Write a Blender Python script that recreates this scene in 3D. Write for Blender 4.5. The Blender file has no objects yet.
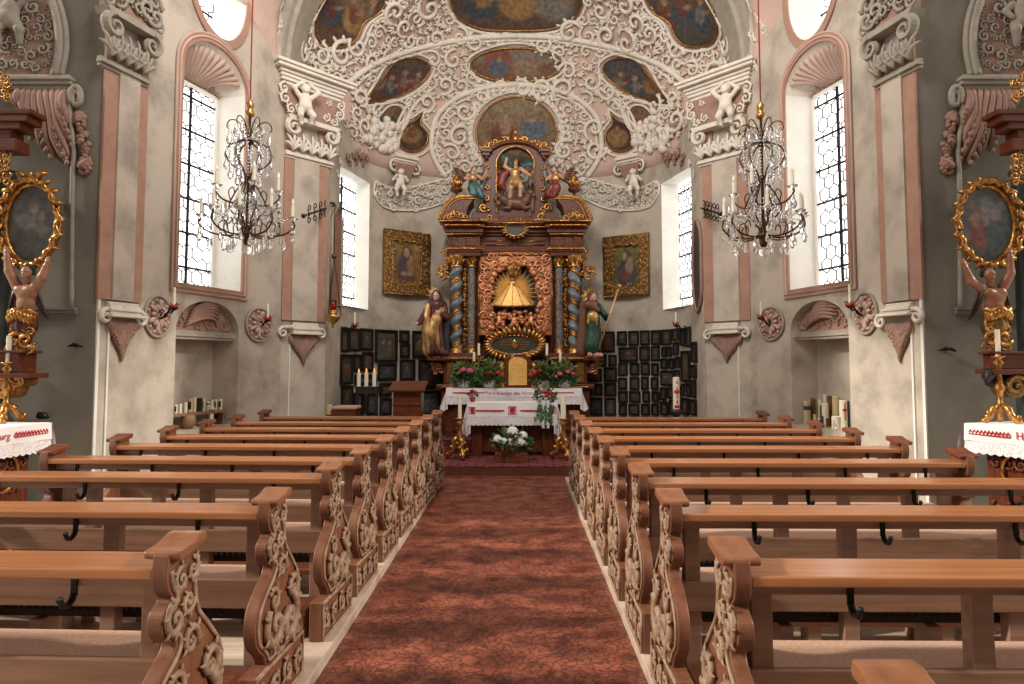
import bpy, bmesh, math, random
import numpy as np
from mathutils import Vector, Matrix
from mathutils.bvhtree import BVHTree
from mathutils.geometry import tessellate_polygon
random.seed(7)
R = math.radians
PI = math.pi
SC = bpy.context.scene
COL = SC.collection

# ------------------------------------------------------------------ camera
EYE = 1.6
FPX = 700.0
CX, CY = 517.0, 321.0
PITCH = math.atan(44 / 700)
CP, SP = math.cos(PITCH), math.sin(PITCH)

def ray(px, py):
    u = (px - CX) / FPX
    v = (CY - py) / FPX
    return Vector((u, CP - SP * v, SP + CP * v))

def at(px, py, Y):
    d = ray(px, py)
    t = Y / d.y
    return Vector((d.x * t, Y, EYE + d.z * t))

def proj(p):
    f = p[1] * CP + (p[2] - EYE) * SP
    u = -p[1] * SP + (p[2] - EYE) * CP
    return CX + FPX * p[0] / f, CY - FPX * u / f

cam_d = bpy.data.cameras.new('camera')
cam = bpy.data.objects.new('camera', cam_d)
COL.objects.link(cam)
cam.location = (0, 0, EYE)
cam.rotation_euler = (PI / 2 + PITCH, 0, 0)
cam_d.sensor_width = 36
cam_d.lens = FPX / 1024 * 36
cam_d.shift_x = -(CX - 512) / 1024
cam_d.shift_y = -(342 - CY) / 1024
cam_d.clip_start = 0.05
SC.camera = cam

# ------------------------------------------------------------------ materials
def mat(name, col, rough=0.6, metal=0.0, var=0.0, scale=4.0, col2=None, bump=0.0, bscale=None, stretch=None, spec=0.5, detail=6, contrast=(0.3, 0.7)):
    m = bpy.data.materials.new(name)
    m.use_nodes = True
    nt = m.node_tree
    b = nt.nodes['Principled BSDF']
    b.inputs['Base Color'].default_value = (*col, 1)
    b.inputs['Roughness'].default_value = rough
    b.inputs['Metallic'].default_value = metal
    b.inputs['Specular IOR Level'].default_value = spec
    if col2 is None and var:
        col2 = tuple(max(0, c * (1 - var)) for c in col)
    if col2 is not None or bump:
        tc = nt.nodes.new('ShaderNodeTexCoord')
        mp = nt.nodes.new('ShaderNodeMapping')
        nt.links.new(tc.outputs['Object'], mp.inputs['Vector'])
        if stretch:
            mp.inputs['Scale'].default_value = stretch
        nz = nt.nodes.new('ShaderNodeTexNoise')
        nz.inputs['Scale'].default_value = scale
        nz.inputs['Detail'].default_value = detail
        nz.inputs['Roughness'].default_value = 0.62
        nt.links.new(mp.outputs['Vector'], nz.inputs['Vector'])
        if col2 is not None:
            cr = nt.nodes.new('ShaderNodeValToRGB')
            cr.color_ramp.elements[0].position = contrast[0]
            cr.color_ramp.elements[0].color = (*col2, 1)
            cr.color_ramp.elements[1].position = contrast[1]
            cr.color_ramp.elements[1].color = (*col, 1)
            nt.links.new(nz.outputs['Fac'], cr.inputs['Fac'])
            nt.links.new(cr.outputs['Color'], b.inputs['Base Color'])
        if bump:
            src = nz
            if bscale:
                src = nt.nodes.new('ShaderNodeTexNoise')
                src.inputs['Scale'].default_value = bscale
                src.inputs['Detail'].default_value = 4
                nt.links.new(mp.outputs['Vector'], src.inputs['Vector'])
            bp = nt.nodes.new('ShaderNodeBump')
            bp.inputs['Strength'].default_value = bump
            bp.inputs['Distance'].default_value = 0.02
            nt.links.new(src.outputs['Fac'], bp.inputs['Height'])
            nt.links.new(bp.outputs['Normal'], b.inputs['Normal'])
    return m

def emit(name, col, st):
    m = bpy.data.materials.new(name)
    m.use_nodes = True
    nt = m.node_tree
    b = nt.nodes['Principled BSDF']
    b.inputs['Base Color'].default_value = (*col, 1)
    b.inputs['Emission Color'].default_value = (*col, 1)
    b.inputs['Emission Strength'].default_value = st
    return m

def glass(name, col, rough=0.02):
    m = bpy.data.materials.new(name)
    m.use_nodes = True
    b = m.node_tree.nodes['Principled BSDF']
    b.inputs['Base Color'].default_value = (*col, 1)
    b.inputs['Roughness'].default_value = rough
    b.inputs['Transmission Weight'].default_value = 0.9
    b.inputs['IOR'].default_value = 1.5
    return m

def pigment(name, rough=0.45, dim=1.0):
    """picture paint: colours stored per vertex as the artwork's own pigment"""
    m = bpy.data.materials.new(name)
    m.use_nodes = True
    nt = m.node_tree
    b = nt.nodes['Principled BSDF']
    a = nt.nodes.new('ShaderNodeAttribute')
    a.attribute_name = 'Col'
    tc = nt.nodes.new('ShaderNodeTexCoord')
    nz = nt.nodes.new('ShaderNodeTexNoise')
    nz.inputs['Scale'].default_value = 14
    nz.inputs['Detail'].default_value = 7
    nt.links.new(tc.outputs['Object'], nz.inputs['Vector'])
    mr = nt.nodes.new('ShaderNodeMapRange')
    mr.inputs['From Min'].default_value = 0.3
    mr.inputs['From Max'].default_value = 0.7
    mr.inputs['To Min'].default_value = 0.55 * dim
    mr.inputs['To Max'].default_value = 1.35 * dim
    nt.links.new(nz.outputs['Fac'], mr.inputs['Value'])
    mx = nt.nodes.new('ShaderNodeVectorMath')
    mx.operation = 'SCALE'
    nt.links.new(a.outputs['Color'], mx.inputs[0])
    nt.links.new(mr.outputs['Result'], mx.inputs['Scale'])
    nt.links.new(mx.outputs['Vector'], b.inputs['Base Color'])
    b.inputs['Roughness'].default_value = rough
    return m

M = {}
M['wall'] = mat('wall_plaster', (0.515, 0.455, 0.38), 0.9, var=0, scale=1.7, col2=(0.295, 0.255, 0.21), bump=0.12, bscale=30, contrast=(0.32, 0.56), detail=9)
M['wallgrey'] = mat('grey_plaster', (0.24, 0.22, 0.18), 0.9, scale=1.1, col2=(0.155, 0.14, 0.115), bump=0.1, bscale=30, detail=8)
M['jamb'] = mat('white_limewash', (0.80, 0.78, 0.72), 0.9, var=0.15, scale=3, bump=0.08)
M['pink'] = mat('pink_plaster', (0.43, 0.25, 0.185), 0.9, var=0.25, scale=5, bump=0.1, bscale=30)
M['pinkpale'] = mat('pale_pink_plaster', (0.58, 0.41, 0.34), 0.9, var=0.22, scale=3, bump=0.1, bscale=30)
M['vault'] = mat('vault_ground', (0.60, 0.43, 0.36), 0.92, var=0.22, scale=3.0, bump=0.15, bscale=18)
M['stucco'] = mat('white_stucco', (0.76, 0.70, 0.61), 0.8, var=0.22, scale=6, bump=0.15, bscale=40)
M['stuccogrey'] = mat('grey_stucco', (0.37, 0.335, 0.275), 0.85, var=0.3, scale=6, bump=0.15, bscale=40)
M['stuccopink'] = mat('pink_stucco', (0.36, 0.215, 0.17), 0.85, var=0.28, scale=7, bump=0.15, bscale=40)
M['iron'] = mat('black_iron', (0.015, 0.014, 0.014), 0.45, 0.6)
M['lead'] = mat('lead_came', (0.05, 0.05, 0.052), 0.6)
M['stone'] = mat('limestone_kerb', (0.56, 0.44, 0.345), 0.75, var=0.3, scale=6, bump=0.1)
M['boards'] = mat('bare_floorboards', (0.68, 0.57, 0.45), 0.55, scale=3, col2=(0.38, 0.30, 0.23), stretch=(0.35, 5, 1), bump=0.1)
M['rail'] = mat('varnished_oak', (0.50, 0.215, 0.09), 0.24, scale=3.2, col2=(0.31, 0.115, 0.045), stretch=(0.4, 9, 9), bump=0.05)
M['wood'] = mat('pew_wood', (0.36, 0.195, 0.12), 0.45, scale=3.0, col2=(0.20, 0.105, 0.065), stretch=(0.5, 8, 8), bump=0.07)
M['woodlight'] = mat('worn_pew_wood', (0.46, 0.28, 0.20), 0.5, scale=3, col2=(0.28, 0.16, 0.11), stretch=(0.5, 7, 7), bump=0.07)
M['endwood'] = mat('pew_end_wood', (0.25, 0.098, 0.05), 0.5, scale=3, col2=(0.12, 0.045, 0.024), stretch=(6, 6, 1), bump=0.1)
M['carve'] = mat('weathered_carving', (0.44, 0.30, 0.205), 0.55, scale=18, col2=(0.20, 0.115, 0.07), bump=0.3)
M['pad'] = mat('woven_seat_pad', (0.56, 0.36, 0.26), 0.9, var=0.3, scale=60, bump=0.3)
M['capwood'] = mat('worn_oak_cap', (0.34, 0.145, 0.07), 0.35, scale=4, col2=(0.20, 0.078, 0.036), stretch=(8, 0.8, 8))
M['kneel'] = mat('kneeler_board', (0.20, 0.062, 0.03), 0.4, scale=3, col2=(0.11, 0.034, 0.018), stretch=(0.5, 8, 8))
M['heater'] = mat('dark_heater', (0.03, 0.018, 0.016), 0.5, 0.3)
M['redwood'] = mat('red_brown_wood', (0.155, 0.04, 0.016), 0.34, spec=.3, scale=4, col2=(0.055, 0.015, 0.008), stretch=(7, 7, 1.2), bump=0.05)
M['redwoodh'] = mat('red_brown_mouldings', (0.165, 0.044, 0.018), 0.34, spec=.3, scale=4, col2=(0.06, 0.017, 0.009), stretch=(1.2, 7, 7), bump=0.05)
M['darkwood'] = mat('near_black_wood', (0.013, 0.010, 0.009), 0.5, spec=0.3, var=0.4, scale=10)
M['gold'] = mat('gilding', (0.66, 0.345, 0.10), 0.3, 0.8, scale=18, col2=(0.22, 0.085, 0.02), bump=0.3, contrast=(0.36, 0.62))
M['goldred'] = mat('copper_gilding', (0.76, 0.37, 0.18), 0.38, 0.55, scale=9, col2=(0.40, 0.14, 0.06), bump=0.3)
M['goldpale'] = mat('pale_gold_brocade', (0.90, 0.60, 0.20), 0.45, 0.35, scale=26, col2=(0.70, 0.38, 0.10), bump=0.3)
M['golddark'] = mat('antique_gilding', (0.40, 0.23, 0.075), 0.36, 0.8, scale=14, col2=(0.13, 0.065, 0.02), bump=0.4)
M['bluemarble'] = mat('blue_grey_marbling', (0.20, 0.25, 0.27), 0.35, scale=9, col2=(0.075, 0.10, 0.115))
M['linen'] = mat('white_linen', (0.86, 0.83, 0.84), 0.85, var=0.06, scale=20, bump=0.1)
M['redthread'] = mat('red_embroidery', (0.48, 0.03, 0.035), 0.8)
M['wax'] = mat('cream_wax', (0.87, 0.81, 0.64), 0.5, var=0.05)
M['paint'] = pigment('oil_paint', 0.5, 0.75)
M['fresco'] = pigment('fresco_paint', 0.8, 0.7)
M['crystal'] = glass('cut_crystal', (0.97, 0.97, 0.97))
M['bronze'] = mat('dark_bronze', (0.10, 0.055, 0.025), 0.38, 0.8, var=0.5, scale=20)
M['flame'] = emit('candle_flame', (1.0, 0.30, 0.06), 1.4)
M['bulb'] = mat('clear_candle_bulb', (0.92, 0.92, 0.9), 0.12)
M['leaf'] = mat('green_leaves', (0.085, 0.18, 0.05), 0.5, scale=30, col2=(0.03, 0.08, 0.02))
M['leafpale'] = mat('pale_green_leaves', (0.16, 0.25, 0.08), 0.5, scale=30, col2=(0.06, 0.12, 0.03))
M['petalred'] = mat('red_petals', (0.62, 0.025, 0.025), 0.6, var=0.4, scale=60)
M['petalpink'] = mat('pink_petals', (0.66, 0.10, 0.19), 0.6, var=0.35, scale=60)
M['petalwhite'] = mat('white_petals', (0.86, 0.85, 0.76), 0.6, var=0.15, scale=60)
M['skin'] = mat('painted_flesh', (0.60, 0.34, 0.23), 0.42, var=0.2, scale=8)
M['skinbrown'] = mat('dark_painted_flesh', (0.36, 0.155, 0.085), 0.34, var=0.35, scale=8)
M['bluedark'] = mat('dark_blue_ground', (0.03, 0.045, 0.055), 0.6)
M['skintan'] = mat('tan_painted_flesh', (0.42, 0.21, 0.125), 0.36, var=0.3, scale=8)
M['robewing'] = mat('dark_feathers', (0.05, 0.04, 0.045), 0.4, scale=20, col2=(0.10, 0.03, 0.03))
M['goldframe'] = mat('worn_frame_gilding', (0.50, 0.30, 0.10), 0.33, 0.7, scale=12, col2=(0.22, 0.11, 0.03), bump=0.3)
M['ribbonblue'] = mat('pale_blue_ribbon', (0.62, 0.68, 0.80), 0.5)
M['black'] = mat('black_paint', (0.018, 0.016, 0.016), 0.45)
M['redglass'] = glass('red_lamp_glass', (0.75, 0.02, 0.03), 0.15)
M['brass'] = mat('brass', (0.55, 0.33, 0.10), 0.3, 0.85, var=0.3, scale=20)

# ------------------------------------------------------------------ mesh builder
class MB:
    def __init__(s):
        s.v, s.f, s.n, s.c = [], [], 0, None
    def add(s, V, F):
        V = np.asarray(V, dtype=float).reshape(-1, 3)
        s.v.append(V)
        k = s.n
        s.f.extend([tuple(i + k for i in f) for f in F])
        s.n += len(V)
    def box(s, x0, x1, y0, y1, z0, z1, M4=None):
        V = np.array([(x, y, z) for z in (z0, z1) for y in (y0, y1) for x in (x0, x1)], float)
        if M4 is not None:
            V = xf(M4, V)
        F = [(0, 2, 3, 1), (4, 5, 7, 6), (0, 1, 5, 4), (2, 6, 7, 3), (0, 4, 6, 2), (1, 3, 7, 5)]
        if (x1 - x0) * (y1 - y0) * (z1 - z0) < 0:
            F = [f[::-1] for f in F]
        s.add(V, F)
    def tube(s, P, r, n=6, up=None, flat=1.0, closed=False, cap=True):
        P = np.asarray([tuple(p) for p in P], float)
        k = len(P)
        r = np.full(k, r, float) if np.isscalar(r) else np.asarray(r, float)
        T = np.gradient(P, axis=0) if not closed else np.roll(P, -1, 0) - np.roll(P, 1, 0)
        T /= np.maximum(np.linalg.norm(T, axis=1), 1e-9)[:, None]
        if up is None:
            u = np.array([0.31, 0.17, 0.93])
            if abs(T[:, 2]).mean() > 0.8:
                u = np.array([0.2, 0.97, 0.1])
            U = np.tile(u, (k, 1))
        else:
            U = np.asarray([tuple(q) for q in up], float) if np.ndim(up) == 2 else np.tile(np.asarray(tuple(up), float), (k, 1))
        B = np.cross(T, U)
        B /= np.maximum(np.linalg.norm(B, axis=1), 1e-9)[:, None]
        N = np.cross(B, T)
        a = np.linspace(0, 2 * PI, n, endpoint=False)
        ring = P[:, None, :] + r[:, None, None] * (np.cos(a)[None, :, None] * B[:, None, :] + flat * np.sin(a)[None, :, None] * N[:, None, :])
        F = []
        m = k if closed else k - 1
        for i in range(m):
            j = (i + 1) % k
            for q in range(n):
                w = (q + 1) % n
                F.append((i * n + q, i * n + w, j * n + w, j * n + q))
        if cap and not closed:
            F.append(tuple(range(n))[::-1])
            F.append(tuple((k - 1) * n + q for q in range(n)))
        s.add(ring.reshape(-1, 3), F)
    def lathe(s, prof, n=16, o=(0, 0, 0), M4=None, a0=0, a1=2 * PI):
        full = abs(a1 - a0 - 2 * PI) < 1e-6
        a = np.linspace(a0, a1, n, endpoint=not full)
        k = len(prof)
        V = np.array([(o[0] + r * math.cos(t), o[1] + r * math.sin(t), o[2] + z) for r, z in prof for t in a])
        if M4 is not None:
            V = xf(M4, V)
        F = []
        m = len(a)
        for i in range(k - 1):
            for q in range(m if full else m - 1):
                w = (q + 1) % m
                F.append((i * m + q, i * m + w, (i + 1) * m + w, (i + 1) * m + q))
        if full:
            if prof[0][0] > 1e-4:
                F.append(tuple(range(m))[::-1])
            if prof[-1][0] > 1e-4:
                F.append(tuple((k - 1) * m + q for q in range(m)))
        s.add(V, F)
    def ball(s, c, r, nu=8, nv=6, M4=None):
        if np.isscalar(r):
            r = (r, r, r)
        V = [(0, 0, -1)]
        for i in range(1, nv):
            t = -PI / 2 + PI * i / nv
            for q in range(nu):
                p = 2 * PI * q / nu
                V.append((math.cos(t) * math.cos(p), math.cos(t) * math.sin(p), math.sin(t)))
        V.append((0, 0, 1))
        V = np.array(V) * np.array(r)
        if M4 is not None:
            V = xf(M4, V)
        V = V + np.array(tuple(c))
        F = []
        for q in range(nu):
            w = (q + 1) % nu
            F.append((0, 1 + w, 1 + q))
            for i in range(nv - 2):
                F.append((1 + i * nu + q, 1 + i * nu + w, 1 + (i + 1) * nu + w, 1 + (i + 1) * nu + q))
            F.append((1 + (nv - 2) * nu + q, 1 + (nv - 2) * nu + w, len(V) - 1))
        s.add(V, F)
    def prism(s, poly, fn, d0, d1, holes=(), back=True):
        """2-D outline (with holes) lifted by fn(a, b, d) between depths d0 and d1"""
        loops = [list(poly)] + [list(h) for h in holes]
        tris = tessellate_polygon([[Vector((a, b, 0)) for a, b in l] for l in loops])
        flat = [p for l in loops for p in l]
        n = len(flat)
        V = [tuple(fn(a, b, d1)) for a, b in flat] + [tuple(fn(a, b, d0)) for a, b in flat]
        F = [tuple(t) for t in tris]
        if back:
            F += [tuple(i + n for i in t[::-1]) for t in tris]
        k = 0
        for l in loops:
            for i in range(len(l)):
                j = (i + 1) % len(l)
                F.append((k + i, k + j, n + k + j, n + k + i))
            k += len(l)
        s.add(V, F)
    def grid(s, rows, closed=False):
        rows = [[tuple(p) for p in r] for r in rows]
        m = len(rows[0])
        F = []
        for i in range(len(rows) - 1):
            for q in range(m if closed else m - 1):
                w = (q + 1) % m
                F.append((i * m + q, i * m + w, (i + 1) * m + w, (i + 1) * m + q))
        s.add([p for r in rows for p in r], F)

def xf(M4, V):
    A = np.array(M4)
    return V @ A[:3, :3].T + A[:3, 3]

ORG = {}

def tag(o, label=None, cat=None, group=None, kind=None):
    for k, v in (('label', label), ('category', cat), ('group', group), ('kind', kind)):
        if v:
            o[k] = v
    return o

def thing(name, loc, label, cat, group=None):
    o = bpy.data.objects.new(name, None)
    COL.objects.link(o)
    o.empty_display_size = 0.1
    o.location = loc
    ORG[o.name] = Vector(loc)
    return tag(o, label, cat, group)

def build(mb, name, m, parent=None, smooth=False, label=None, cat=None, group=None, kind=None, bevel=0, cols=None, fix=True, sub=0):
    V = np.concatenate(mb.v) if mb.v else np.zeros((0, 3))
    if parent is not None:
        org = ORG[parent.name]
    elif kind:
        org = Vector((0, 0, 0))
    else:
        lo, hi = V.min(0), V.max(0)
        org = Vector(((lo[0] + hi[0]) / 2, (lo[1] + hi[1]) / 2, lo[2]))
    me = bpy.data.meshes.new(name)
    me.from_pydata((V - np.array(org)).tolist(), [], mb.f)
    me.materials.append(M[m] if isinstance(m, str) else m)
    if cols is not None:
        ca = me.color_attributes.new('Col', 'FLOAT_COLOR', 'POINT')
        ca.data.foreach_set('color', np.concatenate([np.asarray(cols, float), np.ones((len(cols), 1))], 1).ravel())
    if fix:
        bm = bmesh.new()
        bm.from_mesh(me)
        bmesh.ops.recalc_face_normals(bm, faces=bm.faces)
        bm.to_mesh(me)
        bm.free()
    if smooth:
        me.polygons.foreach_set('use_smooth', [True] * len(me.polygons))
    o = bpy.data.objects.new(name, me)
    COL.objects.link(o)
    if parent is not None:
        o.parent = parent
        ORG[o.name] = org
    else:
        o.location = org
        ORG[o.name] = org
    if bevel:
        b = o.modifiers.new('bevel', 'BEVEL')
        b.width = bevel
        b.segments = 2
        b.limit_method = 'ANGLE'
        b.angle_limit = R(40)
    if sub:
        q = o.modifiers.new('sub', 'SUBSURF')
        q.levels = q.render_levels = sub
    return tag(o, label, cat, group, kind)

def dup(root, loc, rotz=None, label=None, group=None, scale=None):
    """a thing with copies of its parts and their sub-parts"""
    r = root.copy()
    COL.objects.link(r)
    r.location = loc
    if rotz is not None:
        r.rotation_euler.z = rotz
    if scale is not None:
        r.scale = scale
    if label:
        r['label'] = label
    if group:
        r['group'] = group
    for ch in list(root.children):
        c = ch.copy()
        COL.objects.link(c)
        c.parent = r
        for g in list(ch.children):
            d = g.copy()
            COL.objects.link(d)
            d.parent = c
    return r

def crom(pts, n=6, closed=False):
    """smooth curve through points"""
    P = [np.asarray(tuple(p), float) for p in pts]
    k = len(P)
    out = []
    m = k if closed else k - 1
    for i in range(m):
        p0 = P[(i - 1) % k] if closed or i > 0 else P[0]
        p1, p2 = P[i], P[(i + 1) % k]
        p3 = P[(i + 2) % k] if closed or i + 2 < k else P[-1]
        for j in range(n):
            t = j / n
            out.append(0.5 * (2 * p1 + (p2 - p0) * t + (2 * p0 - 5 * p1 + 4 * p2 - p3) * t * t + (3 * p1 - p0 - 3 * p2 + p3) * t ** 3))
    if not closed:
        out.append(P[-1])
    return out

class Plane:
    """a vertical wall plane seen from the room; u runs along it, h is height, d stands off it"""
    def __init__(s, p0, p1, nsign):
        s.o = Vector((p0[0], p0[1], 0))
        e = Vector((p1[0] - p0[0], p1[1] - p0[1], 0))
        s.L = e.length
        s.e = e.normalized()
        s.n = Vector((s.e.y, -s.e.x, 0)) * nsign
    def hit(s, px, py, off=0.0):
        d = ray(px, py)
        E = Vector((0, 0, EYE))
        t = (s.o + s.n * off - E).dot(s.n) / d.dot(s.n)
        return E + d * t
    def uv(s, px, py, off=0.0):
        p = s.hit(px, py, off) - s.o
        return p.dot(s.e), p.z
    def P(s, u, h, d=0.0):
        return s.o + s.e * u + s.n * d + Vector((0, 0, h))

# ------------------------------------------------------------------ ornament
def scroll(mb, mp, c, rad, hand=1, a0=0.0, turns=1.35, th=0.17, n=20, ns=5, leaves=4, lift=0.25, flat=0.85):
    """one acanthus scroll in relief; mp(x, y, d) places a point on its ground"""
    P, rr = [], []
    for i in range(n):
        t = i / (n - 1)
        a = a0 + hand * turns * 2 * PI * t
        q = rad * (1 - 0.86 * t ** 0.8)
        P.append(mp(c[0] + q * math.cos(a), c[1] + q * math.sin(a), rad * th * lift * (1 + t)))
        rr.append(rad * th * (0.35 + 0.65 * math.sin(PI * min(1, 0.25 + t * 0.6))) * (1 - 0.35 * t))
    up = Vector(mp(c[0], c[1], 1.0)) - Vector(mp(c[0], c[1], 0.0))
    mb.tube(P, rr, ns, up=up, flat=flat)
    mb.ball(mp(c[0], c[1], rad * 0.08), rad * 0.19, 6, 4)
    for k in range(leaves):
        t = (k + 0.3) / (leaves + 0.6) * 0.62
        a = a0 + hand * turns * 2 * PI * t
        q = rad * (1 - 0.86 * t ** 0.8)
        L = rad * random.uniform(0.38, 0.6)
        b = a - hand * 0.5
        Q = []
        for j in range(4):
            s_ = j / 3
            bb = a + hand * (-0.25 * s_ * s_ + 0.35 * s_)
            Q.append(mp(c[0] + (q + L * s_) * math.cos(bb) , c[1] + (q + L * s_) * math.sin(bb), rad * th * (0.5 + 0.35 * math.sin(PI * s_))))
        mb.tube(Q, [rad * 0.10, rad * 0.15, rad * 0.11, rad * 0.02], ns, up=up, flat=0.6)

def leafshape(mb, mp, c, L, w, ang, ribs=3, lift=0.03):
    """an acanthus leaf: rounded ribs fanning from its foot"""
    up = Vector(mp(c[0], c[1], 1.0)) - Vector(mp(c[0], c[1], 0.0))
    for k in range(-ribs, ribs + 1):
        f = k / max(1, ribs)
        l = L * (1 - 0.38 * abs(f) ** 1.4)
        a = ang + f * 0.62 * (w / L) * 2
        Q = []
        for j in range(6):
            s_ = j / 5
            aa = a + f * 0.35 * s_ * s_
            Q.append(mp(c[0] + l * s_ * math.cos(aa), c[1] + l * s_ * math.sin(aa), lift * (0.4 + math.sin(PI * s_ * 0.85))))
        e = w / (2 * ribs + 1)
        mb.tube(Q, [e * 0.45, e * 0.7, e * 0.85, e * 0.9, e * 0.7, e * 0.2], 5, up=up, flat=0.8)

# ------------------------------------------------------------------ figures as one continuous skin
def cap(a, b, ra, rb):
    return ('c', np.array(a, float), np.array(b, float), ra, rb)

def ell(c, r, rot=None):
    return ('e', np.array(c, float), np.array(r, float), None if rot is None else np.array(rot, float))

def limb(pts, rs):
    return [cap(pts[i], pts[i + 1], rs[i], rs[i + 1]) for i in range(len(pts) - 1)]

def skin(prims, res, k=0.02, fold=None):
    lo = np.full(3, 1e9)
    hi = -lo
    for p in prims:
        if p[0] == 'c':
            for q, r in ((p[1], p[3]), (p[2], p[4])):
                lo = np.minimum(lo, q - r)
                hi = np.maximum(hi, q + r)
        else:
            m = p[2].max()
            lo = np.minimum(lo, p[1] - m)
            hi = np.maximum(hi, p[1] + m)
    lo -= 3 * res
    hi += 3 * res
    N = np.ceil((hi - lo) / res).astype(int) + 1
    ax = [lo[i] + res * np.arange(N[i]) for i in range(3)]
    G = np.stack(np.meshgrid(*ax, indexing='ij'), -1)
    F = None
    for p in prims:
        if p[0] == 'c':
            ab = p[2] - p[1]
            d2 = max(ab @ ab, 1e-9)
            t = np.clip(((G - p[1]) @ ab) / d2, 0, 1)
            d = np.linalg.norm(G - (p[1] + t[..., None] * ab), axis=-1) - (p[3] + t * (p[4] - p[3]))
        else:
            Q = G - p[1]
            if p[3] is not None:
                Q = Q @ p[3]
            q = np.linalg.norm(Q / p[2], axis=-1)
            d = (q - 1) * p[2].min()
        if F is None:
            F = d
        else:
            h = np.clip(0.5 + 0.5 * (F - d) / k, 0, 1)
            F = F * (1 - h) + d * h - k * h * (1 - h)
    if fold is not None:
        F = F + fold(G)
    s = F < 0
    c8 = sum(s[i:N[0] - 1 + i, j:N[1] - 1 + j, l:N[2] - 1 + l].astype(int) for i in (0, 1) for j in (0, 1) for l in (0, 1))
    mask = (c8 > 0) & (c8 < 8)
    idx = -np.ones(mask.shape, int)
    cells = np.argwhere(mask)
    idx[mask] = np.arange(len(cells))
    acc = np.zeros((len(cells), 3))
    cnt = np.zeros(len(cells))
    for axis in range(3):
        for o1 in (0, 1):
            for o2 in (0, 1):
                a = [0, 0, 0]
                oth = [i for i in range(3) if i != axis]
                a[oth[0]], a[oth[1]] = o1, o2
                b = list(a)
                b[axis] = 1
                A, Bc = cells + a, cells + b
                fa = F[A[:, 0], A[:, 1], A[:, 2]]
                fb = F[Bc[:, 0], Bc[:, 1], Bc[:, 2]]
                cr = (fa < 0) != (fb < 0)
                t = np.where(cr, fa / np.where(fa == fb, 1, fa - fb), 0)
                pos = np.array(a, float)[None] + t[:, None] * (np.array(b) - np.array(a))[None]
                acc += np.where(cr[:, None], pos, 0)
                cnt += cr
    V = lo + res * (cells + acc / np.maximum(cnt, 1)[:, None])
    Fc = []
    for axis in range(3):
        j, l = [(1, 2), (2, 0), (0, 1)][axis]
        sl0 = [slice(None)] * 3
        sl1 = [slice(None)] * 3
        sl0[axis] = slice(0, -1)
        sl1[axis] = slice(1, None)
        cr = s[tuple(sl0)] != s[tuple(sl1)]
        for e in np.argwhere(cr):
            if e[j] < 1 or e[l] < 1 or e[j] >= N[j] - 1 or e[l] >= N[l] - 1:
                continue
            q = []
            for dj, dl in ((-1, -1), (0, -1), (0, 0), (-1, 0)):
                g = e.copy()
                g[j] += dj
                g[l] += dl
                q.append(int(idx[g[0], g[1], g[2]]))
            if min(q) < 0:
                continue
            Fc.append(tuple(q) if s[tuple(e)] else tuple(q[::-1]))
    return V, Fc

def figmesh(prims, res, k, M4, fold=None):
    V, F = skin(prims, res, k, fold)
    mb = MB()
    mb.add(xf(M4, V), F)
    return mb

# ------------------------------------------------------------------ pictures
def blobs(base, items):
    """a painted composition: soft patches of pigment on a ground; coordinates 0..1"""
    def fn(u, v):
        c = np.array(base(u, v) if callable(base) else base, float)
        for (x, y, rx, ry, col, a) in items:
            d = ((u - x) / rx) ** 2 + ((v - y) / ry) ** 2
            w = a * max(0.0, min(1.0, (1.25 - d) / 0.5))
            c = c * (1 - w) + np.array(col) * w
        return c
    return fn

FLESH, BLUE, RED, DK = (0.36, 0.22, 0.13), (0.045, 0.06, 0.075), (0.17, 0.035, 0.022), (0.035, 0.025, 0.018)
OCH, GRN, GREY = (0.30, 0.17, 0.06), (0.06, 0.075, 0.035), (0.20, 0.18, 0.15)

def random_scene(seed, nfig=3, ground=(0.10, 0.06, 0.035), sky=(0.20, 0.15, 0.10), dim=1.0):
    r = random.Random(seed)
    it = []
    for k in range(nfig * 2):
        it.append((r.random(), r.random(), r.uniform(.1, .3), r.uniform(.06, .2), r.choice([(0.16, 0.09, 0.045), (0.06, 0.04, 0.03), (0.22, 0.14, 0.08)]), 0.5))
    for k in range(nfig):
        x = (k + 0.5 + r.uniform(-.2, .2)) / nfig * 0.8 + 0.1
        y = r.uniform(0.28, 0.5)
        cl = r.choice([BLUE, RED, OCH, RED, BLUE, GREY])
        it.append((x, y, 0.35 / nfig + 0.03, r.uniform(.16, .26), cl, 0.95))
        it.append((x + r.uniform(-.04, .04), y + 0.06, 0.14 / nfig + .02, .14, r.choice([RED, OCH, GREY]), 0.8))
        it.append((x, y + 0.26, 0.045, 0.06, FLESH, 0.95))
        it.append((x + 0.08, y + 0.08, 0.06, 0.03, FLESH, 0.8))
    def base(u, v):
        return tuple(dim * (g * (1 - v) + s_ * v) for g, s_ in zip(ground, sky))
    return blobs(base, [(a, b, c, d, tuple(dim * q for q in e), f) for a, b, c, d, e, f in it])

def panel_picture(fn, place, nx=26, ny=34):
    mb = MB()
    rows, cols = [], []
    for j in range(ny + 1):
        row = []
        for i in range(nx + 1):
            u, v = i / nx, j / ny
            row.append(place(u, v))
            cols.append(fn(u, v))
        rows.append(row)
    mb.grid(rows)
    return mb, cols
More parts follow.
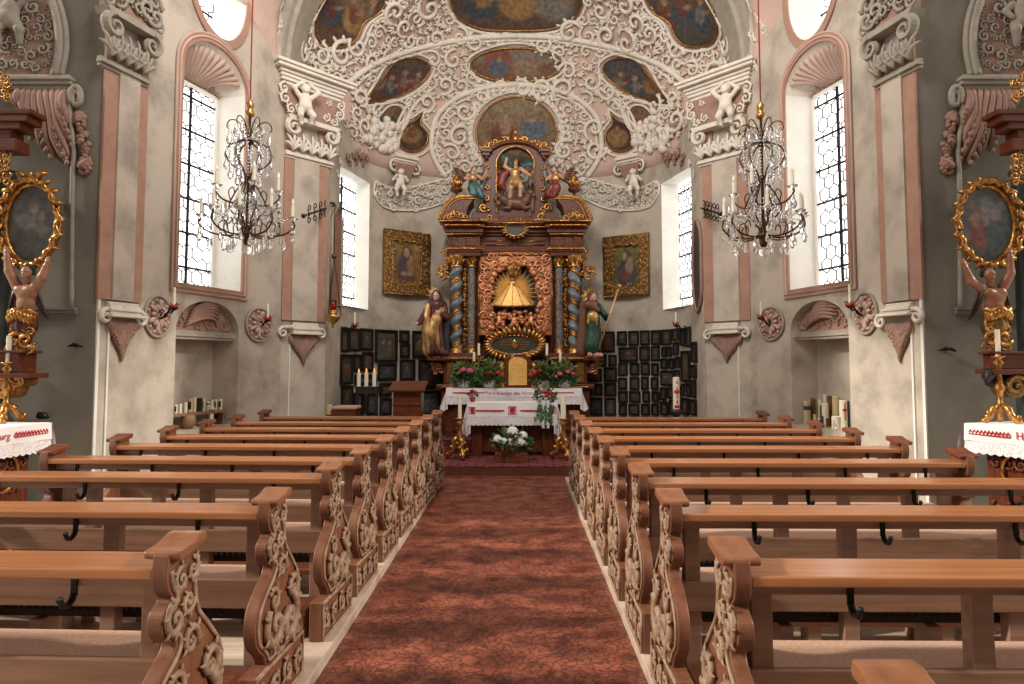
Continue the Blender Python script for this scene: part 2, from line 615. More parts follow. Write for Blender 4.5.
# ------------------------------------------------------------------ shell: plans
SIDES = {
    'left': dict(sg=-1, A=93, B=281, C=327, win=(176, 240.5), sill=((176, 283), (240.5, 291)), spring=((183, 62), (244, 95)), top=(208, 41), glass=212,
                 oc=(190, 246), ocb=(216, 36), niche=(174.4, 237.7), ntop=(203, 300.5), led=((174.4, 328), (237.7, 333.5)),
                 p1=((97, 110), (110, 131), (131, 141)), p1b=(105, 135, 303, 318), p1v=((102, 317), (137, 321)), p1d=(107, 133, 321, 362),
                 p1m=((107, 61), (150, 91)), p2=((282, 291), (291, 316), (316, 326)), p2b=(291, 316, 323, 335), p2v=((281, 333), (319, 335)), p2d=(289, 315, 336, 365), p2m=((281, 153), (328, 165)),
                 ros=((143.7, 169.3, 296, 337), (245.4, 271, 308.5, 341.5)), w2=(338, 368), w2g=354),
    'right': dict(sg=1, A=927, B=750, C=704, win=(790, 851), sill=((790, 290.5), (851, 280)), spring=((788.7, 92), (848, 60)), top=(822, 40), glass=818,
                  oc=(788.7, 838), ocb=(815, 36), niche=(791.6, 850), ntop=(827.5, 299), led=((791.6, 331), (850, 329)),
                  p1=((923, 911), (911, 890), (890, 882)), p1b=(915, 890, 303, 316), p1v=((921, 317), (885, 323)), p1d=(913, 890, 323, 363),
                  p1m=((917, 63), (873, 93)), p2=((750, 740), (740, 715), (715, 704)), p2b=(740, 715, 323, 334), p2v=((747, 334), (710, 336)), p2d=(742, 714, 336, 363), p2m=((750, 152), (704, 164)),
                  ros=((855, 878, 293, 334), (759, 784.5, 307.5, 340)), w2=(693, 663), w2g=680),
}
ZA, ZB, ZC = 7.2, 10.3, 10.9
WALLTOP = 7.7
HS, HC = 5.3, 3.6          # apse dome springs, rises
AX, AA, AB, AN = -0.02, 2.94, 2.9, 2.9

def plan(t):
    """apse plan curve, t 0..1 from the left pilaster round to the right one"""
    if t < 0.06:
        return AX - AA, 10.87 + (ZC - 10.87) * t / 0.06
    if t > 0.94:
        return AX + AA, 10.87 + (ZC - 10.87) * (1 - t) / 0.06
    q = PI - PI * (t - 0.06) / 0.88
    c, s = math.cos(q), math.sin(q)
    return AX + AA * math.copysign(abs(c) ** (2 / AN), c), ZC + AB * abs(s) ** (2 / AN)

NT = 132
TS = []
for i in range(NT + 1):
    TS.append(i / NT)

def t_at_px(px):
    best = None
    for i in range(4001):
        t = i / 4000
        x, y = plan(t)
        e = abs(proj((x, y, 2.5))[0] - px)
        if best is None or e < best[0]:
            if y > 11.0:
                best = (e, t)
    return best[1]

def apse(t, h, d=0.0):
    x, y = plan(t)
    x1, y1 = plan(min(1, t + 0.004))
    x0, y0 = plan(max(0, t - 0.004))
    n = Vector((y1 - y0, -(x1 - x0), 0)).normalized()
    return Vector((x, y, h)) + n * d

def front(t):
    """1 at the pilaster ends of the plan curve, 0 round the back"""
    x, y = plan(t)
    f = max(0.0, min(1.0, (12.6 - y) / 1.5))
    return f * f * (3 - 2 * f)

def spring(t):
    return HS + 0.72 * front(t)

def dome(t, v, d=0.0):
    x, y = plan(t)
    q = v * PI / 2
    r = math.cos(q) ** (2 / 2.25)
    w = abs(x - AX) + 0.52 * front(t)
    h0 = spring(t)
    return Vector((AX + math.copysign(w, x - AX) * r, y if y < ZC else ZC + (y - ZC) * r, h0 + (HS + HC - h0) * math.sin(q) ** (2 / 2.25)))

# floor, aisle, kerbs -----------------------------------------------------
mb = MB()
mb.box(-7, 7, -3, 14.5, -0.1, -0.02)
build(mb, 'floor', 'boards', kind='structure')
mb = MB()
mb.box(-6.5, -1.06, -1.5, 9.6, -0.02, 0.05)
build(mb, 'floor_pew_deck', 'boards', kind='structure')
mb = MB()
mb.box(0.70, 6.5, -1.5, 9.6, -0.02, 0.05)
build(mb, 'floor_pew_deck_right', 'boards', kind='structure')

def marble():
    m = bpy.data.materials.new('red_marble')
    m.use_nodes = True
    nt = m.node_tree
    b = nt.nodes['Principled BSDF']
    tc = nt.nodes.new('ShaderNodeTexCoord')
    nz = nt.nodes.new('ShaderNodeTexNoise')
    nz.inputs['Scale'].default_value = 5
    nz.inputs['Detail'].default_value = 8
    nt.links.new(tc.outputs['Object'], nz.inputs['Vector'])
    mixv = nt.nodes.new('ShaderNodeMix')
    mixv.data_type = 'VECTOR'
    mixv.inputs[0].default_value = 0.24
    nt.links.new(tc.outputs['Object'], mixv.inputs[4])
    nt.links.new(nz.outputs['Color'], mixv.inputs[5])
    vo = nt.nodes.new('ShaderNodeTexVoronoi')
    vo.feature = 'DISTANCE_TO_EDGE'
    vo.inputs['Scale'].default_value = 24
    nt.links.new(mixv.outputs[1], vo.inputs['Vector'])
    vr = nt.nodes.new('ShaderNodeValToRGB')
    vr.color_ramp.elements[0].position = 0.015
    vr.color_ramp.elements[0].color = (0.22, 0.18, 0.17, 1)
    vr.color_ramp.elements[1].position = 0.16
    vr.color_ramp.elements[1].color = (1, 1, 1, 1)
    nt.links.new(vo.outputs['Distance'], vr.inputs['Fac'])
    cr = nt.nodes.new('ShaderNodeValToRGB')
    cr.color_ramp.elements[0].position = 0.36
    cr.color_ramp.elements[0].color = (0.13, 0.030, 0.018, 1)
    cr.color_ramp.elements[1].position = 0.64
    cr.color_ramp.elements[1].color = (0.34, 0.105, 0.06, 1)
    nt.links.new(nz.outputs['Fac'], cr.inputs['Fac'])
    mx = nt.nodes.new('ShaderNodeMix')
    mx.data_type = 'RGBA'
    mx.blend_type = 'MULTIPLY'
    mx.inputs[0].default_value = 0.85
    nt.links.new(cr.outputs['Color'], mx.inputs[6])
    nt.links.new(vr.outputs['Color'], mx.inputs[7])
    nt.links.new(mx.outputs[2], b.inputs['Base Color'])
    b.inputs['Roughness'].default_value = 0.48
    return m
M['marble'] = marble()
mb = MB()
mb.box(-1.14, 0.74, -1.5, 10.26, -0.02, 0.0)
build(mb, 'floor_marble_aisle', 'marble', kind='structure')
mb = MB()
mb.box(-1.25, -1.02, -1.5, 9.75, -0.02, 0.062)
build(mb, 'trim_kerb_left', 'stone', kind='structure', bevel=0.006)
mb = MB()
mb.box(0.66, 0.86, -1.5, 9.75, -0.02, 0.062)
build(mb, 'trim_kerb_right', 'stone', kind='structure', bevel=0.006)

# windows -----------------------------------------------------------------
M['pane'] = emit('bright_window_glass', (1.0, 0.99, 0.96), 2.8)

def glazing(par, P, outline, inside, bb, hexr, bars, vb, gap=0.03):
    """pane, honeycomb leading and iron bars on the window plane P(u, h, d)"""
    mb = MB()
    mb.prism(outline, P, -0.012, 0)
    build(mb, 'pane', 'pane', par)
    mb = MB()
    dx, dy = hexr * math.sqrt(3), hexr * 1.5
    j = 0
    y = bb[2]
    while y < bb[3] + dy:
        x = bb[0] + (dx / 2 if j % 2 else 0)
        while x < bb[1] + dx:
            pts = [(x + hexr * math.sin(k * PI / 3), y + hexr * math.cos(k * PI / 3)) for k in range(4)]
            for a, b in zip(pts[:-1], pts[1:]):
                if inside(*a) and inside(*b):
                    mb.tube([P(a[0], a[1], gap * 0.4), P(b[0], b[1], gap * 0.4)], 0.0095, 4, cap=False)
            x += dx
        y += dy
        j += 1
    build(mb, 'lead_lattice', 'lead', par)
    mb = MB()
    for h in bars:
        us = [u for u in np.linspace(bb[0], bb[1], 60) if inside(u, h)]
        if len(us) > 2:
            mb.tube([P(us[0], h, gap), P(us[-1], h, gap)], 0.016, 5)
    for u in vb:
        hs_ = [h for h in np.linspace(bb[2], bb[3], 80) if inside(u, h)]
        if len(hs_) > 2:
            mb.tube([P(u, hs_[0], gap), P(u, hs_[-1], gap)], 0.02, 5)
    build(mb, 'iron_bars', 'iron', par)

def loft(name, m, A, B, closed, smooth=True):
    mb = MB()
    mb.grid([A, B], closed)
    return build(mb, name, m, kind='structure', smooth=smooth)

def strip(pl, mb, u0, u1, h0, h1, d0, d1):
    mb.prism([(u0, h0), (u1, h0), (u1, h1), (u0, h1)], pl.P, d0, d1)

WALL, FACE, FRONT = {}, {}, {}
PTS = {}
nwin = 0
for nm, S in SIDES.items():
    sg = S['sg']
    A = at(S['A'], 400, ZA)
    B = at(S['B'], 340, ZB)
    C = at(S['C'], 340, ZC)
    PTS[nm] = (A, B, C)
    W = WALL[nm] = Plane(A, B, -sg)
    Fp = FACE[nm] = Plane(B, C, -sg)
    Fr = FRONT[nm] = Plane(A, (A.x + sg * 3, A.y - 0.1), 1 if sg > 0 else -1)
    # --- window opening on the nave wall
    ua, ub = sorted((W.uv(S['win'][0], 280)[0], W.uv(S['win'][1], 285)[0]))
    hsill = sum(W.uv(*q)[1] for q in S['sill']) / 2
    hspr = sum(W.uv(*q)[1] for q in S['spring']) / 2
    htop = W.uv(*S['top'])[1]
    um, ur = (ua + ub) / 2, (ub - ua) / 2
    def arch(u0, u1, h0, hs_, ht, n=22):
        c, r = (u0 + u1) / 2, (u1 - u0) / 2
        return [(u0, h0), (u1, h0)] + [(c + r * math.cos(PI * i / n), hs_ + (ht - hs_) * math.sin(PI * i / n)) for i in range(n + 1)]
    wo = arch(ua, ub, hsill, hspr, htop)
    oa, ob = sorted((W.uv(S['oc'][0], 20)[0], W.uv(S['oc'][1], 20)[0]))
    ohb = W.uv(*S['ocb'])[1]
    oc, orr, oh = (oa + ob) / 2, (ob - oa) / 2, ohb + 0.72
    oo = [(oc + orr * math.cos(2 * PI * i / 36), oh + 0.72 * math.sin(2 * PI * i / 36)) for i in range(36)]
    na, nb = sorted((W.uv(S['niche'][0], 380)[0], W.uv(S['niche'][1], 380)[0]))
    nled = sum(W.uv(*q)[1] for q in S['led']) / 2
    ntop = W.uv(*S['ntop'])[1]
    no = arch(na, nb, 0.82, nled, ntop)
    mb = MB()
    loops = [[(-0.0, 0), (W.L, 0), (W.L, WALLTOP), (0, WALLTOP)], wo, oo, no]
    mb.prism(loops[0], W.P, -0.02, 0, holes=loops[1:], back=False)
    build(mb, 'wall_' + nm, 'wall', kind='structure')
    # pier face, return to the apse, the set-back nave front
    mb = MB()
    mb.prism([(0, 0), (Fp.L, 0), (Fp.L, 6.03), (0, 6.03)], Fp.P, -0.02, 0)
    build(mb, 'wall_pier_' + nm, 'wall', kind='structure')
    mb = MB()
    mb.prism([(0, 0), (2.6, 0), (2.6, 9), (0, 9)], Fr.P, -0.02, 0)
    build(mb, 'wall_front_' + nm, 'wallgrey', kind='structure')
    # --- window recess: front outline to a rectangular light at the back
    lo_, hi_ = 0.05, 1.2
    far = ub
    for _ in range(40):
        dd = (lo_ + hi_) / 2
        p = W.P(ub - 0.10, 3.5, -dd)
        if (proj(p)[0] - S['glass']) * sg < 0 and sg > 0 or (proj(p)[0] - S['glass']) * sg < 0 and sg < 0:
            hi_, lo_ = (hi_, dd) if False else (hi_, dd)
        else:
            hi_ = dd
    # deeper recess moves the far edge outwards
    dd = 0.55
    best = 9e9
    for q in np.linspace(0.1, 1.1, 101):
        e = abs(proj(W.P(ub - 0.10, 3.5, -q))[0] - S['glass'])
        if e < best:
            best, dd = e, q
    hg = hspr - 0.02
    g0, g1 = ua - 0.02, ub - 0.10
    back = []
    for (u, h) in wo:
        f = (u - ua) / (ub - ua)
        back.append((g0 + f * (g1 - g0), min(h, hg) if h > hsill + 0.01 else hsill + 0.02))
    k = len(wo)
    top_i = list(range(2, k))
    loft('trim_window_soffit_' + nm, 'stucco', [W.P(wo[i][0], wo[i][1], 0) for i in top_i], [W.P(back[i][0], back[i][1], -dd) for i in top_i], False)
    seq = [k - 1, 0, 1, 2]
    loft('trim_window_jamb_' + nm, 'jamb', [W.P(wo[i][0], wo[i][1], 0) for i in seq], [W.P(back[i][0], back[i][1], -dd) for i in seq], False, smooth=False)
    nwin += 1
    par = thing('window_%d' % nwin, W.P(um, hsill, -dd), None, None)
    par['kind'] = 'structure'
    P = lambda u, h, d, W=W, dd=dd: W.P(u, h, d - dd)
    def inside(u, h, g0=g0, g1=g1, h0=hsill, h1=hg):
        return g0 + 0.0 < u < g1 - 0.0 and h0 + 0.03 < h < h1
    fo = [(g0 - .05, hsill), (g1, hsill), (g1, hg + .05), (g0 - .05, hg + .05)]
    nb_ = 6
    glazing(par, P, fo, inside, (g0, g1, hsill, hg), 0.105, [hsill + (hg - hsill) * (i + 0.6) / nb_ for i in range(nb_)], [(g0 + g1) / 2 + 0.05])
    mb = MB()
    for q in ((g0, hsill + .02, g0 + .045, hg), (g1 - .05, hsill + .02, g1, hg), (g0, hg - .05, g1, hg), (g0, hsill + .01, g1, hsill + .06)):
        mb.prism([(q[0], q[1]), (q[2], q[1]), (q[2], q[3]), (q[0], q[3])], P, 0.0, 0.05)
    build(mb, 'window_frame', 'jamb', par)
    # shell of leaves on the soffit
    mb = MB()
    A_, B_ = [W.P(wo[i][0], wo[i][1], 0) for i in top_i], [W.P(back[i][0], back[i][1], -dd) for i in top_i]
    def sof(x, y, d):
        f = max(0, min(0.999, x)) * (len(A_) - 1)
        i = int(f)
        f -= i
        a = A_[i].lerp(A_[i + 1], f)
        b = B_[i].lerp(B_[i + 1], f)
        c = W.P(um, hspr - 0.3, -dd / 2)
        q = a.lerp(b, y)
        return q + (c - q).normalized() * d
    for i in range(13):
        x = 0.12 + 0.76 * i / 12
        Q = [sof(0.5 + (x - 0.5) * (0.25 + 0.75 * s_), 0.95 - 0.85 * s_, 0.01 + 0.03 * math.sin(PI * s_)) for s_ in np.linspace(0, 1, 8)]
        mb.tube(Q, [0.015, 0.03, 0.035, 0.04, 0.042, 0.045, 0.045, 0.03], 5)
    for i in range(10):
        scroll(mb, lambda x, y, d: sof(x / 2.4, y, d), (0.15 + 2.1 * i / 9, 0.86), 0.11, (-1) ** i, i, leaves=2)
    build(mb, 'trim_window_shell_' + nm, 'pinkpale', kind='structure', smooth=True)
    # pink band round the window, with a fillet
    oband = arch(ua - 0.10, ub + 0.10, hsill - 0.10, hspr, htop + 0.10)
    mb = MB()
    mb.prism(oband, W.P, 0, 0.03, holes=[wo])
    build(mb, 'trim_window_band_' + nm, 'pink', kind='structure')
    mb = MB()
    mid = arch(ua - 0.055, ub + 0.055, hsill - 0.055, hspr, htop + 0.055)
    mb.tube([W.P(u, h, 0.03) for u, h in mid], 0.016, 6, closed=True)
    outb = arch(ua - 0.105, ub + 0.105, hsill - 0.105, hspr, htop + 0.105)
    mb.tube([W.P(u, h, 0.02) for u, h in outb], 0.018, 6, closed=True)
    build(mb, 'trim_window_fillet_' + nm, 'pinkpale', kind='structure', smooth=True)
    # oculus
    ob2 = [(oc - 0.05 + (orr - 0.12) * math.cos(2 * PI * i / 36), oh + 0.55 * math.sin(2 * PI * i / 36)) for i in range(36)]
    loft('trim_oculus_jamb_' + nm, 'jamb', [W.P(u, h, 0) for u, h in oo], [W.P(u, h, -dd) for u, h in ob2], True)
    nwin += 1
    par = thing('window_%d' % nwin, W.P(oc, oh - 0.55, -dd), None, None)
    par['kind'] = 'structure'
    def ins2(u, h, c=oc - .05, r=orr - .12, hh=oh):
        return ((u - c) / r) ** 2 + ((h - hh) / 0.55) ** 2 < 1
    glazing(par, P, ob2, ins2, (oc - orr, oc + orr, oh - .55, oh + .55), 0.10, [oh - 0.25, oh + 0.2], [oc - .05])
    mb = MB()
    oo2 = [(oc + (orr + 0.1) * math.cos(2 * PI * i / 36), oh + 0.83 * math.sin(2 * PI * i / 36)) for i in range(36)]
    mb.prism(oo2, W.P, 0, 0.028, holes=[oo])
    build(mb, 'trim_oculus_band_' + nm, 'pink', kind='structure')
    # niche
    nd = 0.34
    nback = [(na + 0.08 + (u - na) * (nb - na - 0.16) / (nb - na), h - (0.06 if h > nled else 0)) for u, h in no]
    loft('wall_niche_reveal_' + nm, 'wall', [W.P(u, h, 0) for u, h in no], [W.P(u, h, -nd) for u, h in nback], True, smooth=False)
    mb = MB()
    mb.prism(nback, W.P, -nd - 0.02, -nd)
    build(mb, 'wall_niche_' + nm, 'wall', kind='structure')
    mb = MB()
    sh = arch(na + .015, nb - .015, nled - 0.03, nled, ntop - 0.02)
    mb.prism(sh, W.P, -nd, -0.10)
    build(mb, 'wall_niche_tympanum_' + nm, 'stuccopink', kind='structure')
    mb = MB()
    for i, (e, hh) in enumerate(((0.0, 0.0), (0.02, 0.035), (-0.01, 0.07))):
        strip(W, mb, na + 0.0, nb - 0.0, nled - 0.10 + hh - 0.015, nled - 0.10 + hh + 0.02, -nd, -0.05 + e)
    build(mb, 'trim_niche_ledge_' + nm, 'stuccogrey', kind='structure', bevel=0.006)
    mb = MB()
    mp = lambda x, y, d: W.P(x, y, -0.10 + d)
    c0, rr = (na + nb) / 2, (nb - na) / 2
    fx = lambda f: (na + f * (nb - na)) if sg < 0 else (nb - f * (nb - na))
    dr = 1 if sg < 0 else -1
    Hh = ntop - nled
    for k2 in range(6):
        Q = [mp(fx(0.2 + 0.5 * s_ + 0.02 * k2), nled + Hh * (0.12 + 0.11 * k2) + Hh * 0.34 * math.sin(PI * 0.75 * s_), 0.02 + 0.03 * math.sin(PI * s_)) for s_ in np.linspace(0, 1, 10)]
        mb.tube(Q, [.012, .02, .028, .032, .034, .034, .03, .026, .02, .01], 5, up=W.n)
    for f, g, q in ((0.14, 0.2, .1), (0.72, 0.45, .13), (0.86, 0.2, .09), (0.42, 0.14, .08), (.6, .18, .08), (0.5, 0.8, .07), (.3, .62, .06)):
        scroll(mb, mp, (fx(f), nled + Hh * g + 0.02), q, dr, random.random() * 6)
    build(mb, 'trim_niche_shell_' + nm, 'stuccopink', kind='structure', smooth=True)
    # stripes of the two pilasters
    for key, pl, m0, hb, ht_, cut in (('p1', W, 'p1', None, None, None), ('p2', Fp, 'p2', None, None, None)):
        bx = S[key + 'b']
        mm = S[key + 'm']
        for j, (a, b) in enumerate(S[key]):
            yb = bx[2] - 2
            u0, u1 = sorted((pl.uv(a, 250)[0], pl.uv(b, 250)[0]))
            h0 = pl.uv((bx[0] + bx[1]) / 2, yb)[1]
            h1 = 5.05 if key == 'p2' else pl.uv(mm[0][0], mm[0][1])[1] + (0.9 if j != 1 else 0)
            if key == 'p2' and j != 1:
                h1 = 5.75
            mb = MB()
            strip(pl, mb, u0, u1, h0, h1, 0.0, 0.03 if j != 1 else 0.055)
            build(mb, 'trim_pilaster_%s' % nm, 'pink' if j != 1 else 'wall', kind='structure')
    W.info = dict(ua=ua, ub=ub, hsill=hsill, hspr=hspr, htop=htop, na=na, nb=nb, nled=nled, nd=nd)
    for key, pl in (('p1', W), ('p2', Fp)):
        # lower moulding block with volutes and a hanging leaf
        x0, x1, y0, y1 = S[key + 'b']
        where = 'front' if key == 'p1' else 'altar'
        u0, u1 = sorted((pl.uv(x0, y0)[0], pl.uv(x1, y0)[0]))
        h1 = pl.uv((x0 + x1) / 2, y0)[1]
        h0 = pl.uv((x0 + x1) / 2, y1)[1]
        th = thing('pilaster_console', pl.P((u0 + u1) / 2, h0 - 0.5, 0), 'white moulded console with volutes and hanging pink leaf under the %s pilaster nearer the %s' % (nm, 'nave' if key == 'p1' else 'altar'), 'console', 'pilaster consoles')
        mb = MB()
        for q in range(5):
            f = (0.0, 0.02, 0.05, 0.03, 0.08)[q]
            hh0, hh1 = h1 + (h0 - h1) * q / 5, h1 + (h0 - h1) * (q + 1) / 5
            strip(pl, mb, u0 - f * 0.4, u1 + f * 0.4, hh1, hh0, 0, 0.06 + f)
        build(mb, 'moulding', 'stucco', th, bevel=0.008)
        for (vx, vy), hand in zip(S[key + 'v'], (1, -1)):
            u, h = pl.uv(vx, vy)
            mb = MB()
            hd = -1 if u < (u0 + u1) / 2 else 1
            Q = []
            for s_ in np.linspace(0, 1, 22):
                a = PI / 2 + hd * s_ * 2.6 * PI * -1
                q = 0.075 * (1 - 0.8 * s_)
                Q.append(pl.P(u + q * math.cos(a), h + 0.01 + q * math.sin(a), 0.05))
            mb.tube(Q, [0.026 * (1 - .5 * s_) for s_ in np.linspace(0, 1, 22)], 6, up=pl.n, flat=1.6)
            mb.tube([pl.P(u - hd * 0.0, h + 0.085, .05), pl.P(u - hd * 0.12, h + 0.09, .06), pl.P(u - hd * 0.2, h + 0.12, .06)], 0.026, 6, up=pl.n)
            build(mb, 'volute', 'stucco', th, smooth=True)
        x0, x1, y0, y1 = S[key + 'd']
        u0, u1 = sorted((pl.uv(x0, y0)[0], pl.uv(x1, y0)[0]))
        h1, hb = pl.uv((x0 + x1) / 2, y0)[1], pl.uv((x0 + x1) / 2, y1)[1]
        mb = MB()
        uc = (u0 + u1) / 2
        hwid = (u1 - u0) / 2
        for k2 in range(-5, 6):
            f = k2 / 5
            ln = (h1 - hb) * (1 - 0.62 * abs(f) ** 0.9)
            Q = [pl.P(uc + f * hwid * (1 - 0.35 * s_ * (1 - abs(f))) - f * hwid * 0.25 * s_ + 0.012 * math.sin(9 * s_ + k2), h1 - ln * s_, 0.025 + 0.02 * math.sin(PI * s_)) for s_ in np.linspace(0, 1, 9)]
            e = hwid / 5.2
            mb.tube(Q, [e * .9, e, e, e * .95, e * .9, e * .85, e * .75, e * .6, e * .25], 5, up=pl.n, flat=0.8)
            if abs(k2) > 1:
                for s_ in (0.45, 0.75):
                    c = Q[int(s_ * 8)]
                    mb.ball(c + pl.n * 0.012, (0.02, 0.02, 0.026), 6, 4)
        build(mb, 'hanging_leaf', 'stuccopink', th, smooth=True)
        # thin line running down below the console
    u = W.uv(S['p1b'][0], 400)[0]
    mb = MB()
    strip(W, mb, u - 0.012, u + 0.012, 0, W.uv(S['p1v'][0][0], 322)[1], 0, 0.02)
    u = Fp.uv(S['p2v'][0][0] - sg * 7, 400)[0]
    strip(Fp, mb, u - 0.01, u + 0.01, 0, Fp.uv(*S['p2v'][0])[1], 0, 0.02)
    strip(W, mb, -0.0, 0.035, 0, 6.5, 0, 0.02)
    build(mb, 'trim_pilaster_edge_' + nm, 'jamb', kind='structure')

# apse wall with its two windows --------------------------------------------
tw = {nm: sorted((t_at_px(S['w2'][0]), t_at_px(S['w2'][1]))) for nm, S in SIDES.items()}
H0, H1 = 2.60, 4.92
ts = sorted(set(TS + tw['left'] + tw['right']))
hl = [0, 1.0, H0, 3.6, H1, HS]
mb = MB()
V, F = [], []
for t in ts:
    for h in hl[:-1] + [spring(t) + 0.01]:
        V.append(apse(t, h))
m_ = len(hl)
for i in range(len(ts) - 1):
    tm = (ts[i] + ts[i + 1]) / 2
    for j in range(m_ - 1):
        hm = (hl[j] + hl[j + 1]) / 2
        if H0 < hm < H1 and any(a < tm < b for a, b in tw.values()):
            continue
        F.append((i * m_ + j, i * m_ + j + 1, (i + 1) * m_ + j + 1, (i + 1) * m_ + j))
mb.add([tuple(v) for v in V], F)
build(mb, 'wall_apse', 'wall', kind='structure', smooth=True)
for nm, S in SIDES.items():
    a, b = tw[nm]
    Pa, Pb = apse(a, 0), apse(b, 0)
    near, far = (Pa, Pb) if nm == 'left' else (Pb, Pa)
    sg = S['sg']
    ch = Plane(near, far, -sg)
    best, dd = 9e9, 0.3
    for q in np.linspace(0.05, 0.9, 120):
        e = abs(proj(ch.P(ch.L - 0.05, 3.5, -q))[0] - S['w2g'])
        if e < best:
            best, dd = e, q
    o = [(0, H0), (ch.L, H0), (ch.L, H1), (0, H1)]
    bk = [(0.0, H0), (ch.L - 0.05, H0), (ch.L - 0.05, H1), (0.0, H1)]
    loft('trim_apse_window_jamb_' + nm, 'jamb', [ch.P(u, h, 0) for u, h in o], [ch.P(u, h, -dd) for u, h in bk], True, smooth=False)
    nwin += 1
    par = thing('window_%d' % nwin, ch.P(ch.L / 2, H0, -dd), None, None)
    par['kind'] = 'structure'
    P = lambda u, h, d, W=ch, dd=dd: W.P(u, h, d - dd)
    glazing(par, P, [(0 - .02, H0), (ch.L - .05, H0), (ch.L - .05, H1), (-.02, H1)], lambda u, h, L=ch.L: 0.02 < u < L - 0.07 and H0 + .02 < h < H1 - .02,
            (0, ch.L - .05, H0, H1), 0.085, [H0 + (H1 - H0) * (i + .5) / 6 for i in range(6)], [ch.L * 0.45])

# dome ----------------------------------------------------------------------
NV = 30
mb = MB()
rows = [[apse(t, spring(t)) for t in TS]] + [[dome(t, v / NV) for t in TS] for v in range(NV)]
rows.append([dome(t, 0.9999) for t in TS])
mb.grid(rows)
DV = np.concatenate(mb.v)
build(mb, 'ceiling_apse_dome', 'vault', kind='structure', smooth=True)
DB = BVHTree.FromPolygons([tuple(v) for v in DV], mb.f)

def dhit(px, py):
    d = ray(px, py)
    loc, n, i, dist = DB.ray_cast(Vector((0, 0, EYE)), d.normalized())
    if loc is None:
        return None
    if n.dot(d) > 0:
        n = -n
    return loc, n

def dsnap(p, d=0.0):
    loc, n, i, dist = DB.find_nearest(Vector(p))
    c = Vector((AX, 11.3, 5.6))
    if n.dot(c - loc) < 0:
        n = -n
    return loc + n * d

def dmap(px, py):
    """a local frame on the dome at a seen point"""
    h = dhit(px, py)
    if h is None:
        return None
    p, n = h
    x = Vector((1, 0, 0))
    x = (x - n * x.dot(n)).normalized()
    y = n.cross(x)
    if y.z < 0:
        y = -y
    return p, n, x, y

# transverse rib and the sliver of nave vault in front of it ------------------
def archp(w, z, off, h0=6.0, n=40):
    e = 2 / 2.25
    return [Vector((AX - math.copysign(abs(math.cos(PI * i / n)) ** e, math.cos(PI * i / n)) * w, z, h0 + math.sin(PI * i / n) ** e * (2.86 + off))) for i in range(n + 1)]
mb = MB()
w0 = 3.40
prof = [(10.15, 0.28), (10.15, 0.08), (10.25, 0.06), (10.27, 0.0), (10.80, 0.0), (10.82, 0.06), (10.96, 0.08), (10.96, 0.28)]
mb.grid([archp(w0 + o, z, o) for z, o in prof])
build(mb, 'ceiling_rib', 'stuccogrey', kind='structure', smooth=False)
for nm, S in SIDES.items():
    W = WALL[nm]
    sg = S['sg']
    lun = [(276, 64), (270, 50), (262, 34), (252, 16), (240, -6), (226, -40), (205, -80)]
    lun = [W.hit(x if sg < 0 else 1031 - x, y) for x, y in lun]
    arc = archp(w0 + 0.28, 10.16, 0.28)
    arc = arc if sg < 0 else arc[::-1]
    arc = [arc[int(i * 14 / 6)] for i in range(7)]
    mb = MB()
    rows = []
    for a, b in zip(lun, arc):
        rows.append([a.lerp(b, f) + W.n * 0.10 * math.sin(PI * f) for f in np.linspace(0, 1, 8)])
    mb.grid(rows)
    build(mb, 'ceiling_nave_vault_' + nm, 'vault', kind='structure', smooth=True)
    mb2 = MB()
    for i in range(14):
        r_ = rows[random.randint(0, 6)]
        c = r_[random.randint(1, 6)]
        ax_, ay_ = (rows[6][4] - rows[0][4]).normalized(), (rows[3][7] - rows[3][0]).normalized()
        nn = W.n
        scroll(mb2, lambda x, y, d: c + ax_ * x + ay_ * y + nn * d, (0, 0), random.uniform(.09, .15), random.choice((-1, 1)), random.random() * 6)
    build(mb2, 'trim_nave_vault_scrolls_' + nm, 'stucco', kind='structure', smooth=True)
    # high nave walls toward the viewer and the overhead vault
mb = MB()
mb.grid([[Vector((-math.cos(PI * i / 24) * 4.6 , z, 7.4 + math.sin(PI * i / 24) * 2.2)) for i in range(25)] for z in (5.5, 8, 10.2)])
build(mb, 'ceiling_nave_barrel', 'vault', kind='structure', smooth=True)
# ------------------------------------------------------------------ pews
def depth_of(y, h):
    v = (CY - y) / FPX
    return (EYE - h) * (CP - SP * v) / -(SP + CP * v)
LZ = [depth_of(y, .937) for y in (570, 513, 478.6, 461, 447.2, 437.2, 429.4, 423.2, 417.6)]
RZ = [1.24] + [depth_of(y, .937) for y in (577, 514.3, 483.2, 462.5, 448.5, 438.3, 430, 423.5, 418.3)]
print('pew rows', [round(z, 2) for z in LZ], [round(z, 2) for z in RZ])
DECK = 0.05
far_ = [(.175, .985), (.20, .93), (.185, .85), (.21, .76), (.30, .67), (.385, .57), (.40, .44), (.39, .32), (.40, .27)]
near_ = [(0, .27), (-.03, .32), (-.11, .39), (-.13, .475), (-.10, .55), (-.03, .61), (.045, .655), (.06, .69), (.02, .70), (-.025, .745), (-.02, .80), (.03, .835), (.005, .865), (-.01, .92), (.0, .985)]
PROF = [tuple(p) for p in crom(far_, 5)] + [tuple(p) for p in crom(near_, 5)]

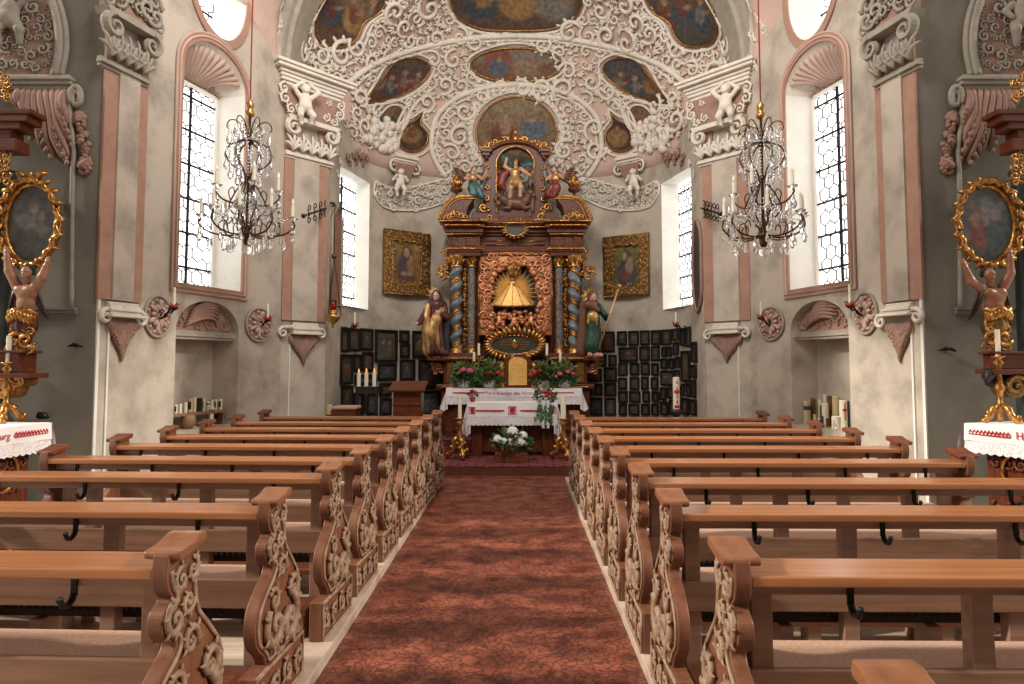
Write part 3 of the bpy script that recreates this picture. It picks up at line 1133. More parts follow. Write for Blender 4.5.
def make_pew(L, dirn, label):
    """local frame: x = 0 at the aisle end, running dirn * L to the wall; y along the church; z up"""
    t = thing('church_pew', (0, 0, 0), label, 'pew', 'church pews')
    T = 0.027
    ai = -dirn
    def xb(mb, a, b, *r):
        x0, x1 = sorted((dirn * a, dirn * b))
        mb.box(x0, x1, *r)
    for k, x in enumerate((0.0, dirn * L)):
        mb = MB()
        mb.prism(PROF, lambda a, b, d, x=x: Vector((x + d, a, b)), -T, T)
        mb.box(x - T - 0.007, x + T + 0.007, -0.15, 0.43, DECK, 0.275)
        e = build(mb, 'end_panel', 'endwood', t, bevel=0.008)
        mb = MB()
        capo = [(.012, .965), (.0, .978), (.005, .994), (.05, .998), (.10, 1.008), (.14, 1.022), (.178, 1.024), (.188, 1.006), (.18, .985), (.10, .974)]
        mb.prism(capo, lambda a, b, d, x=x: Vector((x + d, a, b)), -0.062, 0.062)
        build(mb, 'armrest_cap', 'kneel' if k else 'capwood', e, bevel=0.007)
        if k == 0:
            mb = MB()
            mp = lambda a, b, d, x=x: Vector((x + ai * (T + d), a, b))
            rs = random.getstate()
            random.seed(3)
            for (a, b, q, hd, a0) in ((.06, .42, .085, 1, 2.2), (.23, .40, .095, -1, 1.0), (.28, .53, .062, 1, -1.2), (.06, .535, .05, -1, 2.6), (.035, .765, .05, 1, 1.5), (.14, .66, .05, 1, -.5),
                                     (.12, .80, .04, -1, 0), (.07, .885, .038, 1, 1.2), (.145, .90, .036, -1, 1.5), (.15, .32, .05, 1, 1.6)):
                scroll(mb, mp, (a, b), q * 1.22, hd, a0, th=0.27, n=22, leaves=5, lift=0.35)
            # raised edge moulding that follows the outline
            c = np.array([.13, .6])
            edge = []
            for i, p in enumerate(PROF):
                pr, nx_ = np.array(PROF[i - 1]), np.array(PROF[(i + 1) % len(PROF)])
                tg = nx_ - pr
                nn = np.array([-tg[1], tg[0]]) / max(1e-6, np.hypot(*tg))
                edge.append(tuple(np.array(p) + nn * -0.02))
            mb.tube([mp(a, b, 0.004) for a, b in edge if b < .945], 0.009, 5, up=(ai, 0, 0))
            for i in range(4):
                scroll(mb, lambda a, b, d: mp(a, b, d + 0.012), (-.075 + .145 * i, .165), .062, (-1) ** i, 1.57 * (-1) ** i, th=.22, n=18, leaves=3, lift=.3)
            mb.tube([mp(a, b, .014) for a, b in ((-.14, .265), (.42, .265), (.42, .065), (-.14, .065))], .01, 5, closed=True, up=(ai, 0, 0))
            random.setstate(rs)
            build(mb, 'carving', 'carve', e, smooth=True)
    mb = MB()
    xb(mb, T, L - T, 0.0, 0.22, 0.903, 0.937)
    build(mb, 'book_rest', 'rail', t, bevel=0.006)
    mb = MB()
    xb(mb, T, L - T, 0.085, 0.11, 0.855, 0.902)
    build(mb, 'apron_board', 'woodlight', t, bevel=0.004)
    mb = MB()
    xb(mb, T, L - T, 0.085, 0.11, 0.485, 0.615)
    build(mb, 'backboard', 'wood', t, bevel=0.004)
    mb = MB()
    xb(mb, T, L - T, 0.132, 0.40, 0.555, 0.585)
    s = build(mb, 'seat', 'wood', t, bevel=0.004)
    mb = MB()
    xb(mb, T + .03, L - T - .03, 0.15, 0.385, 0.586, 0.60)
    build(mb, 'seat_pad', 'pad', s, bevel=0.004)
    # heater under the seat, with a row of vent pins
    mb = MB()
    xb(mb, 0.16, L - 0.16, 0.20, 0.32, 0.40, 0.43)
    xb(mb, 0.16, L - 0.16, 0.20, 0.32, 0.465, 0.475)
    n = int((L - .4) / .035)
    for i in range(n):
        x = dirn * (0.18 + i * (L - .36) / n)
        mb.box(x - .006, x + .006, 0.20, 0.21, 0.43, 0.465)
    build(mb, 'heater', 'heater', t)
    for f in (0.04, 0.345, 0.66, 0.955):
        x = dirn * f * L
        mb = MB()
        mb.prism([(0.112, DECK), (0.175, DECK), (0.175, 0.9), (0.112, 0.9), (0.112, 0.7), (0.108, 0.6)], lambda a, b, d, x=x: Vector((x + d, a, b)), -0.036, 0.036)
        mb.box(x - 0.03, x + 0.03, 0.17, 0.36, 0.51, 0.554)
        build(mb, 'post', 'woodlight', t, bevel=0.005)
    for f in (0.23, 0.52, 0.80):
        x = dirn * f * L
        mb = MB()
        mb.prism([(DECK, 0.14), (DECK, .34), (.39, .30), (.39, .18)], lambda b, a, d, x=x: Vector((x + d, a, b)), -0.03, 0.03)
        build(mb, 'seat_leg', 'woodlight', t, bevel=0.004)
    for x in [dirn * q for q in ((0.37, .95, 1.55, 2.1) if dirn > 0 else (.34, .92, 1.5, 2.05))]:
        mb = MB()
        mb.box(x - .010, x + .010, .075, .085, .825, .895)
        mb.tube([(x, .078, .83), (x, .07, .815), (x, .05, .803), (x, .025, .808), (x, .012, .828)], [.011, .012, .012, .011, .009], 6)
        mb.ball((x, .011, .832), .012, 6, 5)
        build(mb, 'bag_hook', 'iron', t, smooth=False)
    mb = MB()
    xb(mb, 0.06, L - 0.06, -0.125, 0.10, 0.195, 0.23)
    k = build(mb, 'kneeler', 'kneel', t, bevel=0.006)
    for f in (0.03, 0.36, 0.66, 0.95):
        mb = MB()
        x = dirn * (f * L + .05)
        mb.box(x - .035, x + .035, -.10, .02, DECK, .195)
        build(mb, 'kneeler_leg', 'woodlight', k, bevel=0.004)
    return t

ORD = ['nearest', 'second', 'third', 'fourth', 'fifth', 'sixth', 'seventh', 'eighth', 'ninth', 'tenth']
def lx(z):
    return -1.155 + (z - 2.3) * 0.02
pl_ = make_pew(2.24, -1, '')
for i, z in enumerate(LZ):
    lab = 'oak pew with carved end in the left block, %s row from the viewer' % ORD[i] if i < 8 else 'oak pew with carved end in the left block, front row nearest the altar'
    if i == 0:
        pl_.location = (lx(z), z, 0)
        pl_['label'] = lab
        pl_.rotation_euler.z = R(-2.5)
    else:
        dup(pl_, (lx(z), z, 0), R(-2.5), label=lab)
pr_ = make_pew(2.36, 1, '')
for i, z in enumerate(RZ):
    lab = 'oak pew with carved end in the right block, %s row from the viewer' % ORD[i] if i < 9 else 'oak pew with carved end in the right block, front row nearest the altar'
    if i == 0:
        lab = 'nearest right pew, of which mainly the armrest cap shows at the bottom edge'
        pr_.location = (0.72, z, 0)
        pr_['label'] = lab
    else:
        dup(pr_, (0.705 + 0.002 * i, z, 0), R(-.7), label=lab)
# ------------------------------------------------------------------ vault paintings and stucco
def inside_poly(p, poly):
    x, y = p
    c = False
    j = len(poly) - 1
    for i in range(len(poly)):
        xi, yi = poly[i]
        xj, yj = poly[j]
        if (yi > y) != (yj > y) and x < (xj - xi) * (y - yi) / (yj - yi) + xi:
            c = not c
        j = i
    return c

def s1(pts, ox, oy, k):
    return [(x / k + ox, y / k + oy) for x, y in pts]

MX = lambda pts: [(1033 - x, y) for x, y in pts][::-1]
tref = s1([(130, -60), (112, 20), (113, 110), (112, 150), (140, 195), (205, 208), (262, 198), (300, 160), (318, 112), (345, 85), (392, 58), (425, 0), (430, -60), (280, -110)], 290, 0, 4.452)
ctop = s1([(716, -20), (730, 50), (770, 95), (850, 127), (930, 134), (1012, 136)], 290, 0, 4.452)
ctop = ctop + [(1033 - x, y) for x, y in ctop[::-1][1:]] + [(572, -22), (516, -30), (461, -22)]
oval = [(516 + 45 * math.cos(2 * PI * i / 20), 65 + 17.2 * math.sin(2 * PI * i / 20)) for i in range(20)]
tear = s1([(325, 458), (362, 410), (405, 352), (440, 300), (482, 265), (540, 256), (592, 270), (620, 302), (600, 350), (540, 395), (460, 432), (390, 450)], 290, 0, 4.452)
cent = [(516.5 + 40 * math.cos(2 * PI * i / 24), 134 + 37 * math.sin(2 * PI * i / 24)) for i in range(24)]
drop = s1([(213, 80), (204, 118), (228, 150), (225, 185), (197, 208), (160, 208), (136, 190), (134, 155), (150, 124), (182, 108)], 360, 90, 3.413)
brown = s1([(60, 95), (95, 55), (135, 55), (150, 85), (130, 125), (95, 130), (70, 118)], 360, 90, 3.413)

def dframe(px, py):
    h = dhit(px, py)
    while h is None and py < 60:
        py += 4
        h = dhit(px, py)
    return h

def ceiling_picture(poly, fn, label, frame='golddark', fr=0.022):
    P = [tuple(p) for p in crom(poly, 4, closed=True)]
    c = np.mean(np.array(P), 0)
    lo, hi = np.array(P).min(0), np.array(P).max(0)
    hc = dframe(*c)
    th = thing('ceiling_painting', hc[0], label, 'painting', 'ceiling paintings')
    rows, cols = [], []
    NR = 14
    for k in range(NR + 1):
        f = max(0.004, k / NR)
        row = []
        for p in P:
            q = c + (np.array(p) - c) * f
            h = dframe(*q)
            row.append(h[0] + h[1] * 0.02)
            u, v = (q - lo) / (hi - lo)
            cols.append(fn(u, 1 - v))
        rows.append(row)
    mb = MB()
    mb.grid(rows, closed=True)
    build(mb, 'canvas', 'fresco', th, smooth=True, cols=cols)
    E, U = [], []
    for p in P:
        h = dframe(*p)
        E.append(h[0] + h[1] * 0.03)
        U.append(h[1])
    mb = MB()
    mb.tube(E, fr, 6, up=U, closed=True)
    build(mb, 'frame', frame, th, smooth=True)
    mb = MB()
    E2 = []
    for p in P:
        h = dframe(*(c + (np.array(p) - c) * (1 + 5 / max(12, np.linalg.norm(np.array(p) - c)))))
        E2.append(h[0] + h[1] * 0.03)
    mb.tube(E2, 0.026, 6, up=U, closed=True)
    build(mb, 'stucco_border', 'stucco', th, smooth=True)

ceiling_picture(tref, random_scene(11, 3, (0.11, 0.06, 0.03), (0.09, 0.055, 0.035)), 'three-lobed dark ceiling painting in upper left of the vault')
ceiling_picture(MX(tref), random_scene(12, 3, (0.06, 0.05, 0.03), (0.12, 0.08, 0.05)), 'three-lobed dark ceiling painting in upper right of the vault')
ceiling_picture(ctop, random_scene(13, 3, (0.12, 0.06, 0.04), (0.06, 0.05, 0.05)), 'broad lobed ceiling painting cut by the top edge, at the vault centre')
ceiling_picture(oval, blobs(lambda u, v: (0.20, 0.10, 0.055), [(.5, .75, .5, .3, (.26, .21, .16), .8), (.3, .7, .16, .3, (.26, .075, .05), .9), (.3, .4, .1, .3, (.10, .12, .17), .95), (.32, .66, .03, .09, FLESH, 1), (.62, .3, .13, .22, (.28, .20, .13), .8), (.7, .55, .04, .1, FLESH, .9), (.5, .12, .4, .1, (.24, .10, .06), .7)]), 'wide oval ceiling painting with a red canopy, above the altar crest')
ceiling_picture(tear, random_scene(15, 4, (0.15, 0.04, 0.03), (0.07, 0.06, 0.05)), 'large teardrop ceiling painting left of the oval painting')
ceiling_picture(MX(tear), random_scene(16, 3, (0.12, 0.06, 0.04), (0.07, 0.07, 0.08)), 'large teardrop ceiling painting right of the oval painting')
ceiling_picture(cent, blobs(lambda u, v: (0.17 + .12 * v, 0.105 + .09 * v, 0.05 + .06 * v), [(.33, .5, .16, .14, RED, .9), (.36, .58, .07, .1, FLESH, .95), (.37, .7, .04, .06, (.40, .24, .16), 1), (.72, .56, .17, .13, (.12, .15, .20), .9), (.7, .68, .035, .05, (.40, .25, .17), .9), (.5, .3, .4, .1, (.22, .15, .09), .7), (.5, .85, .3, .1, (.30, .23, .15), .6)]), 'round dark ceiling painting directly behind the altar crest')
ceiling_picture(drop, random_scene(18, 1, (0.08, 0.035, 0.02), (0.06, 0.03, 0.02), .9), 'small drop-shaped dark painting left of the round painting')
ceiling_picture(MX(drop), random_scene(19, 1, (0.10, 0.035, 0.03), (0.06, 0.03, 0.03), .9), 'small drop-shaped dark painting right of the round painting')
ceiling_picture(brown, random_scene(20, 1, (0.26, 0.16, 0.09), (0.22, 0.12, 0.07)), 'small brown painting among stucco clouds above the left apse window', 'stucco')
ceiling_picture(MX(brown), random_scene(21, 1, (0.22, 0.13, 0.08), (0.20, 0.10, 0.07)), 'small brown painting among stucco clouds above the right apse window', 'stucco')
POLYS = [tref, MX(tref), ctop, oval, tear, MX(tear), cent, drop, MX(drop), brown, MX(brown)]
GROWN = []
for p in POLYS:
    c = np.mean(np.array(p), 0)
    GROWN.append([tuple(c + (np.array(q) - c) * (1 + 7 / max(10, np.linalg.norm(np.array(q) - c)))) for q in p])

def mould(lines, name, m, r):
    mb = MB()
    for pts, rr in lines:
        Q, U = [], []
        for p in crom(pts, 5):
            h = dframe(*p)
            if h is None:
                continue
            Q.append(h[0] + h[1] * rr * 0.5)
            U.append(h[1])
        mb.tube(Q, rr * r, 7, up=U)
    return build(mb, name, m, kind='structure', smooth=True)

def both(pts):
    return [pts, [(1033 - x, y) for x, y in pts]]
arch2 = [(347, 83), (370, 66), (400, 53), (440, 43), (480, 37), (517, 35.5)]
arch2b = [(352, 89), (373, 71), (402, 58), (441, 47.5), (480, 41.5), (517, 40)]
ring = [(448, 180), (436, 163), (431, 145), (436, 118), (455, 99), (485, 88), (517, 84)]
ring2 = [(452, 176), (440, 160), (436, 144), (441, 120), (458, 103), (486, 92.5), (517, 89)]
riba = [(396, 152), (399.5, 136), (405, 121), (416, 103), (433, 88)]
ribb = [(391, 150), (394, 135), (399, 119), (410, 101), (428, 85)]
side = [(352, 92), (362, 104), (372, 112), (382, 130), (386, 150)]
swag = [(300, 8), (303, 40), (312, 62), (340, 66), (358, 58), (366, 40), (374, 22), (392, 14)]
lines = []
for a, w in ((arch2, .055), (arch2b, .032), (ring, .055), (ring2, .03), (riba, .035), (ribb, .03), (side, .035), (swag, .03)):
    for b in both(a):
        lines.append((b, w))
for (a, b) in ((397, 22), (412, 8), (440, 0)):
    pass
mould(lines, 'trim_vault_mouldings', 'stucco', 1.0)

def in_stucco(x, y):
    d = abs(x - 516.5)
    if d < 86 and (d / 84) ** 2 + ((y - 140) / 56) ** 2 < 1 and y < 192:
        return True
    if y < 86:
        return d < 228 - max(0, y - 55) * 0.9
    if d < 90:
        return y < 100
    if d < 122:
        return y < 157 - (122 - d) * 0.1
    if d < 165:
        return y < 150 - (d - 122) * 0.25
    return False

random.seed(21)
pl = []
tries = 0
while tries < 16000 and len(pl) < 1100:
    tries += 1
    x, y = random.uniform(288, 745), random.uniform(-14, 190)
    if not in_stucco(x, y) or any(inside_poly((x, y), g) for g in GROWN):
        continue
    h = dhit(x, y)
    if h is None:
        continue
    r = random.choice((0.24, 0.20, 0.17, 0.14)) if tries < 3500 else random.choice((0.11, 0.08, .06))
    if any((h[0] - q).length < 0.76 * (r + s) for q, s in pl):
        continue
    pl.append((h[0], r))
mb = MB()
fill = MB()
for p, r in pl:
    loc, n, i, dist = DB.find_nearest(p)
    c = Vector((AX, 11.3, 5.6))
    if n.dot(c - p) < 0:
        n = -n
    x = Vector((1, 0, 0))
    x = (x - n * x.dot(n)).normalized()
    y = n.cross(x)
    mp = lambda a, b, d, p=p, x=x, y=y, n=n: p + x * a + y * b + n * d
    if r > 0.085:
        scroll(mb, mp, (0, 0), r, random.choice((-1, 1)), random.random() * 6.28, turns=1.3, th=0.2, n=18, ns=6, leaves=7, lift=1.0)
    else:
        a0 = random.random() * 6.28
        for k in range(5):
            a = a0 + (k - 2) * 0.45
            L = r * 1.5 * (1 - 0.12 * abs(k - 2))
            Q = [mp(-r * .6 * math.cos(a0) + L * s_ * math.cos(a + .4 * s_ * (k - 2)), -r * .6 * math.sin(a0) + L * s_ * math.sin(a + .4 * s_ * (k - 2)), 0.02 + 0.04 * math.sin(PI * s_)) for s_ in (0, .35, .7, 1)]
            fill.tube(Q, [r * .16, r * .26, r * .24, r * .06], 5, up=n)
build(mb, 'trim_vault_scrolls', 'stucco', kind='structure', smooth=True)
build(fill, 'trim_vault_leaves', 'stucco', kind='structure', smooth=True)

# rim of leaves round the round painting, puffs of stucco cloud above the apse windows
mb = MB()
for i in range(46):
    a = 2 * PI * i / 46
    for rr, e in ((1.17, 0.055), (1.30, 0.045)):
        h = dhit(516.5 + 40 * rr * math.cos(a), 134 + 37 * rr * math.sin(a))
        if h and 134 + 37 * rr * math.sin(a) < 165:
            mb.ball(h[0] + h[1] * 0.02, (e, e, e * 1.2), 7, 5)
for nm in ('left', 'right'):
    for i in range(46):
        x, y = random.uniform(362, 397), random.uniform(118, 152)
        if (x - 380) ** 2 + (y - 136) ** 2 > 330:
            continue
        h = dhit(x if nm == 'left' else 1033 - x, y)
        if h:
            mb.ball(h[0] + h[1] * 0.03, random.uniform(.05, .10), 8, 6)
build(mb, 'trim_stucco_clouds', 'stucco', kind='structure', smooth=True)

# apse wall relief: crescent garlands and putto consoles -----------------------
def ahit(px, py):
    t = t_at_px(px)
    for _ in range(6):
        x, y = plan(t)
        h = at(px, py, y).z
        e = proj((x, y, h))[0] - px
        t += -e / 700 * 0.18
        t = min(1, max(0, t))
    x, y = plan(t)
    return t, at(px, py, y).z

def amap(px, py):
    t, h = ahit(px, py)
    k = (apse(min(1, t + .003), h) - apse(max(0, t - .003), h)).length / .006
    return lambda a, b, d, t=t, h=h, k=k: apse(t + a / k, h + b, d)

gl = s1([(48, 312), (100, 335), (160, 335), (235, 318), (312, 300), (322, 318), (300, 372), (235, 402), (150, 412), (75, 398), (42, 350)], 360, 90, 3.413)
for nm, poly in (('left', gl), ('right', MX(gl))):
    mb = MB()
    pts = []
    random.seed(5)
    for _ in range(1600):
        x = random.uniform(min(p[0] for p in poly), max(p[0] for p in poly))
        y = random.uniform(min(p[1] for p in poly), max(p[1] for p in poly))
        r = random.choice((4.6, 3.6, 2.8)) if _ < 700 else 2.0
        if inside_poly((x, y), poly) and all(math.hypot(x - a, y - b) > 0.85 * (r + c) for a, b, c in pts):
            pts.append((x, y, r))
            scroll(mb, amap(x, y), (0, 0), r * 0.0187, random.choice((-1, 1)), random.random() * 6, th=.34, leaves=5, lift=1.1)
    for e in (poly[:5], poly[5:] + poly[:1]):
        mb.tube([apse(*ahit(*p), 0.02) for p in crom(e, 4)], 0.022, 6)
    o = build(mb, 'stucco_garland', 'stucco', smooth=True, label='crescent garland of white stucco scrolls under the %s putto console in the apse' % nm, cat='stucco relief', group='apse garlands')

def putto(name, M4, label, m='stucco', arms=((-.22, .0, .98), (.22, .0, .98)), elbows=((-.26, -.04, .78), (.26, -.04, .78)), legs=None, group='stucco putti', cat='stucco figure', res=.02, tilt=(0, 0, 0)):
    """chubby child figure, one unit tall, facing -y"""
    legs = legs or (((-.10, 0, .38), (-.15, -.12, .22), (-.10, -.02, .02)), ((.10, 0, .38), (.16, -.14, .24), (.13, -.02, .05)))
    P = [ell((0, 0, .60), (.155, .12, .17)), ell((0, -.03, .47), (.165, .14, .14)), ell((0, 0, .70), (.16, .10, .10)), cap((0, 0, .74), (tilt[0] * .5, 0, .82), .06, .055)]
    hx = tilt[0]
    P += [ell((hx, -.01, .90), (.105, .115, .125)), ell((hx, -.115, .885), (.022, .03, .025)), ell((hx - .05, -.09, .865), (.04, .035, .035)), ell((hx + .05, -.09, .865), (.04, .035, .035)), ell((hx, -.095, .825), (.035, .03, .025))]
    for q in range(9):
        a = q * 2.4
        P.append(ell((hx + .085 * math.cos(a), .03 + .07 * math.sin(a), .97 - .012 * q), (.05, .05, .045)))
    for e, hnd, s in ((elbows[0], arms[0], -1), (elbows[1], arms[1], 1)):
        P += limb([(s * .145, 0, .72), e, hnd], [.065, .052, .038])
        d = (np.array(hnd) - np.array(e))
        d = d / np.linalg.norm(d)
        P.append(ell(np.array(hnd) + d * .03, (.04, .03, .045)))
        for f in range(5):
            P.append(cap(np.array(hnd) + d * .03 + np.array((.02 * (f - 2), -.01, 0)), np.array(hnd) + d * (.085 if f else .05) + np.array((.026 * (f - 2), -.03, 0)), .013, .010))
    for l, s in zip(legs, (-1, 1)):
        P += limb(list(l), [.10, .075, .045])
        P.append(cap(l[-1], (l[-1][0] + .01, l[-1][1] - .09, l[-1][2] - .01), .042, .03))
    mb = figmesh(P, res, .025, M4)
    return build(mb, name, m, smooth=True, label=label, cat=cat, group=group)

def place(p, h, rz=0.0, lean=0.0):
    return Matrix.Translation(Vector(p)) @ Matrix.Rotation(rz, 4, 'Z') @ Matrix.Rotation(lean, 4, 'Y') @ Matrix.Diagonal((h, h, h, 1))

for nm, x0, x1, xp in (('left', 388, 414, 393), ('right', 646, 620, 641)):
    sg = -1 if nm == 'left' else 1
    mid = (x0 + x1) / 2
    th = thing('apse_console', apse(*ahit(mid, 190)), 'flat-topped pink fluted stucco console above the %s garland in the apse' % nm, 'console', 'apse consoles')
    f = amap(mid, 162)
    wd_ = abs(x1 - x0) * 0.0185
    mb = MB()
    for q, (z0, z1, e) in enumerate(((0.02, 0.09, .20), (-0.03, 0.02, .15), (-.06, -.03, .12))):
        mb.prism([(-wd_ / 2 - e * .2, z0), (wd_ / 2 + e * .2, z0), (wd_ / 2 + e * .2, z1), (-wd_ / 2 - e * .2, z1)], f, -0.03, e)
    build(mb, 'slab', 'stucco', th, bevel=.006)
    mb = MB()
    for i in range(8):
        u = -wd_ / 2 + wd_ * (i + .5) / 8
        Q = [f(u * (1 - .45 * s_) + sg * .05 * s_, -.06 - .42 * s_, .11 * (1 - s_) ** .7 + .015) for s_ in np.linspace(0, 1, 8)]
        mb.tube(Q, [wd_ / 15 * (1 - .4 * s_) for s_ in np.linspace(0, 1, 8)], 6)
    build(mb, 'fluted_body', 'stuccopink', th, smooth=True)
    mb = MB()
    for e in (-1, 1):
        Q = []
        for s_ in np.linspace(0, 1, 24):
            a = PI / 2 - e * s_ * 2.5 * PI
            q = .12 * (1 - .8 * s_)
            Q.append(f(e * (wd_ / 2 - .0) + q * math.cos(a), -.14 + q * math.sin(a), .09))
        mb.tube(Q, [.03 * (1 - .5 * s_) for s_ in np.linspace(0, 1, 24)], 6)
    build(mb, 'volute', 'stucco', th, smooth=True)
    p = apse(*ahit(xp, 198), .20)
    putto('stucco_putto', place(p, 0.52, 0.35 * -sg), 'white stucco putto clinging to the %s console in the apse' % nm, arms=((-.16, -.18, .70), (.2, -.12, .66)), elbows=((-.26, -.08, .58), (.27, -.06, .58)), tilt=(-.03 * sg, 0, 0))

# pilaster capitals ------------------------------------------------------------
for nm, S in SIDES.items():
    sg = S['sg']
    Fp, W = FACE[nm], WALL[nm]
    xm = lambda x: x if sg < 0 else 1031 - x
    # entablature block over the altar-side pilaster
    L = Fp.L
    hb = Fp.uv(xm(305), 93)[1]
    ht_ = Fp.uv(xm(305), 73)[1]
    th = thing('entablature', Fp.P(L / 2, hb, .1), 'white moulded entablature block carrying the %s end of the vault rib' % nm, 'entablature', 'entablature blocks')
    mb = MB()
    n = 6
    for q in range(n):
        f = q / n
        e = (0.02, .05, .07, .10, .17, .20)[q]
        mb.prism([(-.10 - e, hb + (ht_ - hb) * f), (L + .10 + e, hb + (ht_ - hb) * f), (L + .10 + e, hb + (ht_ - hb) * (f + 1 / n)), (-.10 - e, hb + (ht_ - hb) * (f + 1 / n))], Fp.P, -.3, .08 + e)
    build(mb, 'moulding', 'stucco', th, bevel=.012)
    # lower half: ionic capital with tongue leaves
    th = thing('pilaster_capital', Fp.P(L / 2, Fp.uv(xm(305), 158)[1], .05), 'white stucco composite capital with putto panel at the %s end of the vault rib' % nm, 'capital', 'stucco capitals')
    m0, m1 = Fp.uv(*S['p2m'][0]), Fp.uv(*S['p2m'][1])
    hm = (m0[1] + m1[1]) / 2
    mb = MB()
    for q, e in enumerate((0.05, .085, .06)):
        mb.prism([(0 - e * .3, hm - .05 + .035 * q), (L + e * .3, hm - .05 + .035 * q), (L + e * .3, hm - .015 + .035 * q), (-e * .3, hm - .015 + .035 * q)], Fp.P, 0, e)
    build(mb, 'astragal', 'stucco', th, bevel=.006)
    hv = Fp.uv(xm(305), 131)[1]
    mb = MB()
    for i in range(5):
        u = L * (i + .5) / 5
        leafshape(mb, lambda a, b, d: Fp.P(a, b, d + .06), (u, hm + .06), .30, .15, PI / 2, 2, .05)
    build(mb, 'tongue_leaves', 'stucco', th, smooth=True)
    mb = MB()
    for u, e in ((.07, -1), (L - .07, 1)):
        Q = []
        for s_ in np.linspace(0, 1, 26):
            a = PI / 2 - e * s_ * 2.7 * PI
            q = .135 * (1 - .82 * s_)
            Q.append(Fp.P(u + q * math.cos(a), hv - .03 + q * math.sin(a), .13))
        mb.tube(Q, [.04 * (1 - .5 * s_) for s_ in np.linspace(0, 1, 26)], 6, up=Fp.n, flat=1.5)
    mb.prism([(-.02, hv + .06), (L + .02, hv + .06), (L + .06, hv + .13), (-.06, hv + .13)], Fp.P, -.02, .18)
    build(mb, 'volutes', 'stucco', th, smooth=False)
    # flaring panel above with scrolls
    mb = MB()
    mb.prism([(-.0, hv + .13), (L, hv + .13), (L + .14, hb - .12), (L + .16, hb), (-.16, hb), (-.14, hb - .12)], Fp.P, -.1, .10)
    build(mb, 'panel', 'stuccopink', th)
    mb = MB()
    hh = hb - hv - .13
    for e in (0, 1):
        mb = MB()
        for a, b, r in ((.02, .22, .08), (-.08, .52, .10), (-.10, .84, .09), (.16, .30, .08), (.12, .82, .06)):
            u = a if e == 0 else L - a
            scroll(mb, lambda x, y, d: Fp.P(x, y, d + .10), (u, hv + .13 + hh * b), r, -1 if e else 1, 1.2, th=.24, lift=.6)
        build(mb, 'side_scroll', 'stucco', th, smooth=True)
    p = Fp.hit(xm(305), 126, .2)
    putto('stucco_putto', place(p, .62, math.atan2(Fp.n.x, -Fp.n.y) * .7), 'white stucco putto with raised arms on the %s capital below the vault rib' % nm, arms=((-.12, -.03, 1.03), (.16, -.03, 1.0)), elbows=((-.30, -.05, .88), (.32, -.05, .86)))
    # side frills beside the pier (hanging scrollwork towards the apse window)
    mb = MB()
    for i, (x, y, r) in enumerate(((338, 135, 7), (334, 150, 6), (339, 163, 5), (336, 175, 4.5), (343, 122, 6))):
        X = xm(x)
        f = amap(X, y)
        scroll(mb, f, (0, 0), r * .0165, (-1) ** i, i, th=.22, lift=.6)
    build(mb, 'stucco_frill', 'stucco', smooth=True, label='hanging white stucco scrollwork between %s rib capital and apse window' % nm, cat='stucco relief', group='stucco frills')
    mb = MB()
    for i, (x, y, r) in enumerate(((345, 158, 5), (351, 154, 6), (358, 155, 6), (364, 159, 5), (354, 161, 4), (361, 163, 4), (347, 164, 4))):
        scroll(mb, amap(xm(x), y), (0, 0), r * .0165, (-1) ** i, i, th=.3, lift=1.2, leaves=5)
    build(mb, 'window_crest', 'stuccopink', smooth=True, label='curling pink stucco crest over the %s apse window' % nm, cat='stucco relief', group='apse window crests')
    # nave-side capital, cut by the top edge
    ms = [W.uv(*q) for q in S['p1m']]
    u0, u1 = sorted((W.uv(S['p1'][0][0], 90)[0], W.uv(S['p1'][2][1], 90)[0]))
    hm = (ms[0][1] + ms[1][1]) / 2
    th = thing('pilaster_capital', W.P((u0 + u1) / 2, hm, .05), 'grey stucco capital with volutes and scrolls on the %s pilaster nearer the nave' % nm, 'capital', 'stucco capitals')
    mb = MB()
    for q, e in enumerate((0.05, .085, .06)):
        mb.prism([(u0 - e * .3, hm - .05 + .035 * q), (u1 + e * .6, hm - .05 + .035 * q), (u1 + e * .6, hm - .015 + .035 * q), (u0 - e * .3, hm - .015 + .035 * q)], W.P, 0, e)
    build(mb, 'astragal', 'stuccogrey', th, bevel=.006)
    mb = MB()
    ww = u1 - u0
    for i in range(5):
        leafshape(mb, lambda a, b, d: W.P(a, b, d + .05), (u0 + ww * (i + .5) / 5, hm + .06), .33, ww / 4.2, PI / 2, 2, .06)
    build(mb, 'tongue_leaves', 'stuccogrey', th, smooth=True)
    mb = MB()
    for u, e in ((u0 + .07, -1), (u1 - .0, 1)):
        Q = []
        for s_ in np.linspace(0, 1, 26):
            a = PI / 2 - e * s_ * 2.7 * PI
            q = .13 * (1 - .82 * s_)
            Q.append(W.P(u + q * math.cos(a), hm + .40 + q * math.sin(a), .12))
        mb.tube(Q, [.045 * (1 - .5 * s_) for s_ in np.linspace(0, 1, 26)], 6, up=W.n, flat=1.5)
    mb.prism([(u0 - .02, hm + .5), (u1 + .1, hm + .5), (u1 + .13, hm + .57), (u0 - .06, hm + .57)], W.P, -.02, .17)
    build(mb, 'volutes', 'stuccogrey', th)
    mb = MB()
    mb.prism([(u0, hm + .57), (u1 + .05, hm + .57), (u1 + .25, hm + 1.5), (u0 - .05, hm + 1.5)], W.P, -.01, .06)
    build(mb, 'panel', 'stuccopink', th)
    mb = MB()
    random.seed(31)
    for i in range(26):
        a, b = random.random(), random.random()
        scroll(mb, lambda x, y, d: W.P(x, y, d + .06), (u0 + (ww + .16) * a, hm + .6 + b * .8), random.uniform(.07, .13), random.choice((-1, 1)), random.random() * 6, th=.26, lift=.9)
    build(mb, 'scrolls', 'stuccogrey', th, smooth=True)
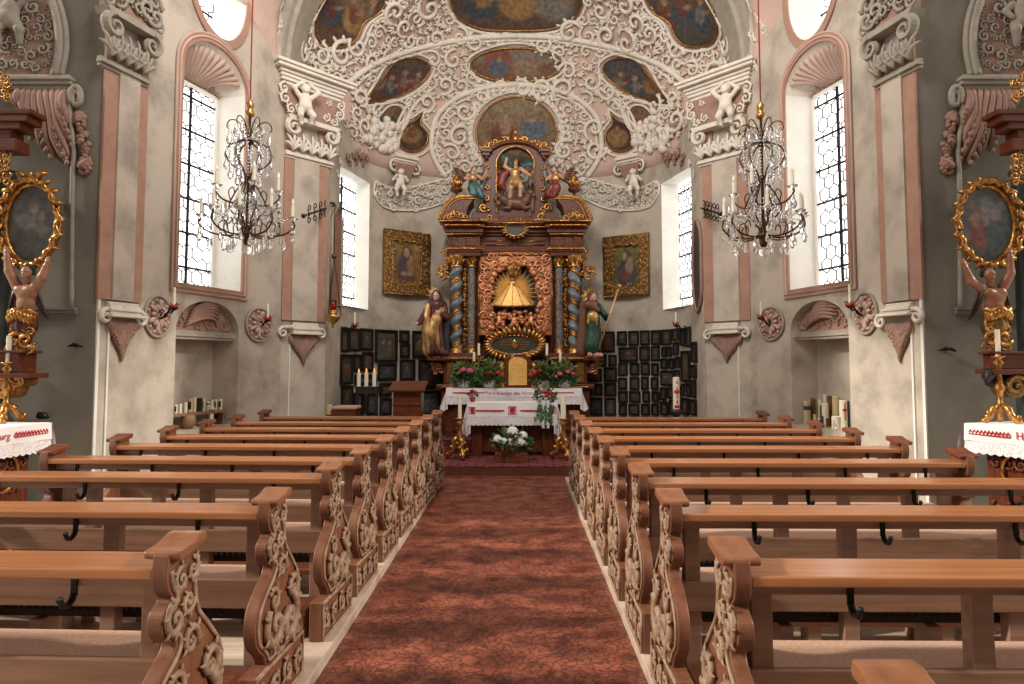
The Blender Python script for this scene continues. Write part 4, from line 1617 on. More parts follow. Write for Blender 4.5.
    # rosettes beside the niche
    for k, (xa, xb, ya, yb) in enumerate(S['ros']):
        (ua, _), (ub, _) = W.uv(xa, (ya + yb) / 2), W.uv(xb, (ya + yb) / 2)
        uc, hc = W.uv((xa + xb) / 2, (ya + yb) / 2)
        ru = abs(ub - ua) / 2
        rh = abs(W.uv((xa + xb) / 2, ya)[1] - W.uv((xa + xb) / 2, yb)[1]) / 2
        th = thing('stucco_rosette', W.P(uc, hc - rh, 0), 'oval pink stucco rosette behind the candle sconce on the %s wall, %s' % (nm, 'nearer the nave' if k == 0 else 'nearer the altar'), 'rosette', 'wall rosettes')
        mb = MB()
        E = [(uc + ru * math.cos(2 * PI * i / 32), hc + rh * math.sin(2 * PI * i / 32)) for i in range(32)]
        mb.prism(E, W.P, 0, .02)
        build(mb, 'ground', 'stuccopink', th)
        mb = MB()
        mb.tube([W.P(u, h, .02) for u, h in E], .018, 6, closed=True, up=W.n)
        build(mb, 'rim', 'stuccogrey', th, smooth=True)
        mb = MB()
        for i in range(12):
            a = 2 * PI * i / 12 + .2
            L_ = .84 if i % 2 == 0 else .6
            mb.tube([W.P(uc + ru * q * math.cos(a + .25 * q), hc + rh * q * math.sin(a + .25 * q), .022 + .016 * math.sin(PI * q)) for q in np.linspace(.12, L_, 7)], [.012, .018, .022, .026, .03, .026, .012], 6, up=W.n)
            mb.ball(W.P(uc + ru * .8 * math.cos(a + .5), hc + rh * .8 * math.sin(a + .5), .025), .022, 6, 4)
        mb.ball(W.P(uc, hc, .03), .04, 8, 6)
        build(mb, 'petals', 'pinkpale', th, smooth=True)
# ------------------------------------------------------------------ altar steps and carpet
def carpet():
    m = bpy.data.materials.new('patterned_red_carpet')
    m.use_nodes = True
    nt = m.node_tree
    b = nt.nodes['Principled BSDF']
    tc = nt.nodes.new('ShaderNodeTexCoord')
    mp = nt.nodes.new('ShaderNodeMapping')
    mp.inputs['Rotation'].default_value = (0.6, 0.6, PI / 4)
    nt.links.new(tc.outputs['Object'], mp.inputs['Vector'])
    ck = nt.nodes.new('ShaderNodeTexChecker')
    ck.inputs['Scale'].default_value = 9
    ck.inputs['Color1'].default_value = (0.20, 0.024, 0.022, 1)
    ck.inputs['Color2'].default_value = (0.05, 0.014, 0.018, 1)
    nt.links.new(mp.outputs['Vector'], ck.inputs['Vector'])
    vo = nt.nodes.new('ShaderNodeTexVoronoi')
    vo.inputs['Scale'].default_value = 22
    nt.links.new(mp.outputs['Vector'], vo.inputs['Vector'])
    cr = nt.nodes.new('ShaderNodeValToRGB')
    cr.color_ramp.elements[0].position = 0.22
    cr.color_ramp.elements[0].color = (0.28, 0.13, 0.09, 1)
    cr.color_ramp.elements[1].position = 0.34
    cr.color_ramp.elements[1].color = (0, 0, 0, 1)
    nt.links.new(vo.outputs['Distance'], cr.inputs['Fac'])
    mx = nt.nodes.new('ShaderNodeMix')
    mx.data_type = 'RGBA'
    mx.blend_type = 'ADD'
    mx.inputs[0].default_value = 0.7
    nt.links.new(ck.outputs['Color'], mx.inputs[6])
    nt.links.new(cr.outputs['Color'], mx.inputs[7])
    nt.links.new(mx.outputs[2], b.inputs['Base Color'])
    b.inputs['Roughness'].default_value = 0.95
    return m
M['carpet'] = carpet()
M['stepwood'] = mat('dark_red_step', (0.13, 0.035, 0.025), 0.5, var=0.3, scale=6)
ST1, ST2 = 0.137, 0.358
mb = MB()
mb.box(-2.9, 2.9, 10.25, 14.0, -0.02, ST1 - .012)
build(mb, 'floor_altar_step', 'stepwood', kind='structure', bevel=.01)
mb = MB()
mb.box(-2.2, 2.2, 11.75, 14.0, ST1 - .012, ST2 - .012)
build(mb, 'floor_altar_upper_step', 'stepwood', kind='structure', bevel=.01)
th = thing('altar_carpet', (0, 10.3, 0), 'dark red patterned carpet laid over the altar steps', 'carpet')
mb = MB()
mb.box(-1.45, 1.45, 10.245, 11.745, ST1 - .012, ST1)
build(mb, 'lower_carpet', 'carpet', th)
mb = MB()
mb.box(-1.45, 1.45, 11.738, 11.75, ST1, ST2)
mb.box(-1.45, 1.45, 11.738, 12.4, ST2 - .012, ST2)
build(mb, 'upper_carpet', 'carpet', th)

# ------------------------------------------------------------------ retable
ZR = 12.85
CXP = 515.3
KR = ZR / 700.0
def pxy(px, py, Z=ZR):
    p = at(px, py, Z)
    return p.x, p.z
ret = thing('altar_retable', (pxy(CXP, 380)[0], ZR + .3, ST2), 'tall red-brown and gilded baroque altar retable filling the apse centre', 'altar')

def pb(mb, x0, y0, x1, y1, Z, dep):
    a, b = pxy(x0, y1, Z), pxy(x1, y0, Z)
    mb.box(min(a[0], b[0]), max(a[0], b[0]), Z, Z + dep, a[1], b[1])
MXP = lambda x: 2 * CXP - x
def pb2(mb, x0, y0, x1, y1, Z, dep):
    pb(mb, x0, y0, x1, y1, Z, dep)
    pb(mb, MXP(x1), y0, MXP(x0), y1, Z, dep)

# base
mb = MB()
pb(mb, 441, 388, MXP(441), 441, ZR - .1, .9)
pb(mb, 436, 384.5, MXP(436), 389, ZR - .16, .95)
pb(mb, 478, 361, MXP(478), 385, ZR + .12, .6)
build(mb, 'base', 'redwoodh', ret, bevel=.012)
for s_ in (0, 1):
    mb = MB()
    f = (lambda x: x) if s_ == 0 else MXP
    def q(x0, y0, x1, y1, Z, d):
        a, b = sorted((f(x0), f(x1)))
        pb(mb, a, y0, b, y1, Z, d)
    q(443.5, 360.5, 480, 385, ZR - .04, .6)
    q(440, 356, 484, 361, ZR - .12, .7)
    q(442, 353.5, 482, 356.5, ZR - .08, .6)
    e = build(mb, 'pedestal', 'redwood', ret, bevel=.01)
    mb = MB()
    for (x0, x1) in ((446.5, 454.5), (459, 469)):
        a, b = sorted((f(x0), f(x1)))
        A, B = pxy(a, 383, ZR - .05), pxy(b, 362, ZR - .05)
        mb.box(A[0], B[0], ZR - .06, ZR - .04, A[1], B[1])
    build(mb, 'gilt_panel', 'golddark', e, bevel=.008)
# back wall of the shrine storey and pilaster strips behind the columns
mb = MB()
pb(mb, 449, 246, MXP(449), 358, ZR + .38, .3)
pb2(mb, 451.5, 252, 463, 356, ZR + .22, .2)
pb2(mb, 465.5, 252, 478, 356, ZR + .28, .15)
build(mb, 'back_panel', 'redwood', ret, bevel=.008)
for s_ in (0, 1):
    f = (lambda x: x) if s_ == 0 else MXP
    mb = MB()
    for i in range(19):
        x, z = pxy(f(464.2), 258 + i * 5.1)
        scroll(mb, lambda u, v, d: (x + u, ZR + .20 - d, z + v), (0, 0), .045, (-1) ** i, i * 1.7, th=.3, n=12, leaves=3, lift=.8)
    for xx in (450.8, 478.2):
        a, b = pxy(f(xx), 354), pxy(f(xx), 256)
        mb.tube([(a[0], ZR + .19, a[1]), (b[0], ZR + .19, b[1])], .018, 6)
    build(mb, 'gilt_strip', 'gold', ret, smooth=True)
# columns
def column(xp, y0, y1, r, twist, Z):
    x, zt = pxy(xp, y0, Z)
    _, zb = pxy(xp, y1, Z)
    H = zt - zb
    mb = MB()
    prof = [(r * 1.35, 0), (r * 1.35, .035), (r * 1.15, .05), (r * 1.3, .08), (r * 1.05, .11)]
    mb.lathe(prof, 18, (x, Z, zb))
    build(mb, 'column_base', 'gold', ret, smooth=True)
    mb = MB()
    mb.lathe([(r * 1.0, H - .22), (r * 1.15, H - .2), (r * .95, H - .18), (r * 1.2, H - .06), (r * 1.45, H - .02), (r * 1.45, H)], 18, (x, Z, zb))
    for i in range(8):
        a = 2 * PI * i / 8
        c = Vector((x, Z, zb + H - .17))
        dr = Vector((math.cos(a), math.sin(a), 0))
        mb.tube([c + dr * r * .95, c + dr * r * 1.15 + Vector((0, 0, .07)), c + dr * r * 1.45 + Vector((0, 0, .12)), c + dr * r * 1.6 + Vector((0, 0, .10))], [.02, .028, .022, .012], 5)
    cp_ = build(mb, 'column_capital', 'gold', ret, smooth=True)
    n, m = 60, 20
    rows = []
    for i in range(n + 1):
        h = .11 + (H - .33) * i / n
        row = []
        for j in range(m):
            a = 2 * PI * j / m
            if twist:
                ph = twist * 2 * PI * 5.0 * i / n
                ox, oy = .22 * r * math.cos(ph), .22 * r * math.sin(ph)
                rr = r * (.88 + .10 * math.cos(a - ph))
            else:
                ox = oy = 0
                rr = r * .8
            row.append((x + ox + rr * math.cos(a), Z + oy + rr * math.sin(a), zb + h))
        rows.append(row)
    mb = MB()
    mb.grid(rows, closed=True)
    sh = build(mb, 'column_shaft', 'bluemarble', ret, smooth=True)
    mb = MB()
    if twist:
        for off in (0.0, .12):
            Q = []
            for i in range(90):
                f = i / 89
                h = .11 + (H - .33) * f
                ph = twist * 2 * PI * 5.0 * f
                a = ph + PI + off * 6
                ox, oy = .22 * r * math.cos(ph), .22 * r * math.sin(ph)
                Q.append((x + ox + r * .86 * math.cos(a), Z + oy + r * .86 * math.sin(a), zb + h))
            mb.tube(Q, r * .27 if off == 0 else r * .2, 6)
        build(mb, 'gilt_spiral', 'gold', sh, smooth=True)
    else:
        for i in range(5):
            for q_ in range(9):
                a = PI + PI * (i + .5) / 5
                h = .14 + (H - .4) * (q_ + .5 * (i % 2)) / 9
                scroll(mb, lambda u, v, d: (x + (r * .8 + d) * math.cos(a + u / r), Z + (r * .8 + d) * math.sin(a + u / r), zb + h + v), (0, 0), .05, (-1) ** i, q_, th=.12, n=12, leaves=2)
        build(mb, 'gilt_tendrils', 'gold', sh, smooth=True)
for s_ in (0, 1):
    f = (lambda x: x) if s_ == 0 else MXP
    column(f(456.3), 256, 354, .105, 1 if s_ == 0 else -1, ZR + .06)
    column(f(471.5), 256, 354, .088, 0, ZR + .17)
# entablature
mb = MB()
def ent(x0, x1, Z, dep, k=1.0):
    for (ya, yb, e) in ((252, 256, .02), (246.5, 252, .05), (236, 246.5, .0), (233.5, 236, .05), (229, 233.5, .11), (225, 229, .18), (222.5, 225, .24)):
        a, b = pxy(x0, yb, Z), pxy(x1, ya, Z)
        mb.box(a[0] - e * .6, b[0] + e * .6, Z - e, Z + dep, a[1], b[1])
ent(449, 480, ZR - .02, .6)
ent(MXP(480), MXP(449), ZR - .02, .6)
ent(480, MXP(480), ZR + .14, .5)
build(mb, 'entablature', 'redwoodh', ret, bevel=.008)
mb = MB()
for s_ in (0, 1):
    f = (lambda x: x) if s_ == 0 else MXP
    for (xa, xb, ya, yb, Z) in ((451, 457, 237.5, 245, ZR - .03), (466, 477, 237.5, 245, ZR - .03), (486, 513, 241, 245, ZR + .13)):
        a, b = sorted((f(xa), f(xb)))
        A, B = pxy(a, yb, Z), pxy(b, ya, Z)
        mb.tube([(A[0], Z, A[1]), (B[0], Z, A[1]), (B[0], Z, B[1]), (A[0], Z, B[1])], .012, 5, closed=True)
A, B = pxy(441, 224), pxy(MXP(441), 224)
for s_ in (0, 1):
    f = (lambda x: x) if s_ == 0 else MXP
    for y, e in ((223.6, .25), (234.8, .06), (249, .06)):
        xs = sorted((f(449), f(480)))
        a, b = pxy(xs[0], y), pxy(xs[1], y)
        mb.tube([(a[0] - e * .6, ZR - .03 - e, a[1]), (b[0] + e * .6, ZR - .03 - e, b[1])], .016, 5)
a, b = pxy(480, 224), pxy(MXP(480), 224)
mb.tube([(a[0], ZR - .11, a[1]), (b[0], ZR - .11, b[1])], .014, 5)
# carved strip under the middle of the entablature
for i in range(14):
    x, z = pxy(488 + 55 * i / 13, 251)
    scroll(mb, lambda u, v, d: (x + u, ZR + .12 - d, z + v), (0, 0), .07, (-1) ** i, 0, th=.25, n=14, leaves=2)
# beaded gilt runs on the cornices, plinth and pedestals
for (pa, pz, py, Z, r) in ((446, 481, 227.5, ZR - .24, 1.2), (483, 502, 227.5, ZR - .06, 1.1), (446, 484, 249.3, ZR - .09, 1.2), (441, 484, 358.4, ZR - .13, 1.1), (480, 497, 219.5, ZR + .01, 1.4), (443, MXP(443), 386.7, ZR - .17, 1.1)):
    for f in ((lambda x: x), MXP):
        n = int(abs(pz - pa) * 1.6)
        Q = [(pxy(f(pa + (pz - pa) * i / n), py)[0], Z, pxy(pa, py)[1]) for i in range(n + 1)]
        mb.tube(Q, [r * KR * (.45 + .55 * abs(math.sin(i * .85))) for i in range(n + 1)], 6)
build(mb, 'gilt_mouldings', 'gold', ret, smooth=True)
# broken pediment: two curved blocks
for s_ in (0, 1):
    f = (lambda x: x) if s_ == 0 else MXP
    out = crom([(439, 222), (443, 213), (447, 205), (453, 200.5), (460, 198.5), (473, 198.5)], 5)
    inn = crom([(473, 203), (469, 208), (467, 214), (466, 222)], 5)
    poly = [pxy(f(x), y) for x, y in list(out) + list(inn)]
    mb = MB()
    mb.prism(poly, lambda a, b, d: Vector((a, ZR - .18 + d, b)), 0, .55)
    e = build(mb, 'pediment_scroll', 'redwood', ret, bevel=.015)
    mb = MB()
    for dd, r in ((0, .022), (1.6, .014), (4.2, .014)):
        mb.tube([Vector((pxy(f(x + dd), y + dd * .6)[0], ZR - .19, pxy(f(x + dd), y + dd * .6)[1])) for x, y in out], r, 6)
    x, z = pxy(f(458), 214)
    for q in range(5):
        scroll(mb, lambda u, v, d: (x + u, ZR - .19 - d, z + v), ((q - 2) * .07, -.04 * abs(q - 2) - .02), .07, 1 if f(1) == 1 else -1, q, th=.25, n=14, leaves=3)
    build(mb, 'gilt_edge', 'gold', e, smooth=True)
# attic plinth with a shallow arched top and an inscription cartouche
mb = MB()
pb(mb, 472, 213, MXP(472), 224, ZR + .12, .45)
pts = crom([(476, 225), (480, 221), (497, 217.5), (CXP, 216)], 4)
pts = list(pts) + [(MXP(x), y) for x, y in pts[::-1][1:]]
mb.prism([pxy(x, y) for x, y in pts] + [pxy(MXP(476), 226), pxy(476, 226)], lambda a, b, d: Vector((a, ZR + .02 + d, b)), 0, .3)
pb(mb, 499, 210.5, MXP(499), 217, ZR + .05, .3)
build(mb, 'attic_plinth', 'redwoodh', ret, bevel=.01)
def cartouche(xc, yc, rx, ry, Z, nm, leafR, nleaf):
    x, z = pxy(xc, yc, Z)
    ax, az = rx * KR, ry * KR
    mb = MB()
    E = [(x + ax * math.cos(2 * PI * i / 36) * (1 + .04 * math.cos(4 * PI * i / 36)), z + az * math.sin(2 * PI * i / 36)) for i in range(36)]
    mb.prism(E, lambda a, b, d: Vector((a, Z - d, b)), 0, .03)
    o = build(mb, nm, 'slate', ret)
    mb = MB()
    mb.tube([(a, Z - .035, b) for a, b in E], .02, 6, closed=True)
    for i in range(nleaf):
        a = 2 * PI * i / nleaf
        c = Vector((x + ax * math.cos(a), Z - .03, z + az * math.sin(a)))
        dr = Vector((math.cos(a + .5), 0, math.sin(a + .5)))
        mb.tube([c, c + dr * leafR * .5 + Vector((0, -.03, 0)), c + dr * leafR * .9 + Vector((0, -.02, .03))], [leafR * .16, leafR * .2, leafR * .05], 5)
    build(mb, 'gilt_border', 'gold', o, smooth=True)
    return x, z, o
M['slate'] = mat('dark_green_slate', (0.035, 0.05, 0.045), 0.4, var=0.4, scale=12)
cartouche(CXP, 229.5, 10, 7, ZR + .0, 'attic_cartouche', .10, 18)
x, z, o = cartouche(CXP - .8, 345, 23, 9.6, ZR + .10, 'inscription_cartouche', .20, 34)
mb = MB()
for i in range(5):
    for sgn in (-1, 1):
        zz = z + .09 - i * .04
        w = .30 - abs(i - 2) * .04
        k = 0
        u = .07
        while u < w:
            q = .018 + .02 * ((i * 7 + k * 5) % 4) / 3
            mb.box(x + sgn * u - q / 2, x + sgn * u + q / 2, ZR + .06, ZR + .07, zz - .007, zz + .007)
            u += q + .018
            k += 1
mb.ball((x, ZR + .06, z + .01), (.05, .02, .09), 10, 8)
build(mb, 'gilt_inscription', 'gold', o)
# shrine frame of clouds and leaves
mb = MB()
xl, zt = pxy(479, 252)
xr, zb = pxy(MXP(479), 334)
xi0, zi1 = pxy(491, 262)
xi1, zi0 = pxy(MXP(491), 331)
xc = (xl + xr) / 2
inner = [(xi0, zi0), (xi1, zi0)] + [(xc + (xi1 - xc) * math.cos(PI * i / 16), zi1 - .45 + .45 * math.sin(PI * i / 16)) for i in range(17)]
mb.prism([(xl, zb), (xr, zb), (xr, zt), (xl, zt)], lambda a, b, d: Vector((a, ZR + .2 - d, b)), 0, .06, holes=[inner])
build(mb, 'shrine_frame', 'goldred', ret)
mb = MB()
random.seed(9)
for i in range(150):
    a, b = random.uniform(xl + .04, xr - .04), random.uniform(zb + .05, zt - .05)
    if inside_poly((a, b), inner):
        continue
    scroll(mb, lambda u, v, d: (a + u, ZR + .13 - d, b + v), (0, 0), random.uniform(.06, .11), random.choice((-1, 1)), random.random() * 6, th=.26, n=14, leaves=4, lift=.8)
for (y0, y1) in ((zb, zt),):
    mb.tube([(xl, ZR + .12, zb), (xr, ZR + .12, zb), (xr, ZR + .12, zt), (xl, ZR + .12, zt)], .028, 6, closed=True)
build(mb, 'shrine_leafwork', 'goldred', ret, smooth=True)
mb = MB()
for i in range(44):
    f = i / 43
    p = inner[2:][min(16, int(f * 16))]
    q = (p[0] + random.uniform(-.03, .03), p[1] + random.uniform(-.03, .03)) if i % 2 else (random.choice((xi0, xi1)) + random.uniform(-.04, .04), zi0 + (zi1 - zi0) * random.random() * .7)
    r = random.uniform(.04, .062)
    mb.ball((q[0], ZR + .10, q[1]), (r, r * .7, r * .9), 8, 6)
build(mb, 'cloud_frame', 'goldred', ret, smooth=True)
mb = MB()
mb.prism(inner, lambda a, b, d: Vector((a, ZR + .34 - d, b)), 0, .03)
build(mb, 'shrine_backing', 'bluedark', ret)
# rays, the robed figure with its crown, the cloud base with putti ---------------
mb = MB()
x0, z0 = pxy(512.5, 292)
for i in range(40):
    a = PI * (-.12 + 1.24 * i / 39)
    L = (.56, .42)[i % 2] * (1.0 if abs(a - PI / 2) < .9 else .95)
    c, s_ = math.cos(a), math.sin(a)
    w = .026
    V = [(x0 + .10 * c - w * s_, ZR + .21, z0 + .10 * s_ + w * c), (x0 + .10 * c + w * s_, ZR + .21, z0 + .10 * s_ - w * c), (x0 + L * c, ZR + .16, z0 + L * s_), (x0 + .10 * c, ZR + .185, z0 + .10 * s_)]
    mb.add(V, [(0, 2, 3), (3, 2, 1), (0, 1, 2), (0, 3, 1)])
build(mb, 'gilt_rays', 'goldpale', ret)
# robe: a stiff triangular brocade mantle
xa, za = pxy(512.5, 280.5)
_, zb_ = pxy(512.5, 306)
rows = []
for i in range(15):
    f = i / 14
    w = .05 + (.425 - .05) * f ** 1.05
    row = []
    for j in range(24):
        a = 2 * PI * j / 24
        fold = 1 + .04 * f * math.cos(9 * a)
        row.append((xa + w * math.cos(a) * fold, ZR + .17 + .14 * (.3 + .7 * f) * math.sin(a) * fold, za + (zb_ - za) * f - .03 * f * math.cos(a) ** 2 * -1))
    rows.append(row)
mb = MB()
mb.grid(rows, closed=True)
mb.add(rows[-1], [tuple(range(24))])
o = build(mb, 'brocade_mantle', 'goldpale', ret, smooth=True)
mb = MB()
mb.tube([Vector(p) for p in rows[-1]], .018, 6, closed=True)
for j in (14, 16, 18, 20, 22):
    mb.tube([Vector(r[j]) * 1.0 + Vector((0, -.004, 0)) for r in rows[1:]], .010, 5)
build(mb, 'mantle_braid', 'gold', o, smooth=True)
mb = MB()
mb.ball((xa, ZR + .15, za + .04), (.045, .045, .055), 10, 8)
mb.ball((xa + .035, ZR + .11, za - .06), (.028, .028, .034), 8, 6)
build(mb, 'dark_faces', 'skinbrown', ret, smooth=True)
xk, zk = pxy(513.5, 270)
mb = MB()
mb.lathe([(.09, -.09), (.10, -.08), (.095, -.05), (.12, .0), (.145, .06), (.12, .11), (.06, .14), (0, .15)], 14, (xk, ZR + .12, zk))
for i in range(8):
    a = 2 * PI * i / 8
    mb.ball((xk + .145 * math.cos(a), ZR + .12 + .145 * math.sin(a), zk + .09), .028, 6, 5)
mb.ball((xk, ZR + .12, zk + .17), .035, 6, 5)
build(mb, 'crown', 'gold', ret, smooth=True)
mb = MB()
random.seed(14)
for i in range(34):
    px, py = random.uniform(496, 532), random.uniform(309, 329)
    x, z = pxy(px, py)
    r = random.uniform(.04, .075)
    mb.ball((x, ZR + .18, z), (r, r * .9, r * .8), 8, 6)
build(mb, 'cloud_base', 'goldred', ret, smooth=True)
for px, py, rz in ((499, 330, .5), (531, 330, -.5), (514, 331, 0)):
    x, z = pxy(px, py)
    prims_l = place((x, ZR + .12, z), .34, rz)
    P = [ell((0, 0, .60), (.155, .12, .17)), ell((0, -.03, .45), (.165, .14, .15)), ell((0, -.01, .90), (.11, .115, .125)), cap((0, 0, .7), (0, 0, .85), .07, .06)]
    P += limb([(-.145, 0, .72), (-.28, -.06, .66), (-.26, -.1, .86)], [.065, .052, .04]) + limb([(.145, 0, .72), (.28, -.06, .66), (.30, -.1, .86)], [.065, .052, .04])
    P += limb([(-.1, 0, .38), (-.2, -.14, .3), (-.16, -.05, .08)], [.1, .075, .05]) + limb([(.1, 0, .38), (.2, -.14, .3), (.16, -.05, .08)], [.1, .075, .05])
    mb = figmesh(P, .03, .03, prims_l)
    build(mb, 'cherub', 'goldred', ret, smooth=True)
# side ornaments and corbels
for s_ in (0, 1):
    f = (lambda x: x) if s_ == 0 else MXP
    mb = MB()
    for (px, py, r) in ((443, 250, 4), (446, 257, 4), (439, 268, 5), (444, 266, 5), (435.5, 270, 3.5), (441, 275, 4.5), (446, 272, 4)):
        x, z = pxy(f(px), py)
        scroll(mb, lambda u, v, d: (x + u, ZR + .32 - d, z + v), (0, 0), r * KR, 1 if s_ else -1, px, th=.3, leaves=4, lift=1)
    x, z = pxy(f(446), 262)
    mb.tube([(x, ZR + .36, z - .25), (x, ZR + .36, z + .3)], .03, 6)
    build(mb, 'side_ornament', 'gold', ret, smooth=True)
    mb = MB()
    for (px, py, r) in ((437.5, 367, 5.5), (433, 364, 3), (441, 370, 4), (435, 372, 3)):
        x, z = pxy(f(px), py)
        scroll(mb, lambda u, v, d: (x + u, ZR + .05 - d, z + v), (0, 0), r * KR, 1 if s_ else -1, px, th=.3, leaves=4, lift=1)
    x0, z0 = pxy(f(438), 366)
    mb.ball((x0, ZR + .12, z0), (.11, .1, .11), 8, 6)
    e = build(mb, 'corbel', 'goldred', ret, smooth=True)
    mb = MB()
    a, b = sorted((f(427), f(446)))
    pb(mb, a, 356.5, b, 360.5, ZR - .2, .45)
    build(mb, 'corbel_slab', 'redwoodh', e, bevel=.01)
# upper storey: arched red-brown frame open to the wall behind
ZU = ZR + .15
xo0, zt_ = pxy(486, 151)
xo1, zb2 = pxy(MXP(486), 213.5)
xi0, xi1 = pxy(496, 200)[0], pxy(MXP(496), 200)[0]
_, zia = pxy(515, 144)
_, zis = pxy(515, 163)
xc = (xo0 + xo1) / 2
hole = [(xi0, zb2 + .06), (xi1, zb2 + .06)] + [(xc + (xi1 - xc) * math.cos(PI * i / 20), zis + (zia - zis) * math.sin(PI * i / 20)) for i in range(21)]
_, ztop = pxy(515, 139.5)
outl = [(xo0, zb2), (xo1, zb2), (xo1, zis + .1)] + [(xc + (xo1 - xc) * math.cos(PI * i / 20), zis + .1 + (ztop - zis - .1) * math.sin(PI * i / 20)) for i in range(1, 20)] + [(xo0, zis + .1)]
mb = MB()
mb.prism(outl, lambda a, b, d: Vector((a, ZU + d, b)), 0, .22, holes=[hole])
build(mb, 'upper_frame', 'redwood', ret, bevel=.012)
mb = MB()
mb.tube([(a, ZU - .01, b) for a, b in hole], .018, 6, closed=True)
for s_ in (0, 1):
    f = (lambda x: x) if s_ == 0 else MXP
    for (px, py, r) in ((487, 165, 3), (488, 175, 3), (487.5, 186, 3.2), (486, 197, 4), (483, 206, 5), (488, 208, 4), (490, 216, 4.5)):
        x, z = pxy(f(px), py)
        scroll(mb, lambda u, v, d: (x + u, ZU - d, z + v), (0, 0), r * KR, 1 if s_ else -1, px, th=.3, leaves=4, lift=1)
build(mb, 'gilt_upper_border', 'gold', ret, smooth=True)
mb = MB()
for s_ in (0, 1):
    mb = MB()
    for (xa_, ya_, xb_, yb2, zz, dd) in ((482, 151.5, 490, 155, ZU - .08, .3), (480.5, 148, 492, 151.5, ZU - .12, .34), (483, 155, 488, 210, ZU + .03, .2)):
        if s_:
            pb(mb, MXP(xb_), ya_, MXP(xa_), yb2, zz, dd)
        else:
            pb(mb, xa_, ya_, xb_, yb2, zz, dd)
    build(mb, 'upper_pilaster', 'redwoodh', ret, bevel=.01)
mb = MB()
for i in range(15):
    px = 481 + 68.6 * i / 14
    py = 146 - 8 * math.sin(PI * i / 14) - 2 * (i % 2)
    x, z = pxy(px, py)
    scroll(mb, lambda u, v, d: (x + u, ZU + .06 - d, z + v), (0, 0), 4.2 * KR, (-1) ** i, px, th=.3, leaves=5, lift=1)
x, z = pxy(515.5, 133)
mb.ball((x, ZU + .05, z - .05), (.07, .06, .11), 8, 6)
mb.ball((x, ZU + .05, z + .07), (.045, .045, .05), 8, 6)
build(mb, 'crest', 'gold', ret, smooth=True)
mb = MB()
pts = [(xc + (xo1 - xc) * math.cos(PI * i / 20), zis + .1 + (ztop - zis - .1) * math.sin(PI * i / 20)) for i in range(0, 21)]
mb.tube([(a, ZU - .03, b) for a, b in pts], .04, 7)
build(mb, 'arch_moulding', 'redwoodh', ret, smooth=True)
# curved consoles on which the little angels sit
for s_ in (0, 1):
    f = (lambda x: x) if s_ == 0 else MXP
    mb = MB()
    Q = [Vector((pxy(f(x), y)[0], ZR + .2, pxy(f(x), y)[1])) for x, y in crom([(487, 165), (483, 180), (479, 188), (472, 195), (470, 200)], 5)]
    mb.tube(Q, .06, 8)
    build(mb, 'angel_console', 'bluemarble', ret, smooth=True)
# urns
for s_ in (0, 1):
    f = (lambda x: x) if s_ == 0 else MXP
    x, z = pxy(f(456.5), 198.5)
    t = thing('gilt_urn', (x, ZR, z), 'flaming gilded urn on the %s scroll of the retable pediment' % ('left' if s_ == 0 else 'right'), 'urn', 'pediment urns')
    mb = MB()
    mb.lathe([(.06, 0), (.065, .03), (.03, .06), (.03, .10), (.10, .13), (.12, .17), (.10, .20), (.05, .21)], 14, (x, ZR, z))
    build(mb, 'bowl', 'redwood', t, smooth=True)
    mb = MB()
    mb.lathe([(.05, .20), (.09, .25), (.085, .32), (.05, .38), (.055, .41), (.02, .45), (0, .46)], 12, (x, ZR, z))
    for i in range(7):
        a = 2 * PI * i / 7
        mb.tube([(x + .07 * math.cos(a), ZR + .07 * math.sin(a), z + .24), (x + .1 * math.cos(a), ZR + .1 * math.sin(a), z + .3), (x + .06 * math.cos(a + .6), ZR + .06 * math.sin(a + .6), z + .38)], [.03, .03, .01], 5)
    build(mb, 'flame', 'gold', t, smooth=True)
# tabernacle
ZT = 12.35
xa, zt = pxy(508, 356, ZT)
xb, zb = pxy(527.5, 388, ZT)
xc = (xa + xb) / 2
t = thing('tabernacle', (xc, ZT, zb), 'arched golden tabernacle door between the flower arrangements on the high altar', 'tabernacle')
mb = MB()
o = [(xa - .07, zb), (xb + .07, zb), (xb + .07, zt - .1)] + [(xc + (xb - xc + .07) * math.cos(PI * i / 12), zt - .1 + .13 * math.sin(PI * i / 12)) for i in range(1, 12)] + [(xa - .07, zt - .1)]
mb.prism(o, lambda a, b, d: Vector((a, ZT + d, b)), 0, .35)
build(mb, 'case', 'redwood', t, bevel=.012)
mb = MB()
o = [(xa + .01, zb + .05), (xb - .01, zb + .05), (xb - .01, zt - .12)] + [(xc + (xb - xc - .01) * math.cos(PI * i / 12), zt - .12 + .10 * math.sin(PI * i / 12)) for i in range(1, 12)] + [(xa + .01, zt - .12)]
mb.prism(o, lambda a, b, d: Vector((a, ZT - d, b)), 0, .02)
for i in range(9):
    scroll(mb, lambda u, v, d: (xc + u, ZT - .02 - d, zb + .3 + v), ((i % 2 - .5) * .13, (i // 2 - 2) * .1 + .03), .05, (-1) ** i, i, th=.16, n=14, leaves=3)
build(mb, 'gilt_door', 'goldpale', t, smooth=False)
for s_ in (-1, 1):
    mb = MB()
    X = xc + s_ * ((xb - xa) / 2 + .09)
    mb.tube([(X, ZT - .02, zb + .02), (X + s_ * .04, ZT - .04, zb + .12), (X, ZT - .03, zb + .24), (X + s_ * .03, ZT - .04, zb + .38), (X, ZT - .02, zb + .46)], [.05, .045, .03, .04, .03], 7)
    build(mb, 'side_scroll', 'gold', t, smooth=True)

